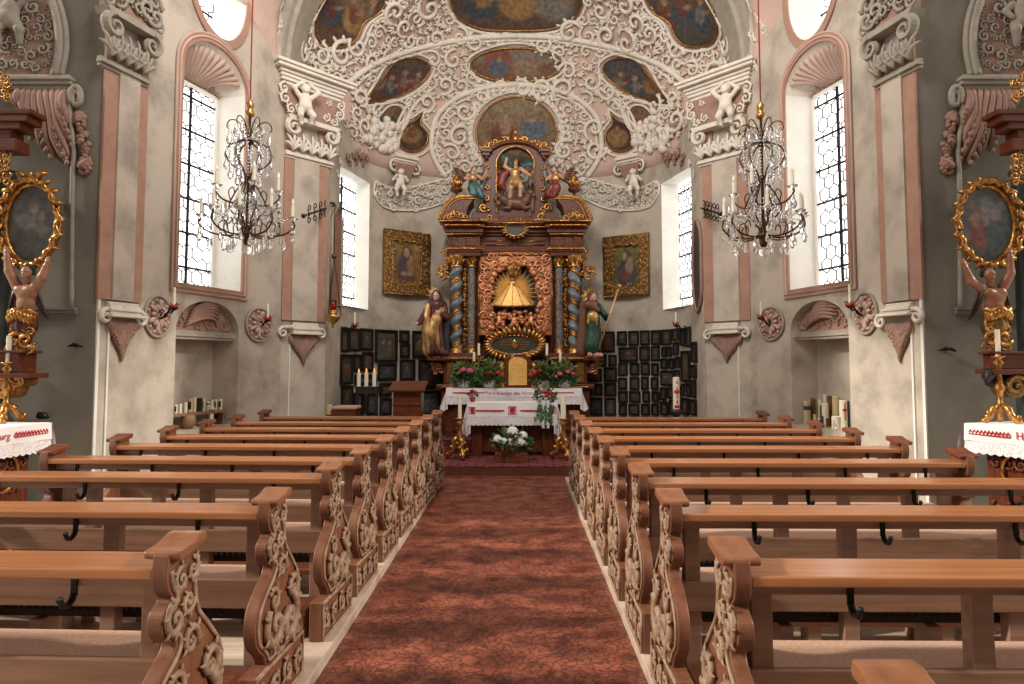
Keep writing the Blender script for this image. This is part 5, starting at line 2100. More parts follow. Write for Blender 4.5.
# ------------------------------------------------------------------ high altar and front altar
def lace(name, nfold=0):
    """linen pigmented with an open lace pattern toward the hem"""
    m = bpy.data.materials.new(name)
    m.use_nodes = True
    nt = m.node_tree
    b = nt.nodes['Principled BSDF']
    b.inputs['Roughness'].default_value = 0.85
    tc = nt.nodes.new('ShaderNodeTexCoord')
    vo = nt.nodes.new('ShaderNodeTexVoronoi')
    vo.inputs['Scale'].default_value = 55
    nt.links.new(tc.outputs['Object'], vo.inputs['Vector'])
    cr = nt.nodes.new('ShaderNodeValToRGB')
    cr.color_ramp.elements[0].position = 0.25
    cr.color_ramp.elements[0].color = (0.52, 0.47, 0.49, 1)
    cr.color_ramp.elements[1].position = 0.5
    cr.color_ramp.elements[1].color = (0.80, 0.77, 0.79, 1)
    nt.links.new(vo.outputs['Distance'], cr.inputs['Fac'])
    nt.links.new(cr.outputs['Color'], b.inputs['Base Color'])
    return m
M['lace'] = lace('lace_border')

def text(s_, size, m, par, name='lettering', loc=(0, 0, 0), rot=(PI / 2, 0, 0), align='CENTER'):
    cu = bpy.data.curves.new('lettering', 'FONT')
    cu.body = s_
    cu.size = size
    cu.align_x = align
    cu.extrude = 0.001
    o = bpy.data.objects.new('lettering', cu)
    COL.objects.link(o)
    bpy.context.view_layer.update()
    me = bpy.data.meshes.new_from_object(o.evaluated_get(bpy.context.evaluated_depsgraph_get()))
    bpy.data.objects.remove(o)
    me.materials.clear()
    me.materials.append(M[m])
    o = bpy.data.objects.new(name, me)
    COL.objects.link(o)
    o.parent = par
    o.location = Vector(loc) - ORG[par.name]
    o.rotation_euler = rot
    ORG[o.name] = Vector(loc)
    return o

def hem(mb, P0, P1, z0, drop, n, amp, out, scal=0.02, per=0.07):
    """a cloth face hanging from the edge P0-P1, rippling a little, with a scalloped hem"""
    P0, P1 = Vector(P0), Vector(P1)
    L = (P1 - P0).length
    rows = []
    for j in range(9):
        f = j / 8
        row = []
        for i in range(n + 1):
            u = i / n
            p = P0.lerp(P1, u)
            z = z0 - drop * f
            if j == 8:
                z -= scal * abs(math.sin(PI * u * L / per))
            w = amp * f * math.sin(u * L * 9 + 1.3) + .012
            row.append(p + Vector(out) * w + Vector((0, 0, z)))
        rows.append(row)
    mb.grid(rows)

def altar_table(nm, label, x0, x1, Z, dep, ztop, drop, lacefrac, corner, clothlabel, zfloor, front):
    pass

# high altar
ZH = 12.15
xa, zt = pxy(446, 388.5, ZH)
xb, _ = pxy(582, 388.5, ZH)
t = thing('high_altar_table', ((xa + xb) / 2, ZH, ST2), 'panelled red-brown high altar table under the long inscribed cloth', 'altar')
mb = MB()
mb.box(xa + .05, xb - .05, ZH + .03, ZR - .18, zt - .06, zt - .005)
mb.box(xa - .02, xb + .02, ZH + .10, ZR - .18, ST2, zt - .06)
build(mb, 'body', 'redwoodh', t, bevel=.01)
for i in range(4):
    mb = MB()
    u0 = xa + .08 + (xb - xa - .16) * i / 4
    u1 = xa + .08 + (xb - xa - .16) * (i + 1) / 4
    mb.prism([(u0 + .04, ST2 + .1), (u1 - .04, ST2 + .1), (u1 - .04, zt - .15), (u0 + .04, zt - .15)], lambda a, b, d: Vector((a, ZH + .10 - d, b)), 0, .03, holes=[[(u0 + .1, ST2 + .16), (u1 - .1, ST2 + .16), (u1 - .1, zt - .21), (u0 + .1, zt - .21)]])
    build(mb, 'panel_moulding', 'redwood', t, bevel=.006)
cl = thing('altar_cloth', ((xa + xb) / 2, ZH, zt - .3), 'long white altar cloth with red inscription and lace hem on the high altar', 'cloth')
mb = MB()
mb.box(xa, xb, ZH, ZR - .2, zt - .004, zt + .004)
hem(mb, (xa, ZH, 0), (xb, ZH, 0), zt, .14, 60, .01, (0, -1, 0), 0)
build(mb, 'linen', 'linen', cl, smooth=False, fix=False)
mb = MB()
hem(mb, (xa, ZH, 0), (xb, ZH, 0), zt - .14, .12, 80, .012, (0, -1, 0), .02)
build(mb, 'lace_hem', 'lace', cl, fix=False)
for e, X in ((-1, xa), (1, xb)):
    mb = MB()
    rows = []
    for j in range(8):
        f = j / 7
        rows.append([(X - e * .03 + e * (.02 + .11 * f) * i / 7 * 1.2, ZH - .02 - .03 * f * math.sin(i * 1.6) + .02 * i, zt - f * (.40 - .10 * abs(i / 7 - .5))) for i in range(8)])
    mb.grid(rows)
    build(mb, 'hanging_corner', 'linen', cl, fix=False, smooth=True)
text('Maria Königin des Himmels', .085, 'redthread', cl, loc=((xa + xb) / 2 - .04, ZH - .02, zt - .105))
mb = MB()
for a, b in ((xa + .12, xa + .66), (xb - .72, xb - .14)):
    mb.box(a, b, ZH - .022, ZH - .014, zt - .08, zt - .062)
build(mb, 'red_border', 'redthread', cl)

# front altar
ZM = 11.2
xa, zt = pxy(467.5, 403, ZM)
xb, _ = pxy(557, 403, ZM)
t = thing('front_altar_table', ((xa + xb) / 2, ZM, ST1), 'small wooden altar table with slim gilt colonnettes, in front of the high altar', 'altar')
mb = MB()
mb.box(xa + .01, xb - .01, ZM + .02, ZM + .5, zt - .05, zt - .005)
build(mb, 'table_top', 'redwoodh', t, bevel=.006)
for X in (xa + .14, xb - .14):
    mb = MB()
    mb.box(X - .09, X + .09, ZM + .12, ZM + .4, ST1, zt - .05)
    build(mb, 'leg', 'redwood', t, bevel=.008)
mb = MB()
mb.box(xa + .2, xb - .2, ZM + .2, ZM + .24, ST1 + .06, zt - .06)
build(mb, 'front_panel', 'redwood', t, bevel=.006)
for px in (502.3, 522.5):
    x, _ = pxy(px, 430, ZM)
    mb = MB()
    mb.lathe([(.03, 0), (.03, .03), (.018, .05), (.022, .3), (.018, zt - ST1 - .12), (.03, zt - ST1 - .08), (.03, zt - ST1 - .05)], 10, (x, ZM + .12, ST1))
    build(mb, 'colonnette', 'gold', t, smooth=True)
cl = thing('altar_cloth', ((xa + xb) / 2, ZM, zt - .3), 'white lace-hemmed cloth with red squares on the small front altar', 'cloth')
mb = MB()
mb.box(xa, xb, ZM, ZM + .52, zt - .004, zt + .004)
hem(mb, (xa, ZM, 0), (xb, ZM, 0), zt, .215, 50, .008, (0, -1, 0), 0)
build(mb, 'linen', 'linen', cl, fix=False)
mb = MB()
hem(mb, (xa, ZM, 0), (xb, ZM, 0), zt - .215, .125, 70, .01, (0, -1, 0), .02)
build(mb, 'lace_hem', 'lace', cl, fix=False)
for e, X in ((-1, xa), (1, xb)):
    mb = MB()
    rows = []
    for j in range(10):
        f = j / 9
        w = 1 - .45 * max(0, f - .7) / .3
        rows.append([(X - e * .05 + e * (.055 + .13 * f * w) * i / 11, ZM - .03 - .035 * f * math.sin(i * 1.3) + .012 * i, zt + .004 - f * (.55 - .12 * abs(i / 11 - .6))) for i in range(12)])
    mb.grid(rows)
    build(mb, 'hanging_corner', 'linen', cl, fix=False, smooth=True)
mb = MB()
xm_ = (xa + xb) / 2
for px, hw in ((472, .05), (512.3, .06), (553, .05)):
    x, z = pxy(px, 410.5, ZM - .03)
    for q in (1, .62):
        mb.tube([(x - hw * q, ZM - .022, z - hw * q), (x + hw * q, ZM - .022, z - hw * q), (x + hw * q, ZM - .022, z + hw * q), (x - hw * q, ZM - .022, z + hw * q)], .008, 4, closed=True)
    for i in range(8):
        a = 2 * PI * i / 8
        mb.tube([(x, ZM - .022, z), (x + hw * .8 * math.cos(a), ZM - .022, z + hw * .8 * math.sin(a))], .007, 4)
for a, b in ((476, 504), (520, 548)):
    p, q = pxy(a, 410.5, ZM - .03), pxy(b, 410.5, ZM - .03)
    mb.box(p[0], q[0], ZM - .026, ZM - .016, p[1] - .009, p[1] + .009)
build(mb, 'red_embroidery', 'redthread', cl)
# ------------------------------------------------------------------ votive panels and framed pictures on the apse wall
VL = [(127, 97, 165, 242), (170, 103, 232, 236), (236, 105, 308, 233), (318, 112, 445, 298), (455, 115, 514, 186), (455, 193, 516, 272), (526, 118, 650, 270),
      (127, 252, 192, 425), (197, 252, 240, 352), (246, 240, 308, 352), (332, 305, 440, 402), (455, 280, 545, 402), (560, 280, 700, 450),
      (127, 432, 192, 560), (200, 368, 328, 430), (200, 468, 262, 600), (268, 475, 330, 600), (342, 415, 412, 490), (422, 410, 552, 470), (342, 500, 412, 600), (422, 478, 560, 600), (570, 460, 690, 600)]
VR = [(150, 122, 228, 240), (236, 120, 295, 200), (300, 118, 362, 203), (366, 116, 424, 200), (428, 114, 484, 198), (488, 110, 544, 200), (548, 105, 586, 175), (590, 103, 622, 205), (626, 95, 656, 212),
      (135, 252, 180, 318), (188, 255, 238, 318), (245, 212, 356, 292), (362, 208, 422, 290), (428, 205, 482, 292), (487, 210, 517, 268), (521, 208, 546, 266), (552, 182, 586, 258),
      (242, 300, 300, 375), (308, 300, 364, 370), (370, 298, 424, 370), (430, 302, 474, 374), (482, 275, 523, 336), (528, 275, 560, 335), (565, 266, 592, 330), (597, 232, 648, 410), (656, 180, 684, 300), (656, 312, 684, 388),
      (70, 335, 155, 408), (162, 325, 238, 406), (242, 385, 296, 450), (308, 382, 366, 455), (372, 380, 418, 455), (428, 384, 472, 455), (482, 345, 562, 432), (566, 340, 593, 428),
      (105, 420, 158, 485), (164, 415, 236, 490), (242, 460, 298, 528), (305, 462, 372, 527), (380, 462, 425, 527), (432, 462, 474, 525), (480, 440, 518, 515), (522, 440, 560, 505), (567, 436, 594, 500), (600, 420, 622, 490), (628, 418, 654, 495), (660, 398, 684, 500),
      (75, 425, 100, 490), (75, 500, 158, 600), (165, 500, 235, 600), (245, 535, 295, 600), (301, 535, 366, 600), (372, 535, 424, 600), (430, 533, 474, 600), (480, 522, 525, 600), (531, 512, 562, 600), (570, 508, 594, 600), (600, 500, 638, 600), (645, 508, 682, 600)]
ORDN = ['first', 'second', 'third', 'fourth', 'fifth', 'sixth', 'seventh', 'eighth', 'ninth', 'tenth', 'eleventh', 'twelfth', 'thirteenth', 'fourteenth']

def hang(name, x0, y0, x1, y1, fw, depth, label, cat, group, framemat, fn, grid=(8, 10), carved=False, off=0.012, framed=False):
    """a framed picture hung flat against the curved wall between two seen edges"""
    ym = (y0 + y1) / 2
    ta, tb = ahit(x0, ym)[0], ahit(x1, ym)[0]
    A, B = apse(ta, 0, 0), apse(tb, 0, 0)
    sag = max(0.0, max((apse(ta + (tb - ta) * q, 0) - A.lerp(B, q)).length for q in (.25, .5, .75)))
    pl = Plane((A.x, A.y), (B.x, B.y), 1)
    d0 = off
    u0, h1 = pl.uv(x0, y0, d0 + depth)
    u1, h0 = pl.uv(x1, y1, d0 + depth)
    ha = (pl.uv(x1, y0, d0 + depth)[1] + h1) / 2
    hb = (pl.uv(x0, y1, d0 + depth)[1] + h0) / 2
    u0, u1 = u0 + .004, u1 - .004
    t = thing(name, pl.P((u0 + u1) / 2, hb, d0), label, cat, group)
    fw = min(fw, (u1 - u0) * .28, (ha - hb) * .28)
    I = [(u0 + fw, hb + fw), (u1 - fw, hb + fw), (u1 - fw, ha - fw), (u0 + fw, ha - fw)]
    mb = MB()
    mb.prism([(u0, hb), (u1, hb), (u1, ha), (u0, ha)], pl.P, d0, d0 + depth, holes=[I])
    f = build(mb, 'frame', framemat, t, bevel=min(.01, fw * .25))
    mb, cols = panel_picture(fn, lambda u, v: pl.P(u0 + fw * .9 + (u1 - u0 - 1.8 * fw) * u, hb + fw * .9 + (ha - hb - 1.8 * fw) * v, d0 + depth * .35), *grid)
    build(mb, 'picture', 'paint', t, cols=[(1.15 if framed else 1.7) * c_ for c_ in cols])
    return t, pl, (u0, u1, hb, ha, fw, d0 + depth), f

def votive(seed):
    r = random.Random(seed)
    g = r.choice([(.035, .028, .02), (.05, .04, .028), (.03, .032, .028), (.055, .035, .022)])
    it = []
    k = r.choice((1, 1, 2))
    for i in range(k):
        x = .5 if k == 1 else .3 + .4 * i
        it += [(x, .42, .2, .24, r.choice([(.13, .04, .025), (.06, .06, .06), (.11, .075, .04), (.05, .06, .075)]), .85), (x, .66, .09, .08, (.20, .12, .075), .9)]
    it += [(r.random(), .12, .4, .08, (.10, .075, .045), .6), (.5, .85, .35, .1, (.09, .07, .045), .5)]
    return blobs(g, it)

for nm, V_, ox in (('left', VL, 320), ('right', VR, 575)):
    rects = [(a / 5.7 + ox, b / 5.7 + 310, c / 5.7 + ox, d / 5.7 + 310) for a, b, c, d in V_]
    rects.sort(key=lambda r: (r[1] + r[3]) / 2)
    rows, cur = [], []
    for r in rects:
        m_ = (r[1] + r[3]) / 2
        if cur and m_ - (cur[0][1] + cur[0][3]) / 2 > 9.5:
            rows.append(cur)
            cur = []
        cur.append(r)
    rows.append(cur)
    for i, row in enumerate(rows):
        row.sort(key=lambda r: r[0])
        for j, r in enumerate(row):
            dz = random.uniform(.02, .045)
            lab = 'dark framed votive painting, %s apse wall, %s row from top, %s from left' % (nm, ORDN[i], ORDN[j])
            hang('votive_painting', *r, .05 if nm == 'left' else .035, dz, lab, 'painting', 'votive paintings on the %s apse wall' % nm, 'darkwood', votive(i * 31 + j * 7 + (500 if nm == 'left' else 0)), (6, 8))

def madonna(u, v):
    pass
mad_l = blobs(lambda u, v: (.20 + .06 * v, .115 + .04 * v, .035), [(.5, .36, .34, .42, (.13, .045, .03), .95), (.52, .74, .17, .15, (.10, .045, .03), .95), (.5, .74, .10, .11, FLESH, 1), (.40, .40, .2, .26, (.05, .05, .06), .8), (.64, .42, .15, .17, (.26, .13, .05), .95), (.66, .60, .075, .075, FLESH, 1), (.62, .26, .1, .05, FLESH, .8), (.42, .26, .12, .04, FLESH, .8), (.2, .85, .08, .08, (.30, .18, .07), .6), (.82, .85, .08, .08, (.30, .18, .07), .6)])
mad_r = blobs(lambda u, v: (.11 + .05 * v, .085 + .04 * v, .03), [(.5, .30, .36, .36, (.045, .045, .055), .95), (.5, .72, .18, .16, (.06, .05, .05), .95), (.44, .73, .09, .10, (.33, .20, .13), 1), (.60, .46, .14, .18, (.30, .18, .11), .95), (.62, .64, .075, .07, (.36, .22, .14), 1), (.44, .25, .22, .12, (.14, .04, .03), .9)])
for nm, box, fn in (('left', (384, 231.5, 430, 294.5), mad_l), ('right', (603, 235.2, 649, 295.5), mad_r)):
    t, pl, (u0, u1, hb, ha, fw, dd), f = hang('framed_painting', *box, .20, .06, 'dark painting of mother and child in a carved gilt frame, %s of the altar' % nm, 'painting', 'framed paintings beside the altar', 'golddark', fn, (26, 34), framed=True)
    mb = MB()
    random.seed(4)
    def inb(u, h):
        return not (u0 + fw < u < u1 - fw and hb + fw < h < ha - fw)
    n = 0
    pts = []
    for _ in range(900):
        u, h = random.uniform(u0 + .04, u1 - .04), random.uniform(hb + .04, ha - .04)
        if inb(u, h) and all(math.hypot(u - a, h - b) > .075 for a, b in pts):
            pts.append((u, h))
            scroll(mb, lambda x, y, d: pl.P(x, y, dd + d), (u, h), .055, random.choice((-1, 1)), random.random() * 6, th=.25, n=13, leaves=3, lift=.8)
    for e, r in ((0, .018), (fw * .92, .016)):
        mb.tube([pl.P(a, b, dd) for a, b in ((u0 + e, hb + e), (u1 - e, hb + e), (u1 - e, ha - e), (u0 + e, ha - e))], r, 6, closed=True)
    build(mb, 'carved_leaves', 'goldframe', f, smooth=True)
# ------------------------------------------------------------------ carved figures
def fold(n, amp, z0=0.0, zs=1.0, cx=0.0, cy=0.0, tw=0.0):
    def fn(G):
        a = np.arctan2(G[..., 1] - cy, G[..., 0] - cx)
        w = np.clip((z0 - G[..., 2]) / zs, 0, 1)
        return amp * w * np.sin(n * a + tw * G[..., 2] + 1.7 * np.sin(3 * G[..., 2]))
    return fn

def halo(mb, c, r0, r1, n, w=.012):
    for i in range(n):
        a = 2 * PI * i / n
        r = r1 * (1 if i % 2 else .75)
        mb.tube([c + Vector((r0 * math.cos(a), 0, r0 * math.sin(a))), c + Vector((r * math.cos(a), 0, r * math.sin(a)))], [w, w * .2], 5)

def hand_prims(p, d, up, s, curl=.6):
    """palm, four fingers and a thumb; p wrist, d direction, up = back of the hand"""
    p, d, up = (np.array(q, float) for q in (p, d, up))
    d /= np.linalg.norm(d)
    sd = np.cross(d, up)
    sd /= np.linalg.norm(sd)
    up = np.cross(sd, d)
    P = [cap(p, p + d * .5 * s, .2 * s, .24 * s), cap(p + d * .3 * s - sd * .12 * s, p + d * .55 * s - sd * .14 * s, .14 * s, .13 * s), cap(p + d * .3 * s + sd * .12 * s, p + d * .55 * s + sd * .14 * s, .14 * s, .13 * s)]
    for i, L in enumerate((.36, .42, .40, .30)):
        o = p + d * .58 * s + sd * (.21 - .14 * i) * s
        k = o + d * L * .55 * s
        e = k + (d * (1 - curl) - up * curl) * L * .55 * s
        P += [cap(o, k, .085 * s, .075 * s), cap(k, e, .075 * s, .06 * s)]
    o = p + d * .15 * s + sd * .2 * s
    k = o + (d * .5 + sd * .7) * .3 * s
    P += [cap(o, k, .10 * s, .085 * s), cap(k, k + (d - up * curl) * .22 * s, .085 * s, .065 * s)]
    return P

def head_prims(c, r, look=(0, -1, 0)):
    c = np.array(c, float)
    f = np.array(look, float)
    f /= np.linalg.norm(f)
    z = np.array((0, 0, 1.0))
    s = np.cross(f, z)
    s /= np.linalg.norm(s)
    return [ell(c, (r * .80, r * .92, r * 1.08)), ell(c + f * r * .45 - z * r * .5, (r * .5, r * .48, r * .48)), cap(c + f * r * .86 + z * r * .12, c + f * r * 1.02 - z * r * .18, r * .10, r * .15),
            ell(c + f * r * .78 - z * r * .48, (r * .22, r * .16, r * .09)), ell(c + f * r * .72 - z * r * .78, (r * .22, r * .2, r * .18)),
            ell(c + f * r * .74 + s * r * .33 + z * r * .22, (r * .22, r * .14, r * .08)), ell(c + f * r * .74 - s * r * .33 + z * r * .22, (r * .22, r * .14, r * .08)),
            ell(c + s * r * .80 - z * r * .05, (r * .12, r * .16, r * .24)), ell(c - s * r * .80 - z * r * .05, (r * .12, r * .16, r * .24))]

def eyes(mb, c, r, look=(0, -1, 0)):
    c, f = Vector(c), Vector(look).normalized()
    s = f.cross(Vector((0, 0, 1))).normalized()
    for e in (-1, 1):
        mb.ball(c + f * r * .83 + s * e * r * .33 + Vector((0, 0, r * .06)), r * .11, 8, 6)

def fig(par, name, m, prims, M4, res=.018, k=.03, fd=None):
    mb = figmesh(prims, res, k, M4, fd)
    return build(mb, name, m, par, smooth=True)

M['robered'] = mat('maroon_robe', (0.10, 0.022, 0.022), 0.4, var=.4, scale=9)
M['robeblack'] = mat('black_veil', (0.02, 0.02, 0.024), 0.45)
M['robegreen'] = mat('green_robe', (0.02, 0.075, 0.045), 0.36, var=.4, scale=8)
M['robebrown'] = mat('brown_cloak', (0.16, 0.065, 0.035), 0.42, var=.4, scale=8)
M['robeteal'] = mat('teal_paint', (0.05, 0.14, 0.13), 0.4, var=.4, scale=9)
M['cloakred'] = mat('red_cloak', (0.22, 0.03, 0.022), 0.42, var=.4, scale=9)
M['mantle'] = mat('gilt_mantle', (0.62, 0.40, 0.17), 0.35, .5, scale=10, col2=(.34, .17, .06))

# left saint (one unit = figure height), facing the viewer, turned to her right
p = at(436, 357, ZR - .08)
h = at(436, 290, ZR - .08).z - p.z
p.z = pxy(436, 356.5)[1]
sl = thing('saint_statue', p, 'carved female saint in a black veil and gilt mantle, left of the altar', 'statue')
T = place(p, h, .15) @ Matrix.Diagonal((.78, .85, 1, 1))
fig(sl, 'robe', 'robered', [cap((0, 0, .17), (0, 0, .45), .16, .12), cap((0, 0, .12), (.02, 0, .12), .13, .13), cap((0, 0, .45), (0, 0, .74), .12, .11), ell((0, 0, .78), (.17, .10, .07)), cap((-.08, -.10, .07), (-.06, -.08, .4), .07, .09), ell((.1, -.06, .05), (.12, .12, .05))], T, .02, .04, fold(13, .016, .6, .5))
fig(sl, 'mantle', 'mantle', limb([(.10, -.06, .68), (.0, -.13, .55), (-.12, -.12, .34), (-.17, -.06, .10)], [.06, .09, .11, .10]) + limb([(-.16, -.02, .74), (-.2, -.03, .56), (-.2, -.03, .3)], [.06, .085, .07]) + [cap((-.05, -.13, .45), (.05, -.12, .12), .07, .04)], T, .02, .03, fold(17, .014, .8, .5))
fig(sl, 'cloak', 'robeblack', limb([(.15, .02, .76), (.2, .03, .5), (.19, .03, .05)], [.06, .08, .08]) + [cap((0, .09, .8), (0, .08, .18), .12, .15), ell((0, .02, .80), (.16, .09, .08)), ell((0, .035, .905), (.085, .085, .095)), cap((-.06, .03, .9), (-.10, .02, .78), .04, .05), cap((.06, .03, .9), (.10, .02, .78), .04, .05)], T, .02, .03, fold(11, .012, .7, .5))
hc = (-.01, -.045, .895)
bod = head_prims(hc, .068, (-.25, -1, -.05)) + [cap((0, -.01, .86), (0, 0, .77), .04, .045)]
fig(sl, 'head', 'skin', bod, T, .006, .005)
mb = MB()
eyes(mb, T @ Vector(hc), .066 * h, (-.15, -1, 0))
build(mb, 'eyes', 'black', sl)
fig(sl, 'right_arm', 'robered', limb([(-.16, 0, .74), (-.25, -.06, .58), (-.32, -.14, .50)], [.055, .055, .05]), T, .014, .02)
fig(sl, 'right_hand', 'skin', hand_prims((-.33, -.15, .495), (-.8, -.5, -.35), (0, 0, 1), .105, .3), T, .007, .008)
fig(sl, 'left_arm', 'robered', limb([(.15, 0, .74), (.2, -.08, .58), (.08, -.15, .62)], [.055, .055, .045]), T, .014, .02)
fig(sl, 'left_hand', 'skin', hand_prims((.07, -.155, .625), (-.9, -.1, .35), (0, -1, 0), .10, .4), T, .007, .008)
mb = MB()
halo(mb, Vector(p) + Vector((-.01 * h, .05, .915 * h)), .085 * h, .165 * h, 22)
build(mb, 'ray_halo', 'gold', sl)

# right saint with a staff
p = at(592, 357, ZR - .08)
h = at(592, 291.5, ZR - .08).z - p.z
p.z = pxy(592, 356.5)[1]
sr = thing('saint_statue', p, 'carved bearded saint in green robe and brown cloak with long staff, right of the altar', 'statue')
T = place(p, h, .35) @ Matrix.Diagonal((.80, .85, 1, 1))
fig(sr, 'robe', 'robegreen', [cap((0, 0, .18), (0, 0, .45), .16, .115), cap((0, 0, .13), (.02, 0, .13), .13, .13), cap((0, 0, .45), (0, 0, .74), .115, .115), ell((0, 0, .79), (.17, .10, .07))], T, .02, .04, fold(14, .018, .62, .5))
fig(sr, 'cloak', 'robebrown', [ell((-.02, -.0, .80), (.19, .13, .065)), cap((-.17, .02, .76), (-.19, .05, .08), .07, .09), cap((.13, .05, .76), (.17, .06, .12), .05, .07), cap((0, .1, .78), (0, .1, .17), .12, .14), cap((-.12, -.07, .78), (.06, -.12, .70), .06, .05)], T, .02, .03, fold(10, .014, .75, .5))
fig(sr, 'gilt_apron', 'mantle', [ell((-.02, -.11, .60), (.10, .06, .09)), cap((.02, -.13, .58), (.03, -.14, .48), .06, .02), cap((-.09, -.09, .62), (-.12, -.08, .50), .05, .03)], T, .014, .02)
hc = (.02, -.03, .90)
fig(sr, 'head', 'skin', head_prims(hc, .068, (.5, -1, 0)) + [cap((0, -.01, .86), (0, 0, .77), .045, .05)], T, .006, .005)
mb = MB()
eyes(mb, T @ Vector(hc), .066 * h, (.75, -1, 0))
build(mb, 'eyes', 'black', sr)
fig(sr, 'hair_and_beard', 'robebrown', [ell((.005, .0, .95), (.062, .068, .04)), ell((-.02, .03, .90), (.056, .055, .07)), cap((.048, -.098, .842), (.055, -.105, .79), .03, .016), cap((.0, -.075, .845), (.03, -.095, .80), .02, .016)], T, .008, .008)
YS = ZR - .27
tgt = T.inverted() @ at(608.6, 314, YS)
fig(sr, 'right_arm', 'robegreen', limb([(.16, 0, .75), (.27, -.05, .60), tuple(tgt - Vector((.05, -.02, 0)))], [.06, .055, .045]), T, .014, .02)
fig(sr, 'right_hand', 'skin', hand_prims(tuple(tgt - Vector((.05, -.01, 0))), (.95, -.2, .1), (0, .3, 1), .10, .85), T, .007, .008)
fig(sr, 'feet', 'skin', [cap((.02, -.08, .025), (.10, -.20, .02), .04, .028), cap((-.1, -.08, .025), (-.12, -.2, .02), .04, .028)], T, .012, .01)
mb = MB()
halo(mb, Vector(p) + Vector((.0, .02, .925 * h)), .08 * h, .165 * h, 22)
build(mb, 'ray_halo', 'gold', sr)
a, b = at(619, 286, YS - .02), at(599, 349, YS - .02)
t = thing('pilgrim_staff', b, 'long thin gilded staff with a knob held by the right saint', 'staff')
mb = MB()
mb.tube([a, b], .018, 7)
build(mb, 'shaft', 'mantle', t, smooth=True)
mb = MB()
mb.ball(a, .045, 8, 6)
mb.ball(a.lerp(b, .08), .03, 8, 6)
build(mb, 'knob', 'gold', t, smooth=True)

def wing(mb, root, tip, n, w, back=.06, s=1):
    """a feathered wing: rows of separate quills"""
    root, tip = Vector(root), Vector(tip)
    ax = tip - root
    L = ax.length
    ax.normalize()
    dn = Vector((ax.z, 0, -ax.x)) * s
    for i in range(n):
        f = i / (n - 1)
        b = root + ax * L * (.15 + .75 * f)
        q = w * (.55 + .45 * math.sin(PI * (.25 + .6 * f)))
        d = (dn * (1 - f * .7) + ax * (.25 + f * .8)).normalized()
        mb.tube([b, b + d * q * .5 + Vector((0, back * .3, 0)), b + d * q + Vector((0, back, 0))], [w * .07, w * .09, w * .03], 6, flat=.5, up=(0, 1, 0))
    mb.tube([root, root + ax * L * .5 + Vector((0, -.01, 0)), tip], [w * .13, w * .12, w * .05], 6)

# St Michael group in the upper storey
ZQ = ZU - .05
p = at(515, 208, ZQ)
ms = thing('archangel_figure', Vector((p.x, ZQ, pxy(515, 210, ZQ)[1])), 'winged archangel in gold armour and red cloak standing over the dragon, in the arch', 'statue')
base = Vector((p.x, ZQ, at(515, 199, ZQ).z))
hh = at(515, 160, ZQ).z - base.z
T = place(base, hh, -.1)
fig(ms, 'body', 'skin', head_prims((.02, -.02, .92), .062, (.1, -1, -.3)) + [cap((.02, 0, .88), (.01, 0, .78), .045, .05)] + limb([(.15, 0, .76), (.28, -.05, .66), (.36, -.12, .58)], [.055, .048, .038]) + limb([(-.14, 0, .76), (-.26, 0, .84), (-.22, -.04, .98)], [.055, .048, .038]) + limb([(-.06, 0, .46), (-.1, -.08, .26), (-.12, 0, .04)], [.085, .065, .045]) + limb([(.07, 0, .46), (.16, -.08, .28), (.13, -.02, .06)], [.085, .065, .045]) + [cap((-.12, 0, .03), (-.13, -.11, .02), .04, .03), cap((.13, -.02, .05), (.15, -.12, .03), .04, .03), ell((0, 0, .6), (.12, .09, .16))] + hand_prims((.36, -.12, .58), (.7, -.4, -.5), (0, 0, 1), .1, .7) + hand_prims((-.22, -.04, .98), (.1, 0, 1), (0, -1, 0), .1, .7), T, .016, .02)
fig(ms, 'gilt_armour', 'mantle', [ell((0, -.01, .67), (.135, .105, .13)), cap((0, 0, .55), (0, 0, .42), .12, .18), ell((-.14, 0, .77), (.065, .06, .05)), ell((.15, 0, .77), (.065, .06, .05))], T, .018, .02, fold(16, .016, .56, .15))
fig(ms, 'red_cloak', 'cloakred', limb([(-.12, .07, .78), (-.3, .08, .62), (-.36, .05, .40), (-.26, .05, .25)], [.06, .12, .11, .05]) + limb([(.14, .07, .76), (.3, .08, .72), (.42, .08, .78)], [.05, .06, .04]), T, .02, .03, fold(9, .014, .9, .3))
fig(ms, 'helmet', 'gold', [ell((.02, .0, .965), (.07, .08, .055)), cap((.02, .02, 1.0), (.02, .06, 1.08), .03, .035)], T, .012, .01)
mb = MB()
wing(mb, base + Vector((-.08, .08, .74 * hh)), at(499.5, 155, ZQ + .1), 9, .26, s=1)
wing(mb, base + Vector((.10, .08, .74 * hh)), at(535, 165, ZQ + .1), 9, .24, s=-1)
build(mb, 'wings', 'robeteal', ms, smooth=True)
mb = MB()
a, b = at(499, 158, ZQ - .2), at(525, 205, ZQ - .2)
pd = Vector((at(515, 208, ZQ).x, ZQ, at(515, 211, ZQ).z))
dg = thing('dragon_figure', pd, 'dark horned dragon writhing under the archangel in the arch', 'statue')
def J(px, py, dz=0):
    return np.array(at(px, py, ZQ + dz))
fig(dg, 'body', 'robebrown', limb([J(498, 194), J(503, 199), J(510, 203), J(519, 204), J(526, 201), J(529, 195)], [.03, .07, .11, .12, .09, .06]) + [ell(J(530, 193), (.09, .09, .075)), cap(J(530, 193), J(535, 196, -.05), .06, .035)] + limb([J(512, 203), J(509, 208, -.1), J(504, 208, -.12)], [.06, .04, .03]) + limb([J(521, 204), J(525, 208, -.1), J(530, 207, -.12)], [.06, .04, .03]) + limb([J(498, 194), J(495, 199), J(499, 204), J(495, 206)], [.035, .03, .028, .015]), Matrix.Identity(4), .022, .03)
mb = MB()
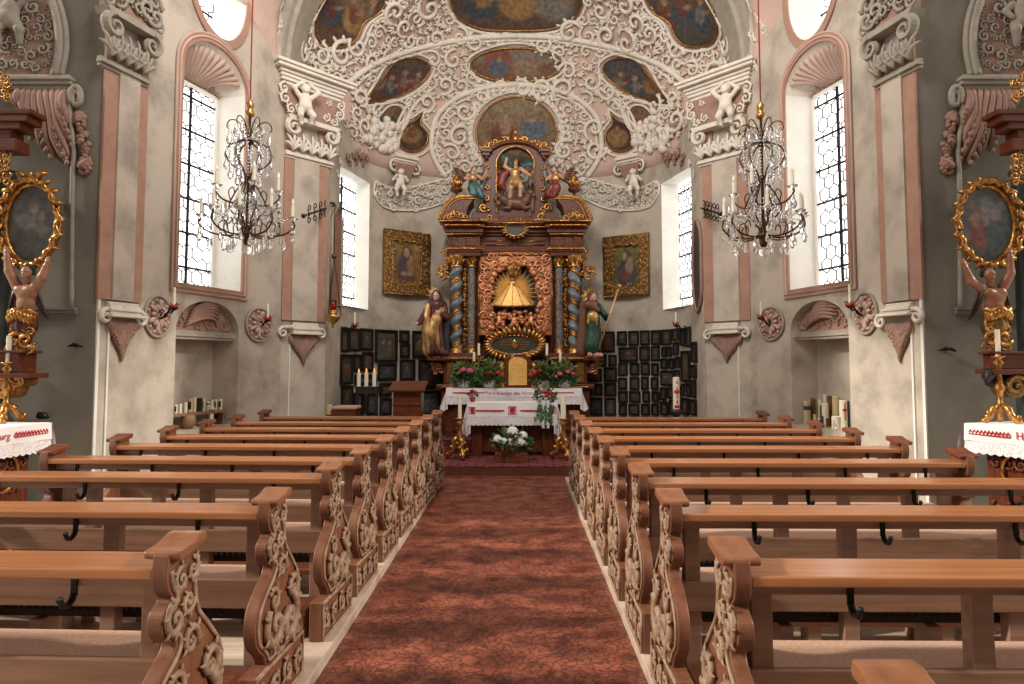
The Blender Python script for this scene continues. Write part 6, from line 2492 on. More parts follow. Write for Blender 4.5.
wing(mb, at(522, 202, ZQ + .05), at(534, 186, ZQ + .08), 6, .2, s=-1)
build(mb, 'wing', 'black', dg, smooth=True)
mb = MB()
wing(mb, at(508, 201, ZQ + .05), at(497, 189, ZQ + .08), 6, .16, s=1)
build(mb, 'wing', 'black', dg, smooth=True)
mb = MB()
mb.tube([at(529, 191, ZQ), at(527, 187, ZQ), at(529, 184, ZQ)], [.025, .02, .006], 5)
mb.tube([at(532, 191, ZQ), at(534, 187, ZQ), at(533, 184, ZQ)], [.025, .02, .006], 5)
build(mb, 'horns', 'black', dg, smooth=True)

# angels seated on the consoles of the upper storey
for nm, xc_, sg in (('left', 473, -1), ('right', 555.5, 1)):
    b = Vector((at(xc_, 197, ZR + .05).x, ZR + .05, at(xc_, 197, ZR).z))
    hh = at(xc_, 167, ZR).z - b.z
    t = thing('altar_angel', b, 'small winged angel in %s perched %s of the arched archangel group' % ('a teal robe' if nm == 'left' else 'a red robe', nm), 'statue', 'altar angels')
    T = place(b, hh * 1.06, -sg * .3)
    fig(t, 'robe', 'robeteal' if nm == 'left' else 'cloakred', [cap((0, 0, .45), (0, 0, .30), .14, .17), cap((-.08, -.14, .30), (-.1 * 1 - sg * .08, -.18, .06), .11, .12), cap((.08, -.14, .30), (.1 - sg * .1, -.18, .02), .11, .10), cap((-sg * .1, -.1, .2), (-sg * .3, -.1, .02), .12, .07)], T, .024, .03, fold(10, .016, .5, .3))
    fig(t, 'tunic', 'mantle', [ell((0, 0, .60), (.14, .11, .16)), ell((0, 0, .44), (.16, .13, .08))], T, .024, .03)
    fig(t, 'body', 'skin', head_prims((-sg * .03, -.03, .88), .085, (-sg * .3, -1, -.2)) + [cap((0, -.01, .82), (0, 0, .70), .05, .06)] + limb([(-.14, 0, .70), (-.26, -.10, .56), (-.16, -.22, .52)], [.06, .05, .04]) + limb([(.14, 0, .70), (.26, -.10, .58), (.32, -.2, .68)], [.06, .05, .04]) + hand_prims((-.16, -.22, .52), (.7, -.5, .1), (0, 0, 1), .13, .5) + hand_prims((.32, -.2, .68), (.3, -.4, .8), (0, -1, 0), .13, .4), T, .017, .02)
    fig(t, 'hair', 'robebrown', [ell((-sg * .03, .01, .93), (.085, .09, .065)), ell((-sg * .03, .04, .87), (.085, .07, .09))], T, .017, .015)
    mb = MB()
    for e in (-1, 1):
        wing(mb, b + Vector((e * .06, .10, .66 * hh)), b + Vector((e * .24, .16, 1.0 * hh)), 8, .26, s=e)
    build(mb, 'wings', 'robebrown', t, smooth=True)

# ------------------------------------------------------------------ the side altars
def front_z(nm, px):
    return FRONT[nm].hit(px, 300).y
for nm in ('left', 'right'):
    L_ = nm == 'left'
    sg = -1 if L_ else 1
    Z = 6.80
    k = Z / 700
    # oval picture
    cx_, cy_, rx, ry = (29.5, 223, 24, 38) if L_ else (988.5, 223.5, 26, 37)
    c = at(cx_, cy_, Z)
    rx, ry = rx * k, ry * k
    bot = Vector((c.x, Z, c.z - ry - .06))
    t = thing('oval_painting', bot, 'oval dark painting in a gilded leaf frame, carried by the %s side altar angel' % nm, 'painting', 'oval side altar paintings')
    N = 40
    rows, cols = [], []
    fn = blobs((.075, .075, .07) if L_ else (.085, .095, .095), [(.35, .6, .25, .2, (.12, .12, .11), .8), (.6, .45, .25, .15, (.16, .14, .12), .8), (.4, .3, .3, .12, (.055, .055, .05), .8), (.55, .68, .08, .07, (.22, .18, .14), .9), (.7, .6, .07, .06, (.20, .17, .13), .8)] if L_ else
               [(.35, .35, .2, .2, (.20, .07, .05), .85), (.62, .62, .2, .15, (.22, .20, .19), .85), (.45, .75, .08, .08, (.28, .18, .13), .9), (.3, .62, .1, .2, (.24, .15, .11), .8), (.7, .35, .25, .2, (.06, .08, .09), .8), (.6, .8, .3, .1, (.14, .16, .17), .7)])
    fn0 = fn
    fn = lambda u, v, q=fn0: 1.7 * q(u, v)
    mb = MB()
    for j in range(13):
        f = max(.002, j / 12)
        row = []
        for i in range(N):
            a = 2 * PI * i / N
            row.append((c.x + rx * f * math.cos(a), Z + .04, c.z + ry * f * math.sin(a)))
            cols.append(fn(.5 + .5 * f * math.cos(a), .5 + .5 * f * math.sin(a)))
        rows.append(row)
    mb.grid(rows, closed=True)
    build(mb, 'canvas', 'paint', t, cols=cols)
    mb = MB()
    mb.tube([(c.x + (rx + .03) * math.cos(2 * PI * i / N), Z + .03, c.z + (ry + .03) * math.sin(2 * PI * i / N)) for i in range(N)], .034, 8, closed=True)
    fr = build(mb, 'frame', 'gold', t, smooth=True)
    mb = MB()
    random.seed(8)
    for i in range(38):
        a = 2 * PI * i / 38
        q = Vector((c.x + (rx + .03) * math.cos(a), Z, c.z + (ry + .03) * math.sin(a)))
        tg = Vector((-math.sin(a), 0, math.cos(a))) * (1 if i % 2 else -1)
        nn = Vector((math.cos(a), 0, math.sin(a)))
        mb.tube([q, q + tg * .05 + nn * .02 + Vector((0, -.035, 0)), q + tg * .10 + nn * .035 + Vector((0, -.03, 0)), q + tg * .12 + nn * .07], [.022, .03, .025, .008], 6)
    if L_:
        for e in (-1, 0, 1):
            q = Vector((c.x + .06 * e, Z, c.z + ry + .06))
            mb.tube([q, q + Vector((.04 * e, -.03, .06)), q + Vector((.10 * e, 0, .07))], [.035, .035, .012], 6)
    build(mb, 'gilt_leaves', 'gold', fr, smooth=True)
    # carrying angel
    x_ = (lambda x: x) if L_ else (lambda x: x)
    if L_:
        pel, ch, nk, hd, s1_, s2_, e1, h1_, e2, h2_ = (25, 314), (26.5, 293), (26.5, 281), (26.5, 272.5), (17, 286), (36, 286), (9, 271), (7, 256), (42, 277), (46, 266)
        dr_, robe, sc_ = (24, 316), (24, 326), (22, 341)
        ped = (2, 28, 351, 373)
    else:
        pel, ch, nk, hd, s1_, s2_, e1, h1_, e2, h2_ = (994, 313), (995, 297), (991, 284), (989, 274.5), (980, 287), (1003, 287), (971, 281), (965.5, 268), (1010.5, 273), (1010, 257)
        dr_, robe, sc_ = (996, 314), (995, 326), (996, 339)
        ped = (992, 1030, 352, 369)
    Zf = Z - .10
    Jf = lambda q, dz=0: np.array(at(q[0], q[1], Zf + dz))
    w = .0097
    base = Vector((Jf(sc_)[0], Zf, at(sc_[0], 351, Zf).z))
    t = thing('side_altar_angel', base, 'carved half-figure angel with %s skin lifting the oval picture, %s side altar' % ('tan' if L_ else 'dark shining', nm), 'statue', 'side altar angels')
    P = [ell(Jf(ch), (.098, .07, .085)), ell((Jf(ch) + Jf(pel)) / 2, (.082, .065, .11)), ell(Jf(pel), (.088, .07, .07)), cap(Jf(nk), Jf(hd), .036, .034),
         ell((Jf(s1_) + Jf(ch)) / 2 + np.array((0, -.03, -.01)), (.055, .04, .045)), ell((Jf(s2_) + Jf(ch)) / 2 + np.array((0, -.03, -.01)), (.055, .04, .045))]
    P += head_prims(Jf(hd, -.03), .056, (.1 if L_ else .5, -1, -.1 if L_ else .1))
    for a, b, h_ in ((s1_, e1, h1_), (s2_, e2, h2_)):
        P += limb([Jf(a), Jf(b, -.03), Jf(h_, -.03)], [.047, .04, .027])
        d = Jf(h_, -.03) - Jf(b, -.03)
        P += hand_prims(Jf(h_, -.03), d, (0, -1, 0), .085, -.25)
    fig(t, 'body', 'skin' if False else ('skintan' if L_ else 'skinbrown'), P, Matrix.Identity(4), .0055, .010)
    mb = MB()
    for i in range(40):
        a, b_ = i * 2.4, (i / 39)
        hc_ = Vector(Jf(hd, -.015)) + Vector((0, .012, .012))
        q = hc_ + Vector((math.cos(a) * .052 * math.sqrt(1 - (b_ * 1.4 - .4) ** 2), math.sin(a) * .05 * math.sqrt(max(0, 1 - (b_ * 1.4 - .4) ** 2)) + .008, .055 * (b_ * 1.4 - .4)))
        mb.ball(q, .017, 7, 5)
    build(mb, 'curly_hair', 'black', t, smooth=True)
    mb = MB()
    eyes(mb, Jf(hd, -.03), .056, (.1 if L_ else .5, -1, 0))
    build(mb, 'eyes', 'black', t, smooth=True)
    # gilt drapery at the hips, dark robe, scroll volute
    mb = MB()
    cd = Vector(Jf(dr_))
    for i in range(11):
        a = PI + PI * i / 10
        q = cd + Vector((.10 * math.cos(a), .085 * math.sin(a), .02 * math.sin(3 * a)))
        mb.tube([q + Vector((0, 0, .035)), q + Vector((0, -.03, .0)), q * 1 + Vector((.02 * math.cos(a), -.01, -.07))], [.028, .034, .012], 6)
    mb.tube([cd + Vector((.115 * math.cos(PI + PI * i / 14), .10 * math.sin(PI + PI * i / 14), .03 + .018 * math.sin(i * 1.3))) for i in range(15)], .03, 7)
    build(mb, 'gilt_drapery', 'gold', t, smooth=True)
    fig(t, 'robe', 'robered' if L_ else 'golddark', limb([Jf(dr_), Jf(robe), Jf(sc_)], [.095, .10, .07]) + [ell(Jf((robe[0] + 7, robe[1])), (.05, .06, .09)), ell(Jf((robe[0] - 7, robe[1])), (.05, .06, .09))], Matrix.Identity(4), .014, .02, fold(9, .008, 9, 1, Jf(robe)[0], Zf))
    mb = MB()
    for (dx, dy, r, hd_) in ((-6, 0, .085, 1), (6, -1, .085, -1), (0, 7, .06, 1), (-9, 8, .06, -1), (9, 7, .06, 1), (0, -7, .05, 1), (-8, -9, .05, 1), (9, -9, .05, -1)):
        q = Vector(Jf((sc_[0] + dx, sc_[1] + dy), -.06))
        scroll(mb, lambda u, v, d: q + Vector((u, -d, v)), (0, 0), r, hd_, dx, th=.3, leaves=4, lift=.8)
    build(mb, 'gilt_scrolls', 'gold', t, smooth=True)
    mb = MB()
    for e, (q0, q1) in ((-1, (s1_, (s1_[0] - 9, s1_[1] + 26))), (1, (s2_, (s2_[0] + 9, s2_[1] + 26)))):
        a, b = Vector(Jf(q0, .07)), Vector(Jf(q1, .09))
        wing(mb, a, b, 10, .13, s=e)
    build(mb, 'wings', 'robewing', t, smooth=True)
    # pedestal block with a scroll bracket below, fixed to the altar structure
    t = thing('bracket_pedestal', Vector((at(ped[0], ped[3], Z).x + .1, Z, at(20, 402, Z).z)), 'red-brown moulded bracket pedestal under the %s side altar angel' % nm, 'pedestal', 'bracket pedestals')
    mb = MB()
    for (x0, x1, y0, y1, e) in ((ped[0], ped[1], ped[2] + 2, ped[3], 0), (ped[0] - 2, ped[1] + (3 if L_ else 0), ped[2] - .5, ped[2] + 2.2, .03), (ped[0] - 2, ped[1] + 6 * (1 if L_ else 0), ped[3], ped[3] + 5, .06)):
        a, b = at(x0 - (24 if L_ else 0), y1, Zf), at(x1 + (0 if L_ else 24), y0, Zf)
        mb.box(a.x - (0 if L_ else e), b.x + (e if L_ else 0), Zf - .12 - e, Zf + .13, a.z, b.z)
    build(mb, 'block', 'redwoodh', t, bevel=.008)
    mb = MB()
    for (px, py, r) in (((11, 387, .12), (26, 381, .055)) if L_ else ((1008, 386, .12), (1020, 380, .06))):
        q = at(px, py, Zf)
        mb.tube([q + Vector((0, -.10 + .2 * i, 0)) for i in range(2)], r * .9, 20)
        scroll(mb, lambda u, v, d: q + Vector((u, -.10 - d, v)), (0, 0), r, 1, 0, th=.25, lift=.3, leaves=0)
    build(mb, 'scroll', 'gold' if L_ else 'golddark', t, smooth=False)
    if not L_:
        P = head_prims(np.array(at(988, 376, Zf - .1)), .055, (-.8, -1, 0)) + [ell(np.array(at(996, 382, Zf - .02)), (.10, .08, .06)), ell(np.array(at(989, 372, Zf - .07)), (.05, .055, .04))]
        th = thing('carved_cherub_head', at(989, 384, Zf - .1), 'small black carved cherub head beside the gilt candlestick, right side altar', 'carving')
        fig(th, 'head', 'black', P, Matrix.Identity(4), .01, .02)
    # altar cornice entering at the picture edge, with a gilt capital below it
    t = thing('side_altar_column', at(0 if L_ else 1022, 340, Z + .05), 'edge of the %s side altar: red-brown column with moulded cornice and gilt ornament' % nm, 'altar', 'side altar columns')
    mb = MB()
    for y0, y1, xe in ((112, 117, 38), (117, 124, 33), (124, 131, 25), (131, 140, 14), (140, 152, 20)):
        xe2 = xe if L_ else 1029 - xe
        a, b = at(xe2, y1, Zf), at(xe2, y0, Zf)
        if L_:
            mb.box(a.x - 1.2, a.x, Zf - .02 - xe * .002, Zf + .14, a.z, b.z)
        else:
            mb.box(a.x, a.x + 1.2, Zf - .02 - xe * .002, Zf + .14, a.z, b.z)
    build(mb, 'cornice', 'redwoodh', t, bevel=.01)
    mb = MB()
    for i in range(10):
        q = at((2 + (i % 2) * 7) if L_ else (1020 - (i % 2) * 8), 154 + i * 3.2, Zf)
        scroll(mb, lambda u, v, d: q + Vector((u, -d - .02, v)), (0, 0), .05, (-1) ** i, i, th=.3, leaves=4, lift=.8)
    for i in range(6):
        q = at((3 + (i % 3) * 4) if L_ else (1021 - (i % 3) * 4), 78 + i * 4, Zf)
        scroll(mb, lambda u, v, d: q + Vector((u, -d - .02, v)), (0, 0), .05, (-1) ** i, i, th=.3, leaves=4, lift=.8)
    build(mb, 'gilt_ornament', 'gold', t, smooth=True)
    mb = MB()
    X = at(-14 if L_ else 1040, 250, Z).x
    mb.lathe([(.20, DECK - 1.55), (.20, -.5), (.16, -.45), (.16, .1), (.13, .14), (.12, 1.9), (.15, 2.0)], 18, (X, Z + .15, 1.55))
    build(mb, 'shaft', 'slate', t, smooth=True)
    # table with its cloth, turned towards the aisle
    if L_:
        A_, B_ = at(50.5, 422.5, 6.62), at(0, 428.5, 6.05)
    else:
        A_, B_ = at(965, 423.5, 6.60), at(1023, 428, 6.10)
    zt = (A_.z + B_.z) / 2
    e_ = Vector((B_.x - A_.x, B_.y - A_.y, 0)).normalized()
    o_ = Vector((-e_.y, e_.x, 0)) if not L_ else Vector((e_.y, -e_.x, 0))      # away from the aisle
    TM = Matrix.Translation(Vector((A_.x, A_.y, 0))) @ Matrix(((e_.x, o_.x, 0, 0), (e_.y, o_.y, 0, 0), (0, 0, 1, 0), (0, 0, 0, 1)))
    LT = lambda a, b, z: TM @ Vector((a, b, z))
    TL = 1.5
    tt = thing('side_altar_table', LT(TL / 2, .3, DECK), 'carved dark wooden altar table under the lace cloth at the %s wall' % nm, 'altar', 'side altar tables')
    mb = MB()
    mb.box(.03, TL, .03, .60, zt - .05, zt - .006, TM)
    mb.box(.12, TL - .1, .10, .58, DECK, zt - .05, TM)
    build(mb, 'body', 'redwood', tt, bevel=.01)
    mb = MB()
    for i in range(10):
        for j in range(3):
            scroll(mb, lambda u, v, d: LT(.22 + .11 * i + u, .10 - d, zt - .34 - .2 * j + v), (0, 0), .065, (-1) ** (i + j), i + j, th=.25, leaves=3, lift=.6)
    build(mb, 'carving', 'redwoodh', tt, smooth=True)
    mb = MB()
    mb.tube([LT(.48 + .19 * math.cos(2 * PI * i / 30), .06, zt - .40 + .17 * math.sin(2 * PI * i / 30)) for i in range(30)], .016, 6, closed=True)
    build(mb, 'gilt_ring', 'gold', tt, smooth=True)
    cl = thing('altar_cloth', LT(TL / 2, 0, zt - .3), 'white lace-hemmed cloth with red zigzag border on the %s side altar table' % nm, 'cloth', 'side altar cloths')
    mb = MB()
    mb.box(0, TL, 0, .6, zt - .004, zt + .004, TM)
    hem(mb, LT(0, 0, 0), LT(TL, 0, 0), zt, .15, 60, .01, tuple(-o_), 0)
    build(mb, 'linen', 'linen', cl, fix=False)
    mb = MB()
    hem(mb, LT(0, 0, 0), LT(TL, 0, 0), zt - .15, .10, 90, .01, tuple(-o_), .018)
    build(mb, 'lace_hem', 'lace', cl, fix=False)
    mb = MB()
    rows = []
    for j in range(9):
        f = j / 8
        rows.append([LT(-.015 - .09 * f - .014 * math.sin(i * 2 + 3 * f), -.01 + i * .035 + .03 * f, zt - f * (.29 - .012 * i)) for i in range(9)])
    mb.grid(rows)
    build(mb, 'hanging_side', 'linen', cl, fix=False, smooth=True)
    mb = MB()
    n = 22
    mb.tube([LT(.05 + .38 * i / n, -.018, zt - .065 + (.014 if i % 2 else -.014)) for i in range(n + 1)], .008, 4)
    mb.tube([LT(.05, -.018, zt - .09), LT(.43, -.018, zt - .09)], .006, 4)
    build(mb, 'red_zigzag', 'redthread', cl)
    rz = math.atan2(e_.y, e_.x) if not L_ else math.atan2(-e_.y, -e_.x)
    if L_:
        text('iburg', .085, 'redthread', cl, loc=LT(.48, -.022, zt - .10), rot=(PI / 2, 0, rz), align='RIGHT')
    else:
        text('Heiliger', .095, 'redthread', cl, loc=LT(.48, -.022, zt - .10), rot=(PI / 2, 0, rz), align='LEFT')
    Zt = 6.35
    # gilt candlestick on the table
    cpx, tpy, bpy_ = (9, 392, 420) if L_ else (1001, 356, 423)
    Zc = Zt + .24
    q = at(cpx, bpy_, Zc)
    q.z = zt + .005
    if L_:
        q.x = at(6, 410, Zc).x
    t = thing('altar_candlestick', q, 'gilded baroque candlestick %s on the %s side altar table' % ('at the picture edge' if L_ else 'with a white candle', nm), 'candlestick', 'side altar candlesticks')
    ht = at(cpx, 356, Zc).z - q.z if not L_ else .56
    mb = MB()
    mb.lathe([(.03, .12), (.045, .16), (.022, .2), (.03, .28), (.05, .33), (.028, .38), (.022, ht - .10), (.05, ht - .06), (.02, ht - .03), (.06, ht - .01), (.06, ht)], 14, tuple(q))
    build(mb, 'stem', 'gold', t, smooth=True)
    mb = MB()
    for i in range(3):
        a = 2 * PI * i / 3 - PI / 2 + .5
        dr = Vector((math.cos(a), math.sin(a), 0))
        mb.tube([q + dr * .02 + Vector((0, 0, .16)), q + dr * .07 + Vector((0, 0, .13)), q + dr * .10 + Vector((0, 0, .06)), q + dr * .15 + Vector((0, 0, .015)), q + dr * .18 + Vector((0, 0, .03))], [.03, .035, .03, .03, .015], 7)
        for s_ in range(3):
            mb.ball(q + dr * (.06 + .04 * s_) + Vector((.015 * (-1) ** s_, 0, .13 - .035 * s_)), .026, 7, 5)
    build(mb, 'foot', 'gold', t, smooth=True)
    mb = MB()
    mb.tube([q + Vector((0, 0, ht)), q + Vector((0, 0, ht + .25))], .022, 12)
    build(mb, 'candle', 'wax', t, smooth=False)
# ------------------------------------------------------------------ chandeliers
def make_chandelier(label):
    """origin at the foot of the bottom ball; heights in metres above it"""
    t = thing('crystal_chandelier', (0, 0, 0), label, 'chandelier', 'crystal chandeliers')
    mb = MB()
    mb.ball((0, 0, .06), .06, 14, 10)
    build(mb, 'bottom_ball', 'crystal', t, smooth=True)
    mb = MB()
    mb.lathe([(.0, .10), (.03, .12), (.05, .16), (.03, .20), (.06, .23), (.07, .25), (.03, .28), (.018, .34), (.018, .9), (.035, .93), (.018, .96), (.016, 1.28), (.05, 1.32), (.06, 1.35), (.02, 1.38), (.015, 1.62), (.03, 1.64)], 12)
    build(mb, 'stem', 'bronze', t, smooth=True)
    mb = MB()
    mb.lathe([(.03, 1.62), (.055, 1.65), (.05, 1.68), (.028, 1.70), (.04, 1.73), (.045, 1.78), (.02, 1.82), (.008, 1.84)], 12)
    build(mb, 'brass_finial', 'brass', t, smooth=True)
    drops = []
    protos = {}
    arms = []
    for tier, (n, r, hc, z0, ph) in enumerate(((8, .50, .47, .25, .2), (4, .34, .80, .62, .55))):
        for i in range(n):
            a = 2 * PI * i / n + ph
            rr = r * (1 if (tier or i % 2 == 0) else .86)
            hh = hc + (.0 if (tier or i % 2 == 0) else .04)
            P = lambda q, z: (q * math.cos(a), q * math.sin(a), z)
            mb = MB()
            mb.tube([P(*q) for q in crom([(.03, z0), (rr * .4, z0 - .03), (rr * .8, z0 + .0), (rr * 1.04, z0 + .09), (rr, hh - .05)], 6)], .011, 6)
            mb.tube([P(*q) for q in crom([(rr * .55, z0 - .02), (rr * .62, z0 + .10), (rr * .48, z0 + .15), (rr * .42, z0 + .08)], 5)], .007, 5)
            arm = build(mb, 'arm', 'bronze', t, smooth=True)
            mb = MB()
            mb.lathe([(.015, hh - .06), (.06, hh - .03), (.065, hh - .02), (.02, hh - .015), (.02, hh)], 12, (rr * math.cos(a), rr * math.sin(a), 0))
            build(mb, 'drip_pan', 'crystal', arm, smooth=True)
            mb = MB()
            mb.lathe([(.019, hh), (.019, hh + .13), (.0, hh + .13)], 10, (rr * math.cos(a), rr * math.sin(a), 0))
            build(mb, 'candle', 'wax', arm)
            mb = MB()
            mb.lathe([(.010, hh + .13), (.017, hh + .155), (.014, hh + .18), (.003, hh + .215), (0, hh + .22)], 8, (rr * math.cos(a), rr * math.sin(a), 0))
            build(mb, 'flame_bulb', 'bulb', arm, smooth=True)
            for q, z in ((rr, hh - .06), (rr * .8, z0 - .01), (rr * 1.03, z0 + .08)):
                drops.append((q * math.cos(a), q * math.sin(a), z))
            if tier == 0:
                drops.append((rr * .5 * math.cos(a + .3), rr * .5 * math.sin(a + .3), z0 - .03))
    # lyre-shaped hoops up to the crown
    for i in range(6):
        a = 2 * PI * i / 6 + .3
        mb = MB()
        P = lambda q, z: (q * math.cos(a), q * math.sin(a), z)
        mb.tube([P(*q) for q in crom([(.02, .28), (.10, .42), (.20, .55), (.14, .72), (.06, .86), (.10, .98), (.20, 1.06), (.245, 1.17), (.20, 1.28), (.04, 1.34)], 5)], .009, 5)
        mb.tube([P(*q) for q in crom([(.02, 1.38), (.07, 1.50), (.15, 1.57), (.22, 1.56), (.245, 1.49), (.22, 1.46)], 5)], .007, 5)
        h = build(mb, 'hoop', 'bronze', t, smooth=True)
        for q, z in ((.22, 1.46), (.15, 1.55), (.245, 1.15), (.20, 1.04), (.12, .97), (.20, .54), (.12, .70), (.10, 1.48), (.24, 1.27)):
            drops.append((q * math.cos(a), q * math.sin(a), z))
        mb = MB()
        for k in range(16):
            f = k / 15
            q = .24 * (1 - f) + .10 * f - .05 * math.sin(PI * f)
            mb.ball((q * math.cos(a + .5), q * math.sin(a + .5), 1.46 - .55 * f), .011, 5, 4)
        build(mb, 'bead_string', 'crystal', h, smooth=True)
    drops = drops[:100]
    for i in range(8):
        a = 2 * PI * i / 8 + .2
        for kind in range(3):
            mb = MB()
            Q = [((.12 + .36 * k / 17) * math.cos(a), (.12 + .36 * k / 17) * math.sin(a), .66 - .20 * k / 17 - .13 * math.sin(PI * k / 17)) for k in range(18)] if kind == 0 else \
                [(.20 * math.cos(a + .4 * k / 9), .20 * math.sin(a + .4 * k / 9), 1.30 - .045 * k) for k in range(9)] if kind == 1 else [(.10 * math.cos(a + .3), .10 * math.sin(a + .3), .34 + .045 * k) for k in range(9)]
            for q in Q:
                mb.ball(q, .015, 5, 4)
            mb.tube(Q, .004, 4)
            build(mb, 'bead_chain', 'crystal', t, smooth=True)
    first = None
    rnd = random.Random(5)
    for (x, y, z) in drops:
        if first is None:
            mb = MB()
            mb.lathe([(0, -.135), (.012, -.128), (.023, -.105), (.024, -.09), (.012, -.055), (.004, -.035), (.009, -.02), (.0, -.008)], 7)
            first = build(mb, 'crystal_drop', 'crystal', t, smooth=False)
            o = first
        else:
            o = first.copy()
            COL.objects.link(o)
        o.location = (x, y, z)
        o.rotation_euler.z = rnd.random() * 6
        k = rnd.uniform(.85, 1.45)
        o.scale = (k, k, k)
    return t

ch = make_chandelier('crystal chandelier with electric candles hanging before the left nave window')
p = at(246.5, 255, 8.0)
ch.location = p
p2 = at(764, 257, 8.0)
ch2 = dup(ch, p2, .35, 'crystal chandelier with electric candles hanging before the right nave window')
for nm, q in (('left', p), ('right', p2)):
    mb = MB()
    top = Vector((q.x, q.y, 7.4 + 2.2 * math.sqrt(1 - (q.x / 4.6) ** 2) + .02))
    mb.tube([q + Vector((0, 0, 1.83)), top], .009, 6)
    build(mb, 'chandelier_cord', mat('red_cord', (0.20, 0.02, 0.015), .8), label='dark red cord from which the %s crystal chandelier hangs' % nm, cat='cord', group='chandelier cords')

# ------------------------------------------------------------------ candle sconces
def sconce(base, tip, ch, label, flower=True, cr=.014, group='iron candle sconces'):
    """scrolled iron bracket from the wall point base to the cup at tip"""
    t = thing('candle_sconce', Vector(base), label, 'sconce', group)
    base, tip = Vector(base), Vector(tip)
    d = tip - base
    up = Vector((0, 0, 1))
    L = d.length
    mb = MB()
    mb.tube(crom([base, base + d * .3 - up * L * .22, base + d * .65 - up * L * .05, base + d * .85 + up * L * .16, tip - up * .02], 6), .011, 6)
    for c, r, s_ in ((base + d * .22 + up * L * .06, L * .17, 1), (base + d * .82 - up * L * .06, L * .15, -1), (base + d * .5 - up * L * .18, L * .12, 1)):
        dn = d.normalized()
        mb.tube([c + (dn * math.cos(a) + up * math.sin(a)) * r * (1 - .75 * f) for f, a in ((i / 16, s_ * (i / 16) * 8) for i in range(17))], .008, 5)
    build(mb, 'scroll_arm', 'iron', t, smooth=True)
    mb = MB()
    mb.lathe([(.01, -.03), (.045, -.01), (.05, 0), (.018, .005), (.018, .03)], 12, tuple(tip))
    build(mb, 'drip_pan', 'iron', t, smooth=True)
    mb = MB()
    mb.lathe([(cr, .0), (cr, ch), (0, ch)], 10, tuple(tip))
    build(mb, 'candle', 'wax', t)
    if flower:
        mb = MB()
        for i in range(7):
            a = 2 * PI * i / 7
            mb.ball(tip + Vector((.032 * math.cos(a), .032 * math.sin(a), .018)), .021, 6, 5)
        build(mb, 'red_blossoms', 'petalred', t, smooth=True)
        mb = MB()
        for i in range(6):
            a = 2 * PI * i / 6 + .4
            dr = Vector((math.cos(a), math.sin(a), 0))
            mb.tube([tip + dr * .02, tip + dr * .05 + up * .04, tip + dr * .075 + up * .06], [.008, .012, .003], 5, flat=.5)
        build(mb, 'leaves', 'leaf', t, smooth=True)
    return t

for nm, items in (('left', (((157, 316), (174, 308), 21, 'nearer the nave'), ((259, 325), (267.7, 320), 16.5, 'nearer the altar'))), ('right', (((865, 313), (850, 306), 22, 'nearer the nave'), ((772, 324), (761, 318), 17, 'nearer the altar')))):
    W = WALL[nm]
    for (b, c, ph, wh) in items:
        base = W.hit(*b, .02)
        L = .26
        q = base + W.n * L
        lo = None
        # stand-off chosen so that the cup lies on the sight line of the photograph's cup
        best = 9e9
        for s_ in np.linspace(.08, .6, 60):
            e = W.hit(*c, s_)
            dd = abs((e - base).dot(W.e))
            if dd + abs(s_ - .3) * .25 < best:
                best, q = dd + abs(s_ - .3) * .25, e
        sconce(base, q, ph * q.y / 700, 'scrolled iron sconce with white candle and red flowers on %s wall rosette, %s' % (nm, wh))
for nm, px, py, ph in (('left', 346, 327, 14), ('right', 684.5, 326, 13)):
    t_, h_ = ahit(px + (-4 if nm == 'left' else 4), py + 4)
    b = apse(t_, h_, .01)
    q = apse(t_, h_ + .08, .22)
    sconce(b, q, ph * q.y / 700, 'small iron sconce with white candle above the votive paintings, %s end' % nm, group='apse candle sconces')

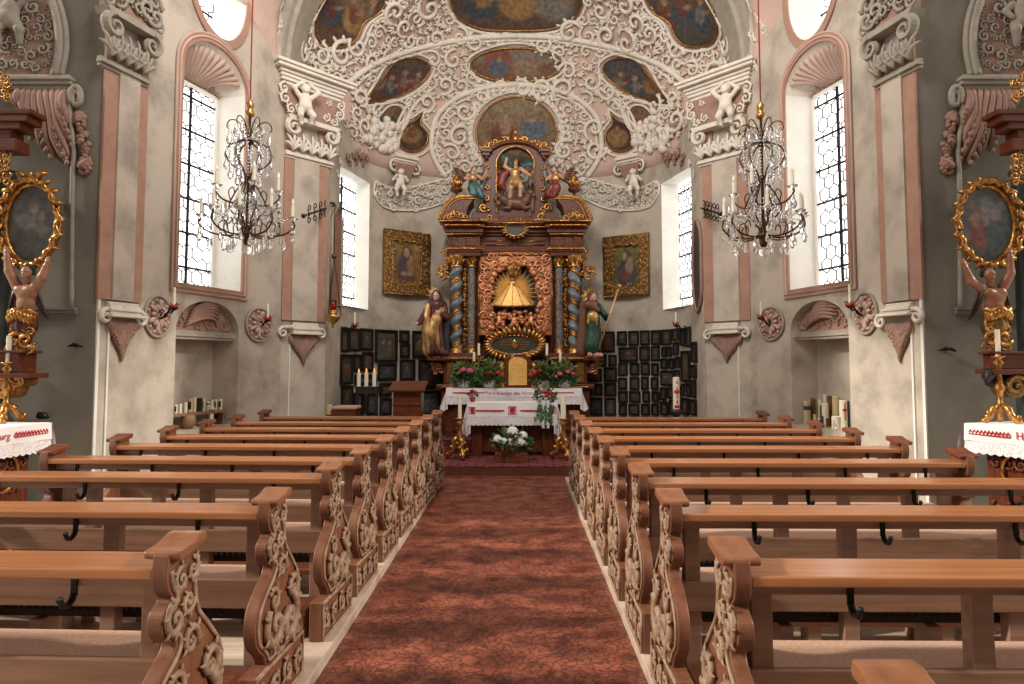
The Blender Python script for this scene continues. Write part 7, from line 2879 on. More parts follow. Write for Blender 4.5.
# ------------------------------------------------------------------ candles in the wall niches
M['candleyellow'] = mat('honey_wax', (0.62, 0.50, 0.28), .5, var=.15)
M['candlebrown'] = mat('brown_wax', (0.23, 0.10, 0.04), .5, var=.3)
M['candleblack'] = mat('black_wax', (0.012, 0.012, 0.014), .4)
M['candleblue'] = mat('dark_blue_motif', (0.03, 0.06, 0.10), .5)
M['clay'] = mat('brown_clay', (0.36, 0.20, 0.10), .6, var=.3)
def candle(nm, x0, x1, y0, y1, off, m, label, zbase=None, motif=None, group=None):
    W = WALL[nm]
    c = W.hit((x0 + x1) / 2, y1, -off)
    r = (x1 - x0) / 2 * c.y / 700
    top = W.hit((x0 + x1) / 2, y0, -off).z
    zb = c.z if zbase is None else zbase
    t = thing('votive_candle', (c.x, c.y, zb), label, 'candle', group or 'candles in the %s niche' % nm)
    mb = MB()
    h = top - zb
    mb.lathe([(r, 0), (r, h - r * .15), (r * .85, h), (r * .6, h - .008), (0, h - .01)], 16, (c.x, c.y, zb))
    build(mb, 'wax_body', m, t)
    mb = MB()
    mb.tube([(c.x, c.y, zb + h - .012), (c.x + .002, c.y, zb + h + .012)], .003, 5)
    build(mb, 'wick', 'black', t)
    if motif:
        kind, mm = motif
        mb = MB()
        if kind == 'band':
            mb.lathe([(r * 1.02, h * .62), (r * 1.03, h * .66), (r * 1.03, h * .76), (r * 1.02, h * .80)], 16, (c.x, c.y, zb))
        elif kind == 'picture':
            mb.lathe([(r * 1.02, h * .2), (r * 1.02, h * .78)], 8, (c.x, c.y, zb), a0=-PI / 2 - .7, a1=-PI / 2 + .7)
        elif kind == 'triangle':
            V = [(c.x + r * 1.02 * math.cos(a), c.y + r * 1.02 * math.sin(a), zb + hh) for a, hh in ((-PI / 2 - 1.1, .0), (-PI / 2 - .1, 0.02), (-PI / 2 - .5, h * .3), (-PI / 2 - 1.0, h * .72))]
            mb.add(V, [(0, 1, 2, 3)])
        elif kind == 'cross':
            for (a0, a1, h0, h1) in ((-PI / 2 - .15, -PI / 2 + .15, h * .3, h * .9), (-PI / 2 - .6, -PI / 2 + .6, h * .62, h * .7)):
                mb.lathe([(r * 1.02, h0), (r * 1.02, h1)], 6, (c.x, c.y, zb), a0=a0, a1=a1)
        build(mb, 'motif', mm, t)
    return t

for nm in ('left', 'right'):
    W = WALL[nm]
    I = W.info
    if nm == 'left':
        K, ox, oy = 12.8, 165, 390
        hs_ = W.uv(190, 412, -.2)[1]
        mb = MB()
        ue = W.uv(222.5, 412, -.15)[0]
        mb.prism([(I['na'] + .012, hs_ - .035), (ue, hs_ - .035), (ue, hs_), (I['na'] + .012, hs_)], W.P, -.30, -.08)
        sh = thing('niche_shelf', W.P((I['na'] + ue) / 2, .82, -.2), 'narrow brown wooden shelf full of candles inside the left wall niche', 'shelf')
        build(mb, 'board', 'wood', sh, bevel=.004)
        mb = MB()
        mb.prism([(ue - .03, .82), (ue, .82), (ue, hs_ - .035), (ue - .03, hs_ - .035)], W.P, -.28, -.12)
        build(mb, 'support', 'wood', sh)
        lst = [(118, 158, 185, .18, 'wax', 'squat grey-patterned candle, first from left on the left niche shelf', ('picture', 'lead'), 1), (174, 216, 175, .18, 'wax', 'squat cream candle, second from left on the left niche shelf', None, 1),
               (242, 282, 158, .18, 'wax', 'white candle, third from left on the left niche shelf', None, 1), (292, 354, 112, .2, 'candleyellow', 'thick honey candle with dark picture on the left niche shelf', ('picture', 'black'), 1),
               (358, 396, 92, .2, 'wax', 'tall white candle beside the black one on the left niche shelf', None, 1), (405, 474, 105, .17, 'candleblack', 'thick black candle on the left niche shelf', None, 1),
               (478, 511, 112, .2, 'wax', 'white candle right of the black candle on the niche shelf', ('picture', 'candleyellow'), 1), (530, 566, 145, .2, 'wax', 'short white candle with dark band on the left niche shelf', ('band', 'black'), 1),
               (580, 616, 125, .24, 'wax', 'white candle behind the lantern candle on the left niche shelf', None, 1), (630, 664, 118, .2, 'wax', 'slim patterned candle near right end of the left niche shelf', ('picture', 'candlebrown'), 1),
               (680, 730, 115, .2, 'wax', 'candle with dark portrait at right end of the left niche shelf', ('picture', 'golddark'), 1)]
        for x0, x1, y0, off, m, lab, mo, on in lst:
            candle(nm, x0 / K + ox, x1 / K + ox, y0 / K + oy, 412, off, m, lab, hs_ + .0, mo)
        for x0, x1, y0, y1, off, m, lab, mo in [(205, 275, 330, 560, .2, 'candleyellow', 'honey candle with dark ribbon below the left niche shelf', ('picture', 'candleblack')), (555, 616, 200, 500, .10, 'wax', 'white candle in dark holder standing before the left niche shelf', ('band', 'candlebrown')),
                                                (345, 380, 390, 560, .16, 'wax', 'white candle half hidden by a pew end below the niche shelf', None), (780, 800, 140, 560, .2, 'wax', 'tall thin white taper right of the left niche shelf', None), (830, 852, 260, 560, .24, 'wax', 'short white candle in far corner of the left niche', None),
                                                (755, 772, 270, 560, .24, 'wax', 'slim pale candle just left of the tall taper in the niche', None)]:
            candle(nm, x0 / K + ox, x1 / K + ox, y0 / K + oy, y1 / K + oy, off, m, lab, .82, mo)
        c = W.P(I['na'] + .28, .82, -.12)
        c = W.hit(188, 428, -.1)
        mb = MB()
        mb.lathe([(.05, 0), (.085, .05), (.09, .12), (.07, .17), (.06, .17), (.05, .12), (0, .1)], 16, (c.x, c.y, .82))
        build(mb, 'clay_pot', 'clay', smooth=True, label='brown clay pot on the floor of the left wall niche', cat='pot')
        t = thing('dried_flowers', W.hit(219, 424, -.2), 'small bunch of dark red dried flowers in the left wall niche', 'flowers')
        c = W.hit(219, 420, -.2)
        t.location.z = .82
        ORG[t.name] = Vector((t.location.x, t.location.y, .82))
        mb = MB()
        for i in range(26):
            q = c + Vector((random.uniform(-.05, .05), random.uniform(-.04, .04), random.uniform(-.02, .06)))
            mb.ball(q, .018, 6, 4)
        build(mb, 'flower_heads', 'robered', t, smooth=True)
        mb = MB()
        mb.tube([(c.x, c.y, .82), (c.x, c.y, c.z)], .02, 6)
        build(mb, 'stems', 'leaf', t)
    else:
        K, ox, oy = 12.8, 790, 385
        for x0, x1, y0, off, m, lab, mo in [(130, 166, 220, .2, 'wax', 'thin banded candle, leftmost in the right niche', ('band', 'candleblue')), (182, 272, 208, .16, 'candleyellow', 'thick honey candle with blue-grey band, left side of right niche', ('band', 'candleblue')),
                                            (272, 332, 172, .26, 'candlebrown', 'dark brown candle behind the thick honey candle in right niche', None), (372, 412, 188, .22, 'wax', 'cream candle with gold relief in the middle of the right niche', ('picture', 'golddark')),
                                            (415, 500, 232, .14, 'wax', 'white rounded candle before the brown one in the right niche', None), (438, 490, 122, .29, 'wax', 'tall cream candle at the back of the right niche', None),
                                            (482, 552, 138, .23, 'candlebrown', 'tall brown candle in the centre of the right niche', None), (552, 650, 142, .22, 'candleyellow', 'tall thick honey candle right of the brown candle', None),
                                            (642, 735, 195, .16, 'wax', 'tall white candle with red emblem, right side of the right niche', ('cross', 'petalred')), (742, 772, 210, .24, 'candleblue', 'dark candle against the right edge of the right niche', None),
                                            (540, 650, 398, .09, 'wax', 'short white candle with dark triangle in front, right niche', ('triangle', 'candleblue')), (302, 352, 378, .09, 'candleyellow', 'short honey candle in front, left of the dark blue candle, right niche', None),
                                            (360, 398, 420, .08, 'wax', 'small white candle with dark picture in front, right niche', ('picture', 'candleblack')), (400, 440, 400, .1, 'candleblue', 'short dark blue candle in the front row of the right niche', None),
                                            (462, 505, 430, .09, 'golddark', 'small antique gold candle in the front row of the right niche', None)]:
            candle(nm, x0 / K + ox, x1 / K + ox, y0 / K + oy, 428, off, m, lab, .82, mo)
# ------------------------------------------------------------------ flowers
def leafball(mb, c, r, n, ls, rnd, squash=.8, up=.2):
    for i in range(n):
        a, b = rnd.random() * 2 * PI, math.asin(rnd.uniform(-.6, 1))
        d = Vector((math.cos(a) * math.cos(b), math.sin(a) * math.cos(b), math.sin(b) * squash))
        q = c + d * r * rnd.uniform(.55, 1.0)
        dd = (d + Vector((rnd.uniform(-.6, .6), rnd.uniform(-.6, .6), rnd.uniform(-.3, .6)))).normalized()
        s_ = dd.cross(Vector((rnd.random() - .5, rnd.random() - .5, rnd.random() - .5))).normalized() * ls * .32
        e = q + dd * ls
        m_ = q + dd * ls * .5
        nrm = dd.cross(s_).normalized() * ls * .08
        mb.add([q, m_ + s_ + nrm, e, m_ - s_ + nrm], [(0, 1, 2), (0, 2, 3)])

def bloom(c, r, m, par, name, rnd, petals=26):
    mb = MB()
    for i in range(petals):
        a, b = i * 2.4, math.asin(-.3 + 1.3 * (i + .5) / petals)
        d = Vector((math.cos(a) * math.cos(b), math.sin(a) * math.cos(b), math.sin(b)))
        mb.ball(c + d * r * .72, r * .33, 6, 4)
    mb.ball(c, r * .7, 8, 6)
    return build(mb, name, m, par, smooth=True)

ZF = 12.32
def altar_bouquet(px, py, m, label, heads, zb, r=.2):
    c = at(px, py, ZF)
    rnd = random.Random(int(px * 7))
    t = thing('flower_arrangement', (c.x, ZF, zb), label, 'flowers', 'flower arrangements on the high altar')
    mb = MB()
    mb.lathe([(.07, 0), (.10, .02), (.12, .12), (.125, .13), (.11, .12)], 14, (c.x, ZF, zb))
    build(mb, 'pot', 'linen', t, smooth=True)
    mb = MB()
    leafball(mb, Vector((c.x, ZF, zb + .20)), r * .9, 380, .075, rnd)
    leafball(mb, Vector((c.x, ZF - .03, zb + .14)), r * 1.05, 240, .08, rnd)
    build(mb, 'leaves', 'leaf', t)
    mb = MB()
    leafball(mb, Vector((c.x, ZF, zb + .30)), r * 1.1, 120, .06, rnd)
    build(mb, 'pale_leaves', 'leafpale', t)
    for hx, hy, hr in heads:
        q = at(hx, hy, ZF - .16)
        bloom(q, hr, m, t, 'blossom', rnd)
zb = at(466, 388.3, ZH).z + .005
altar_bouquet(464, 378, 'petalpink', 'pink flower arrangement at left end of the high altar', [(463, 370.5, .055), (470, 371.5, .06), (459.5, 373, .035)], zb, .19)
altar_bouquet(489, 376, 'petalred', 'red flower arrangement left of the golden tabernacle', [(490, 373.5, .055), (497.5, 373, .045), (485, 374, .03), (502, 375.5, .035)], zb, .24)
altar_bouquet(543, 376, 'petalred', 'red flower arrangement right of the golden tabernacle', [(535, 373, .06), (540, 371.5, .04), (531, 375, .045), (533, 384, .035)], zb, .23)
altar_bouquet(564, 378, 'petalpink', 'pink flower arrangement at right end of the high altar', [(560, 374.5, .055), (568, 372.5, .05), (556, 377, .035), (573, 374, .035)], zb, .19)

# candles on the high altar
for px, ytop, ymid, lab in ((474, 352, 361, 'slim white candle on gilt stick, left end of the high altar'), (478.8, 343.5, 355, 'taller white candle on gilt stick, left of tabernacle on the high altar'),
                            (547, 343.5, 355, 'taller white candle on gilt stick, right of tabernacle on the high altar'), (560.3, 352, 362, 'slim white candle on gilt stick, right end of the high altar')):
    c = at(px, ymid, ZF + .18)
    top = at(px, ytop, ZF + .18).z
    t = thing('altar_candle', (c.x, c.y, zb), lab, 'candle', 'candles on the high altar')
    h = c.z - zb
    mb = MB()
    mb.lathe([(.07, 0), (.06, .02), (.025, .05), (.02, .1), (.035, .16), (.02, .2), (.03, h * .6), (.018, h * .65), (.018, h - .05), (.045, h - .01), (.045, h)], 12, (c.x, c.y, zb))
    for i in range(3):
        a = 2 * PI * i / 3 - 1.2
        dr = Vector((math.cos(a), math.sin(a), 0))
        o = Vector((c.x, c.y, zb))
        mb.tube([o + dr * .02 + Vector((0, 0, .12)), o + dr * .08 + Vector((0, 0, .16)), o + dr * .1 + Vector((0, 0, .24)), o + dr * .05 + Vector((0, 0, .28))], [.018, .022, .02, .008], 5)
    build(mb, 'candlestick', 'gold', t, smooth=True)
    mb = MB()
    mb.lathe([(.022, h), (.022, top - zb), (0, top - zb)], 12, (c.x, c.y, zb))
    build(mb, 'candle', 'wax', t)

# floor candle stands beside the front altar
for px, x0, x1, ytop, ymid, lab in ((459.8, 457.8, 461.6, 397, 418, 'gilded floor candlestick with slim white candle, left of the front altar'), (563.3, 560.5, 566, 397, 418.5, 'gilded floor candlestick with thick cream candle, right of the front altar')):
    Zs = 11.0
    c = at(px, ymid, Zs)
    top = at(px, ytop, Zs).z
    t = thing('floor_candlestick', (c.x, Zs, ST1), lab, 'candlestick', 'floor candlesticks')
    h = c.z - ST1
    mb = MB()
    mb.lathe([(.04, .14), (.06, .18), (.03, .22), (.035, .3), (.06, .36), (.035, .42), (.03, h - .12), (.07, h - .06), (.03, h - .04), (.085, h - .01), (.085, h)], 14, (c.x, Zs, ST1))
    build(mb, 'stem', 'gold', t, smooth=True)
    mb = MB()
    o = Vector((c.x, Zs, ST1))
    for i in range(3):
        a = 2 * PI * i / 3 - PI / 2 + .4
        dr = Vector((math.cos(a), math.sin(a), 0))
        mb.tube([o + dr * .03 + Vector((0, 0, .36)), o + dr * .10 + Vector((0, 0, .28)), o + dr * .08 + Vector((0, 0, .18)), o + dr * .17 + Vector((0, 0, .08)), o + dr * .20 + Vector((0, 0, .02))], [.03, .045, .035, .045, .03], 7)
        for k in range(4):
            mb.ball(o + dr * (.07 + .03 * k) + Vector((.03 * (-1) ** k, 0, .24 - .055 * k)), .04, 7, 5)
    build(mb, 'scrolled_foot', 'gold', t, smooth=True)
    mb = MB()
    r = (x1 - x0) / 2 * Zs / 700
    mb.lathe([(r, h), (r, top - ST1), (0, top - ST1)], 14, (c.x, Zs, ST1))
    build(mb, 'candle', 'wax', t)

# white hydrangea pot on the step, bouquet with ribbon and little red pot on the front altar
rnd = random.Random(3)
c = at(511.5, 459.5, 10.72)
t = thing('flower_box', (c.x, 10.72, ST1), 'dark wooden box of white hydrangeas on the step before the front altar', 'flowers')
mb = MB()
mb.box(c.x - .25, c.x + .25, 10.62, 10.86, ST1, ST1 + .15)
mb.box(c.x - .09, c.x + .11, 10.57, 10.62, ST1, ST1 + .13)
build(mb, 'box', 'kneel', t, bevel=.01)
mb = MB()
leafball(mb, Vector((c.x, 10.76, ST1 + .28)), .23, 110, .16, rnd, .6)
build(mb, 'leaves', 'leaf', t)
for px, py, r in ((512.5, 432, .085), (503.5, 442, .065), (512, 443.5, .085), (521.5, 442.5, .085), (498, 440, .075), (523, 436, .07), (516.5, 439, .06)):
    bloom(at(px, py, 10.62), r, 'petalwhite', t, 'blossom', rnd, 34)
zm = zt_front = at(512, 403, 11.2).z + .005
c = at(546, 398, 11.42)
t = thing('bridal_bouquet', (c.x, 11.42, zm), 'pink rose bouquet with trailing greenery and pale ribbon on the front altar', 'flowers')
mb = MB()
leafball(mb, Vector((c.x - .02, 11.36, zm + .10)), .17, 140, .07, rnd)
for k in range(16):
    x = c.x + rnd.uniform(-.16, .12)
    P = [Vector((x, 11.25, zm + .06)), Vector((x + rnd.uniform(-.05, .05), 11.165, zm - .05)), Vector((x + rnd.uniform(-.05, .05), 11.155, zm - rnd.uniform(.15, .36)))]
    mb.tube(P, .006, 4)
    for j in range(7):
        q = P[1].lerp(P[2], j / 6) + Vector((rnd.uniform(-.03, .03), -.01, 0))
        mb.ball(q, (.016, .008, .02), 5, 4)
build(mb, 'trailing_greenery', 'leaf', t)
for k, (px, py, r) in enumerate(((540, 392.5, .04), (545, 391.5, .045), (550, 393.5, .045), (547, 396, .045), (552.5, 396.5, .035), (541.5, 396.5, .03))):
    bloom(at(px, py, 11.28), r, 'petalpink' if k not in (3, 4) else 'petalred', t, 'rose', rnd, 18)
mb = MB()
for e in (-.03, .03):
    mb.grid([[(c.x - .02 + e + s_ * .022 + .012 * math.sin(j * .9 + e * 40), 11.15 - .004 * (j % 2), zm + .04 - .055 * j) for s_ in (-1, 1)] for j in range(9)])
build(mb, 'ribbon', 'ribbonblue', t, fix=False)
c = at(472.5, 401.5, 11.36)
t = thing('small_flower_pot', (c.x, 11.36, zm), 'tiny red pot with red flowers at left end of the front altar', 'flowers')
mb = MB()
mb.lathe([(.035, 0), (.05, .08), (.055, .085), (.045, .08), (0, .075)], 12, (c.x, 11.36, zm))
build(mb, 'pot', 'petalred', t, smooth=True)
mb = MB()
leafball(mb, Vector((c.x, 11.36, zm + .12)), .065, 60, .05, rnd)
build(mb, 'leaves', 'leaf', t)
for d in ((-.03, -.03, .15), (.03, -.03, .14), (0, -.03, .18)):
    bloom(Vector((c.x, 11.36, zm)) + Vector(d), .03, 'petalred', t, 'blossom', rnd, 12)

# ------------------------------------------------------------------ lectern, votive candle rack, paschal candle, stand
Zl = 10.6
a, b = at(393, 413, Zl), at(421, 392, Zl)
t = thing('lectern', ((a.x + b.x) / 2, Zl, ST1), 'red-brown wooden lectern before the votive paintings left of the altar', 'lectern')
mb = MB()
mb.box(a.x, b.x, Zl, Zl + .35, ST1, b.z)
build(mb, 'body', 'redwoodh', t, bevel=.01)
mb = MB()
z0 = at(407, 403.8, Zl).z
mb.box(a.x - .01, b.x + .01, Zl - .012, Zl, z0 - .03, z0)
build(mb, 'trim', 'redwood', t, bevel=.004)
mb = MB()
xa, xb = at(388.5, 390, Zl).x, at(424.5, 390, Zl).x
zt_ = at(407, 386.3, Zl).z
mb.prism([(Zl - .06, b.z - .01), (Zl + .40, b.z + .13), (Zl + .40, b.z + .16), (Zl - .08, b.z + .03)], lambda y, z, d: Vector((d, y, z)), xa, xb)
build(mb, 'sloping_desk', 'redwoodh', t, bevel=.008)
Zv = 11.3
t = thing('votive_candle_rack', (at(366, 413, Zv).x, Zv, ST1), 'black iron votive rack standing left of the lectern', 'candle stand')
a, b = at(355, 413, Zv), at(378.5, 387.5, Zv)
mb = MB()
mb.box(a.x, b.x, Zv, Zv + .4, b.z - .10, b.z)
mb.box(a.x - .01, b.x + .01, Zv - .01, Zv + .41, b.z - .005, b.z + .015)
build(mb, 'tray', 'black', t, bevel=.006)
for x in (a.x + .03, b.x - .03):
    for y in (Zv + .03, Zv + .37):
        mb = MB()
        mb.box(x - .02, x + .02, y - .02, y + .02, ST1, b.z - .10)
        build(mb, 'leg', 'black', t)
zr_ = b.z + .015
for k, (px, yt) in enumerate(((358.7, 373), (366.2, 372.3), (374.2, 372.3))):
    c = at(px, 387, Zv + .12)
    top = at(px, yt, Zv + .12).z
    q = thing('lit_candle', (c.x, c.y, zr_), '%s of the three lit white candles on the black votive rack' % ('leftmost', 'middle', 'rightmost')[k], 'candle', 'lit votive candles')
    mb = MB()
    mb.lathe([(.032, 0), (.032, top - zr_), (0, top - zr_)], 12, (c.x, c.y, zr_))
    build(mb, 'wax_body', 'wax', q)
    mb = MB()
    mb.lathe([(.004, top - zr_), (.015, top - zr_ + .022), (.012, top - zr_ + .04), (0, top - zr_ + .075)], 8, (c.x, c.y, zr_))
    build(mb, 'flame', 'flame', q, smooth=True)
Zp = 11.0
c = at(676.5, 409, Zp)
top = at(676, 377, Zp).z
t = thing('paschal_candle', (c.x, Zp, ST1), 'tall thick white candle with red cross on a black stand, right of the altar', 'candle')
mb = MB()
mb.lathe([(.16, 0), (.16, .03), (.03, .06), (.025, c.z - ST1 - .12), (.09, c.z - ST1 - .07), (.10, c.z - ST1 - .02), (.07, c.z - ST1)], 16, (c.x, Zp, ST1))
build(mb, 'stand', 'black', t, smooth=True)
mb = MB()
mb.lathe([(.055, c.z - ST1), (.053, top - ST1 - .01), (.04, top - ST1), (0, top - ST1)], 16, (c.x, Zp, ST1))
build(mb, 'wax_body', 'wax', t)
mb = MB()
for (z0, z1, a0) in ((387, 399, .16), (390, 393.5, .75), (405, 408, .8), (400, 404, .2), (381, 384, .2)):
    h0, h1 = at(676, z1, Zp).z - ST1, at(676, z0, Zp).z - ST1
    mb.lathe([(.0565, h0), (.0565, h1)], 6, (c.x, Zp, ST1), a0=-PI / 2 - a0, a1=-PI / 2 + a0)
build(mb, 'red_cross', 'petalred', t)
# side stand with a cushion and a stub candle, left
Zs = 10.4
a, b = at(331, 413, Zs), at(355, 407, Zs)
t = thing('prayer_stand', ((a.x + b.x) / 2, Zs, ST1), 'low brown stand with pale cushion top at the foot of the left votive wall', 'stand')
mb = MB()
mb.box(a.x, b.x, Zs, Zs + .35, ST1, b.z - .04)
build(mb, 'body', 'redwoodh', t, bevel=.01)
mb = MB()
mb.box(a.x + .01, b.x + .02, Zs - .02, Zs + .36, b.z - .04, b.z + .01)
build(mb, 'cushion', 'pad', t, bevel=.02)
c = at(327.5, 413, Zs)
top = at(327.5, 405, Zs).z
t = thing('pillar_candle', (c.x, Zs + .1, ST1), 'thick honey pillar candle on a slim stand beside the low stand, far left of apse', 'candle')
mb = MB()
mb.lathe([(.05, 0), (.02, .03), (.02, c.z - ST1 - .06), (.06, c.z - ST1 - .03)], 12, (c.x, Zs + .1, ST1))
build(mb, 'stand', 'iron', t, smooth=True)
mb = MB()
mb.lathe([(.045, c.z - ST1 - .03), (.045, top - ST1), (0, top - ST1)], 14, (c.x, Zs + .1, ST1))
build(mb, 'wax_body', 'candleyellow', t)

# ------------------------------------------------------------------ sanctuary lamp, wrought iron brackets, narrow pictures on the reveals
for nm, px, py, tipx, tipy in (('left', 334, 205, 303.5, 216), ('right', 702, 208, 721, 214)):
    t_, h_ = ahit(px, py)
    b = apse(t_, h_, .01)
    tip = at(tipx, tipy, 10.0 if nm == 'left' else 10.2)
    th = thing('iron_bracket', b, 'long wrought iron scroll bracket on the %s apse pier' % nm, 'bracket', 'wrought iron brackets')
    d = tip - b
    up = Vector((0, 0, 1))
    mb = MB()
    mb.tube([b, tip], .014, 6)
    mb.ball(tip, .035, 8, 6)
    build(mb, 'rod', 'iron', th)
    mb = MB()
    for k in range(5):
        c = b + d * (.15 + .17 * k)
        for s_ in (-1, 1):
            dn = d.normalized()
            mb.tube([c + up * s_ * .085 + (dn * math.cos(q) + up * s_ * math.sin(q)) * .07 * (1 - .7 * i / 14) for i, q in ((i, -1.57 + i * .5) for i in range(15))], .008, 5)
    build(mb, 'scrollwork', 'iron', th, smooth=True)
    # tall narrow dark painting in a stucco frame
    pc = (335, 256) if nm == 'left' else (699, 266)
    t_, h_ = ahit(*pc)
    hh = 1.62 / 2 if nm == 'left' else .74
    kk = (apse(t_ + .003, h_) - apse(t_ - .003, h_)).length / .006
    f = lambda a, z, d, t_=t_, kk=kk: apse(t_ + a / kk, z, d)
    th = thing('narrow_painting', f(0, h_ - hh - .1, 0), 'tall narrow dark painting on the %s reveal between pier and apse window' % nm, 'painting', 'narrow reveal paintings')
    w = .26
    if nm == 'left':
        o = [(-w, h_ - hh), (w, h_ - hh), (w, h_ + hh * .7), (0, h_ + hh), (-w, h_ + hh * .7)]
    else:
        o = [(w * math.cos(2 * PI * i / 24), h_ + hh * math.sin(2 * PI * i / 24)) for i in range(24)]
    mb = MB()
    mb.prism(o, f, .005, .03)
    build(mb, 'picture', 'slate' if nm == 'right' else 'wood', th)
    mb = MB()
    mb.tube([f(a, z, .03) for a, z in o], .03, 6, closed=True)
    build(mb, 'frame', 'stuccopink' if nm == 'right' else 'stuccogrey', th, smooth=True)
Zq = 10.7
c = at(333, 318, Zq)
t = thing('sanctuary_lamp', c, 'hanging brass sanctuary lamp with red glass beside the left apse window', 'lamp')
mb = MB()
mb.lathe([(0, -.16), (.02, -.14), (.015, -.10), (.06, -.06), (.11, 0), (.12, .04), (.09, .05), (.05, .09), (.06, .11), (.05, .12)], 16, tuple(c))
build(mb, 'bowl', 'brass', t, smooth=True)
mb = MB()
mb.lathe([(.035, .12), (.05, .16), (.055, .27), (.05, .27), (.045, .16), (0, .13)], 14, tuple(c))
build(mb, 'red_glass', 'redglass', t, smooth=True)
zt_ = at(333, 205, Zq).z
for i in range(3):
    a = 2 * PI * i / 3 + .4
    mb = MB()
    mb.tube([c + Vector((.12 * math.cos(a), .12 * math.sin(a), .04)), Vector((c.x, c.y, c.z + .95))], .006, 5)
    build(mb, 'chain', 'bronze', t)
mb = MB()
mb.tube([Vector((c.x, c.y, c.z + .95)), Vector((c.x, c.y, zt_))], .007, 5)
mb.ball((c.x, c.y, c.z + .95), .04, 8, 6)
build(mb, 'rod', 'bronze', t)
mb = MB()
mb.tube([Vector((c.x, c.y, zt_)), Vector((c.x - .08, c.y + .06, zt_ + .05)), apse(*ahit(334, 203), -.01)], .014, 6)
build(mb, 'wall_arm', 'iron', t, smooth=True)

# ------------------------------------------------------------------ stucco on the set-back nave front walls
for nm in ('left', 'right'):
    L_ = nm == 'left'
    Fr = FRONT[nm]
    xm = (lambda x: x) if L_ else (lambda x: 1032 - x)
    FP = lambda px, py, d=0.0: Fr.P(*Fr.uv(xm(px), py), d)
    th = thing('arch_relief', FP(35, 90), 'grey stucco arch panel of scrolls and cherub above moulded cornice, %s front wall' % nm, 'stucco relief', 'front wall arch reliefs')
    mb = MB()
    o = [(-30, 76), (57, 76), (61, 55), (59, 25), (52, -5), (40, -30), (-30, -30)]
    mb.prism([Fr.uv(xm(x), y) for x, y in o], Fr.P, 0, .02)
    build(mb, 'ground', 'stuccopink', th)
    mb = MB()
    for w_, off in ((.05, 0), (.03, 6)):
        mb.tube([FP(x, y, .03) for x, y in crom([(57 + off, 77), (62 + off, 50), (60 + off, 22), (50 + off, -10), (38 + off, -40)], 5)], w_, 7)
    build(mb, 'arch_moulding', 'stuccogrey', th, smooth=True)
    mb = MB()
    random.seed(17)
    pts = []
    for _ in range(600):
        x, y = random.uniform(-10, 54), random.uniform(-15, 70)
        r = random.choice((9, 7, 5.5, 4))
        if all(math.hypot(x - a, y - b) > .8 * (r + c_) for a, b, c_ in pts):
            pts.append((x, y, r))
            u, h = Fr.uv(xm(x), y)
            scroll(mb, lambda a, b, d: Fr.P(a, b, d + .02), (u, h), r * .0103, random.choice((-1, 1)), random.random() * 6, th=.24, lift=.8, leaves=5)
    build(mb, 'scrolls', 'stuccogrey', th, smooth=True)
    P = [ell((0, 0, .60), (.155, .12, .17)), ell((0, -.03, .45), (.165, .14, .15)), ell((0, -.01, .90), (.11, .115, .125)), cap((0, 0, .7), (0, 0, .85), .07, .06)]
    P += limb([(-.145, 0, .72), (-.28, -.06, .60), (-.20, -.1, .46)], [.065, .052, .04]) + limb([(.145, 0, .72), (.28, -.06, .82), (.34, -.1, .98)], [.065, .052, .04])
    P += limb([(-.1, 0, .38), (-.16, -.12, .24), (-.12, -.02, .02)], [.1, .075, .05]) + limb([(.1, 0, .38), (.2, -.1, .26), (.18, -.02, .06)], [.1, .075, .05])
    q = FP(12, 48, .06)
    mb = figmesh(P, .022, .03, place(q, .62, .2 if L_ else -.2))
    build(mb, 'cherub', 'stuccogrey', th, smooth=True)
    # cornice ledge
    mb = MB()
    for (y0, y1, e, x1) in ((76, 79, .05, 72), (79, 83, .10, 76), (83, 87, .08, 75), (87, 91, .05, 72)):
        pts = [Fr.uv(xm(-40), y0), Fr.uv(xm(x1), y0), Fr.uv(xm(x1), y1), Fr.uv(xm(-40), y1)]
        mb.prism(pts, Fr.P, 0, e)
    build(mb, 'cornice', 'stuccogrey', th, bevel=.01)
    # great hanging acanthus leaf
    lf = thing('hanging_acanthus', FP(50, 160), 'large drooping pink stucco acanthus leaf under the cornice, %s front wall' % nm, 'stucco relief', 'hanging acanthus leaves')
    mb = MB()
    for k in range(9):
        f = k / 8
        x0 = 20 + 46 * f
        tipx, tipy = [(26, 112), (32, 126), (38, 140), (46, 152), (56, 158), (66, 164), (71, 160), (71, 146), (70, 128)][k]
        Q = [FP(x0 + (tipx - x0) * s_ ** 1.2 + 1.0 * math.sin(s_ * 9 + k), 92 + (tipy - 92) * s_, .03 + .05 * math.sin(PI * s_)) for s_ in np.linspace(0, 1, 10)]
        mb.tube(Q, [.038, .042, .044, .044, .042, .042, .04, .036, .03, .012], 6)
        for s_ in (5, 6, 7, 8, 9):
            mb.ball(Q[s_] + Vector(((.03 if k % 2 else -.03), -.02, 0)), (.028, .02, .034), 6, 4)
    build(mb, 'leaf_ribs', 'stuccopink', lf, smooth=True)
    vt = thing('volute_pendant', FP(80, 180), 'white stucco volute with a pendant of pink leaf clusters, %s front wall' % nm, 'stucco relief', 'volute pendants')
    mb = MB()
    mb.tube([FP(79 + (8 - 6.2 * s_) * math.cos(2.6 + 12 * s_) * (.8), 99 + (12 - 9 * s_) * math.sin(2.6 + 12 * s_), .05) for s_ in np.linspace(0, 1, 34)], [.036 - .018 * s_ for s_ in np.linspace(0, 1, 34)], 6)
    mb.tube([FP(x, y, .04) for x, y in crom([(72, 96), (72, 115), (74, 132), (76, 150), (75, 175), (74, 240), (74, 308)], 5)], [.03] * 6 + [.025] * 25, 6)
    build(mb, 'volute', 'stuccogrey', vt, smooth=True)
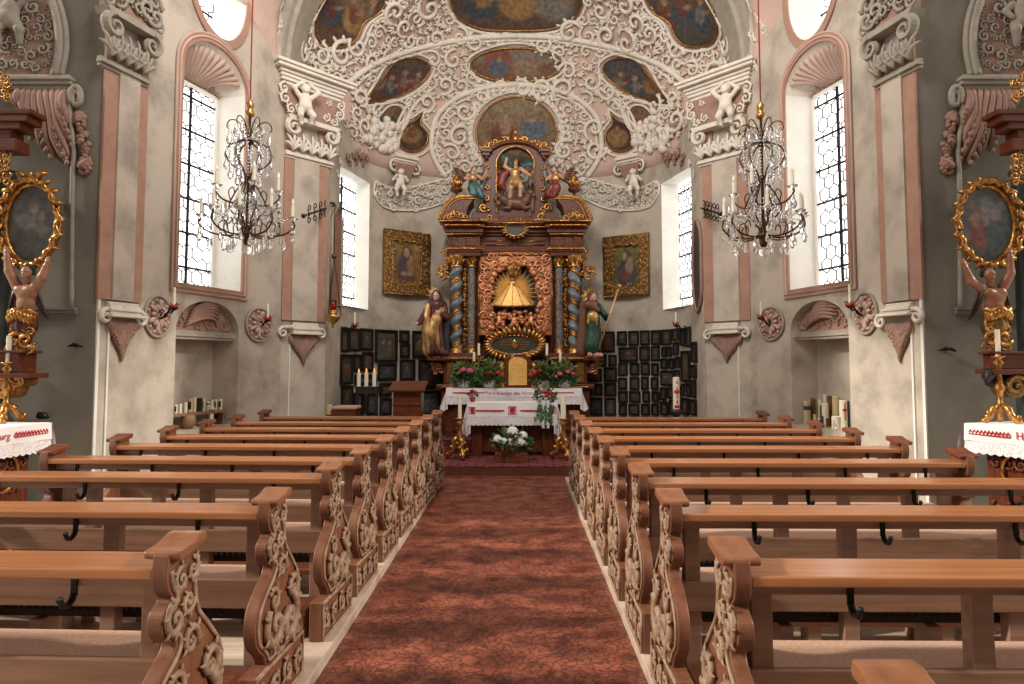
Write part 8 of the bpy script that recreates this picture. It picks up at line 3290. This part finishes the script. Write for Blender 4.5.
    for k, (x, y, r) in enumerate(((81, 122, 7), (85, 143, 8), (86, 165, 7.5))):
        mb = MB()
        random.seed(k)
        for i in range(46):
            a, q = random.random() * 6.28, math.sqrt(random.random())
            mb.ball(FP(x + r * .8 * q * math.cos(a), y + r * 1.25 * q * math.sin(a), .02 + .05 * (1 - q)), random.uniform(.018, .034), 6, 4)
        build(mb, 'leaf_cluster', 'stuccopink', vt, smooth=True)
    mb = MB()
    for (y0, y1, e) in ((308, 310.5, .05), (310.5, 314, .035), (314, 316, .02)):
        mb.prism([Fr.uv(xm(-20), y0), Fr.uv(xm(78), y0), Fr.uv(xm(78), y1), Fr.uv(xm(-20), y1)], Fr.P, 0, e)
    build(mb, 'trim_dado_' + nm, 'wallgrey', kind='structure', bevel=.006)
    # small black iron hook on the wall
    q = FP(78, 346, .0) if L_ else Fr.hit(942, 350)
    mb = MB()
    mb.tube([q, q + Vector((0, -.06, .0)), q + Vector((.04, -.09, .01)), q + Vector((.09, -.07, -.01))], .014, 6)
    mb.tube([q + Vector((-.07, -.05, -.005)), q + Vector((0, -.06, .012)), q + Vector((.06, -.06, .0))], [.008, .022, .008], 6)
    build(mb, 'wall_hook', 'iron', smooth=True, label='small black iron fitting on the bare %s front wall' % nm, cat='hook', group='iron wall fittings')
q = FRONT['left'].hit(45, 417)
mb = MB()
mb.tube([q + Vector((-.06, -.03, 0)), q + Vector((-.02, -.05, .02)), q + Vector((.03, -.05, .015)), q + Vector((.06, -.03, -.005))], [.015, .04, .035, .012], 7)
build(mb, 'wall_hook', 'iron', smooth=True, label='small black iron fitting low on the left front wall, just above the altar cloth', cat='hook', group='iron wall fittings')
# ------------------------------------------------------------------ light

mb = MB()
mb.box(-8, 8, -3.6, -3.4, -0.1, 7.5)
build(mb, 'wall_back_light_block', 'wallgrey', kind='structure')  # unseen wall, added to keep light from behind off the pew fronts
mb = MB()
mb.box(-8, 8, -3.6, 5.6, 9.0, 9.2)
build(mb, 'ceiling_nave_light_block', 'vault', kind='structure')  # unseen slab, added to cut the flat light from above
def area(name, loc, target, sx, sy, power, col=(1, .95, .88)):
    """added fill lamp inside the nave, out of view, brightening apse and dome"""
    l = bpy.data.lights.new(name, 'AREA')
    l.shape = 'RECTANGLE'
    l.size, l.size_y = sx, sy
    l.energy = power
    l.color = col
    o = bpy.data.objects.new(name, l)
    COL.objects.link(o)
    o.location = loc
    o.rotation_euler = (Vector(target) - Vector(loc)).to_track_quat('-Z', 'Y').to_euler()
    return o
area('apse_fill_light_left', (-1.6, 5.6, 7.8), (.9, 13, 4.4), 1.3, 2.2, 270)  # added fill lamps below the vault, no window there
area('apse_fill_light_right', (1.6, 5.6, 7.8), (-.9, 13, 4.4), 1.3, 2.2, 150)
def sun(name, d, e, ang):
    l = bpy.data.lights.new(name, 'SUN')
    l.energy = e
    l.angle = R(ang)
    l.color = (1, .9, .76)
    o = bpy.data.objects.new(name, l)
    COL.objects.link(o)
    o.location = (0, 0, 6)
    o.rotation_euler = Vector(d).to_track_quat('-Z', 'Y').to_euler()
sun('low_sun_left', (.84, .16, -.50), 3.5, 4)
sun('low_sun_right', (-.84, .16, -.50), 2.3, 4)
wd = bpy.data.worlds.new('world')
SC.world = wd
wd.use_nodes = True
bg = wd.node_tree.nodes['Background']
bg.inputs['Color'].default_value = (1.0, 0.96, 0.9, 1)
bg.inputs['Strength'].default_value = 0.68
SC.view_settings.view_transform = 'Standard'
SC.view_settings.look = 'None'
SC.view_settings.gamma = 1
SC.view_settings.use_curve_mapping = False
SC.view_settings.exposure = 0.12
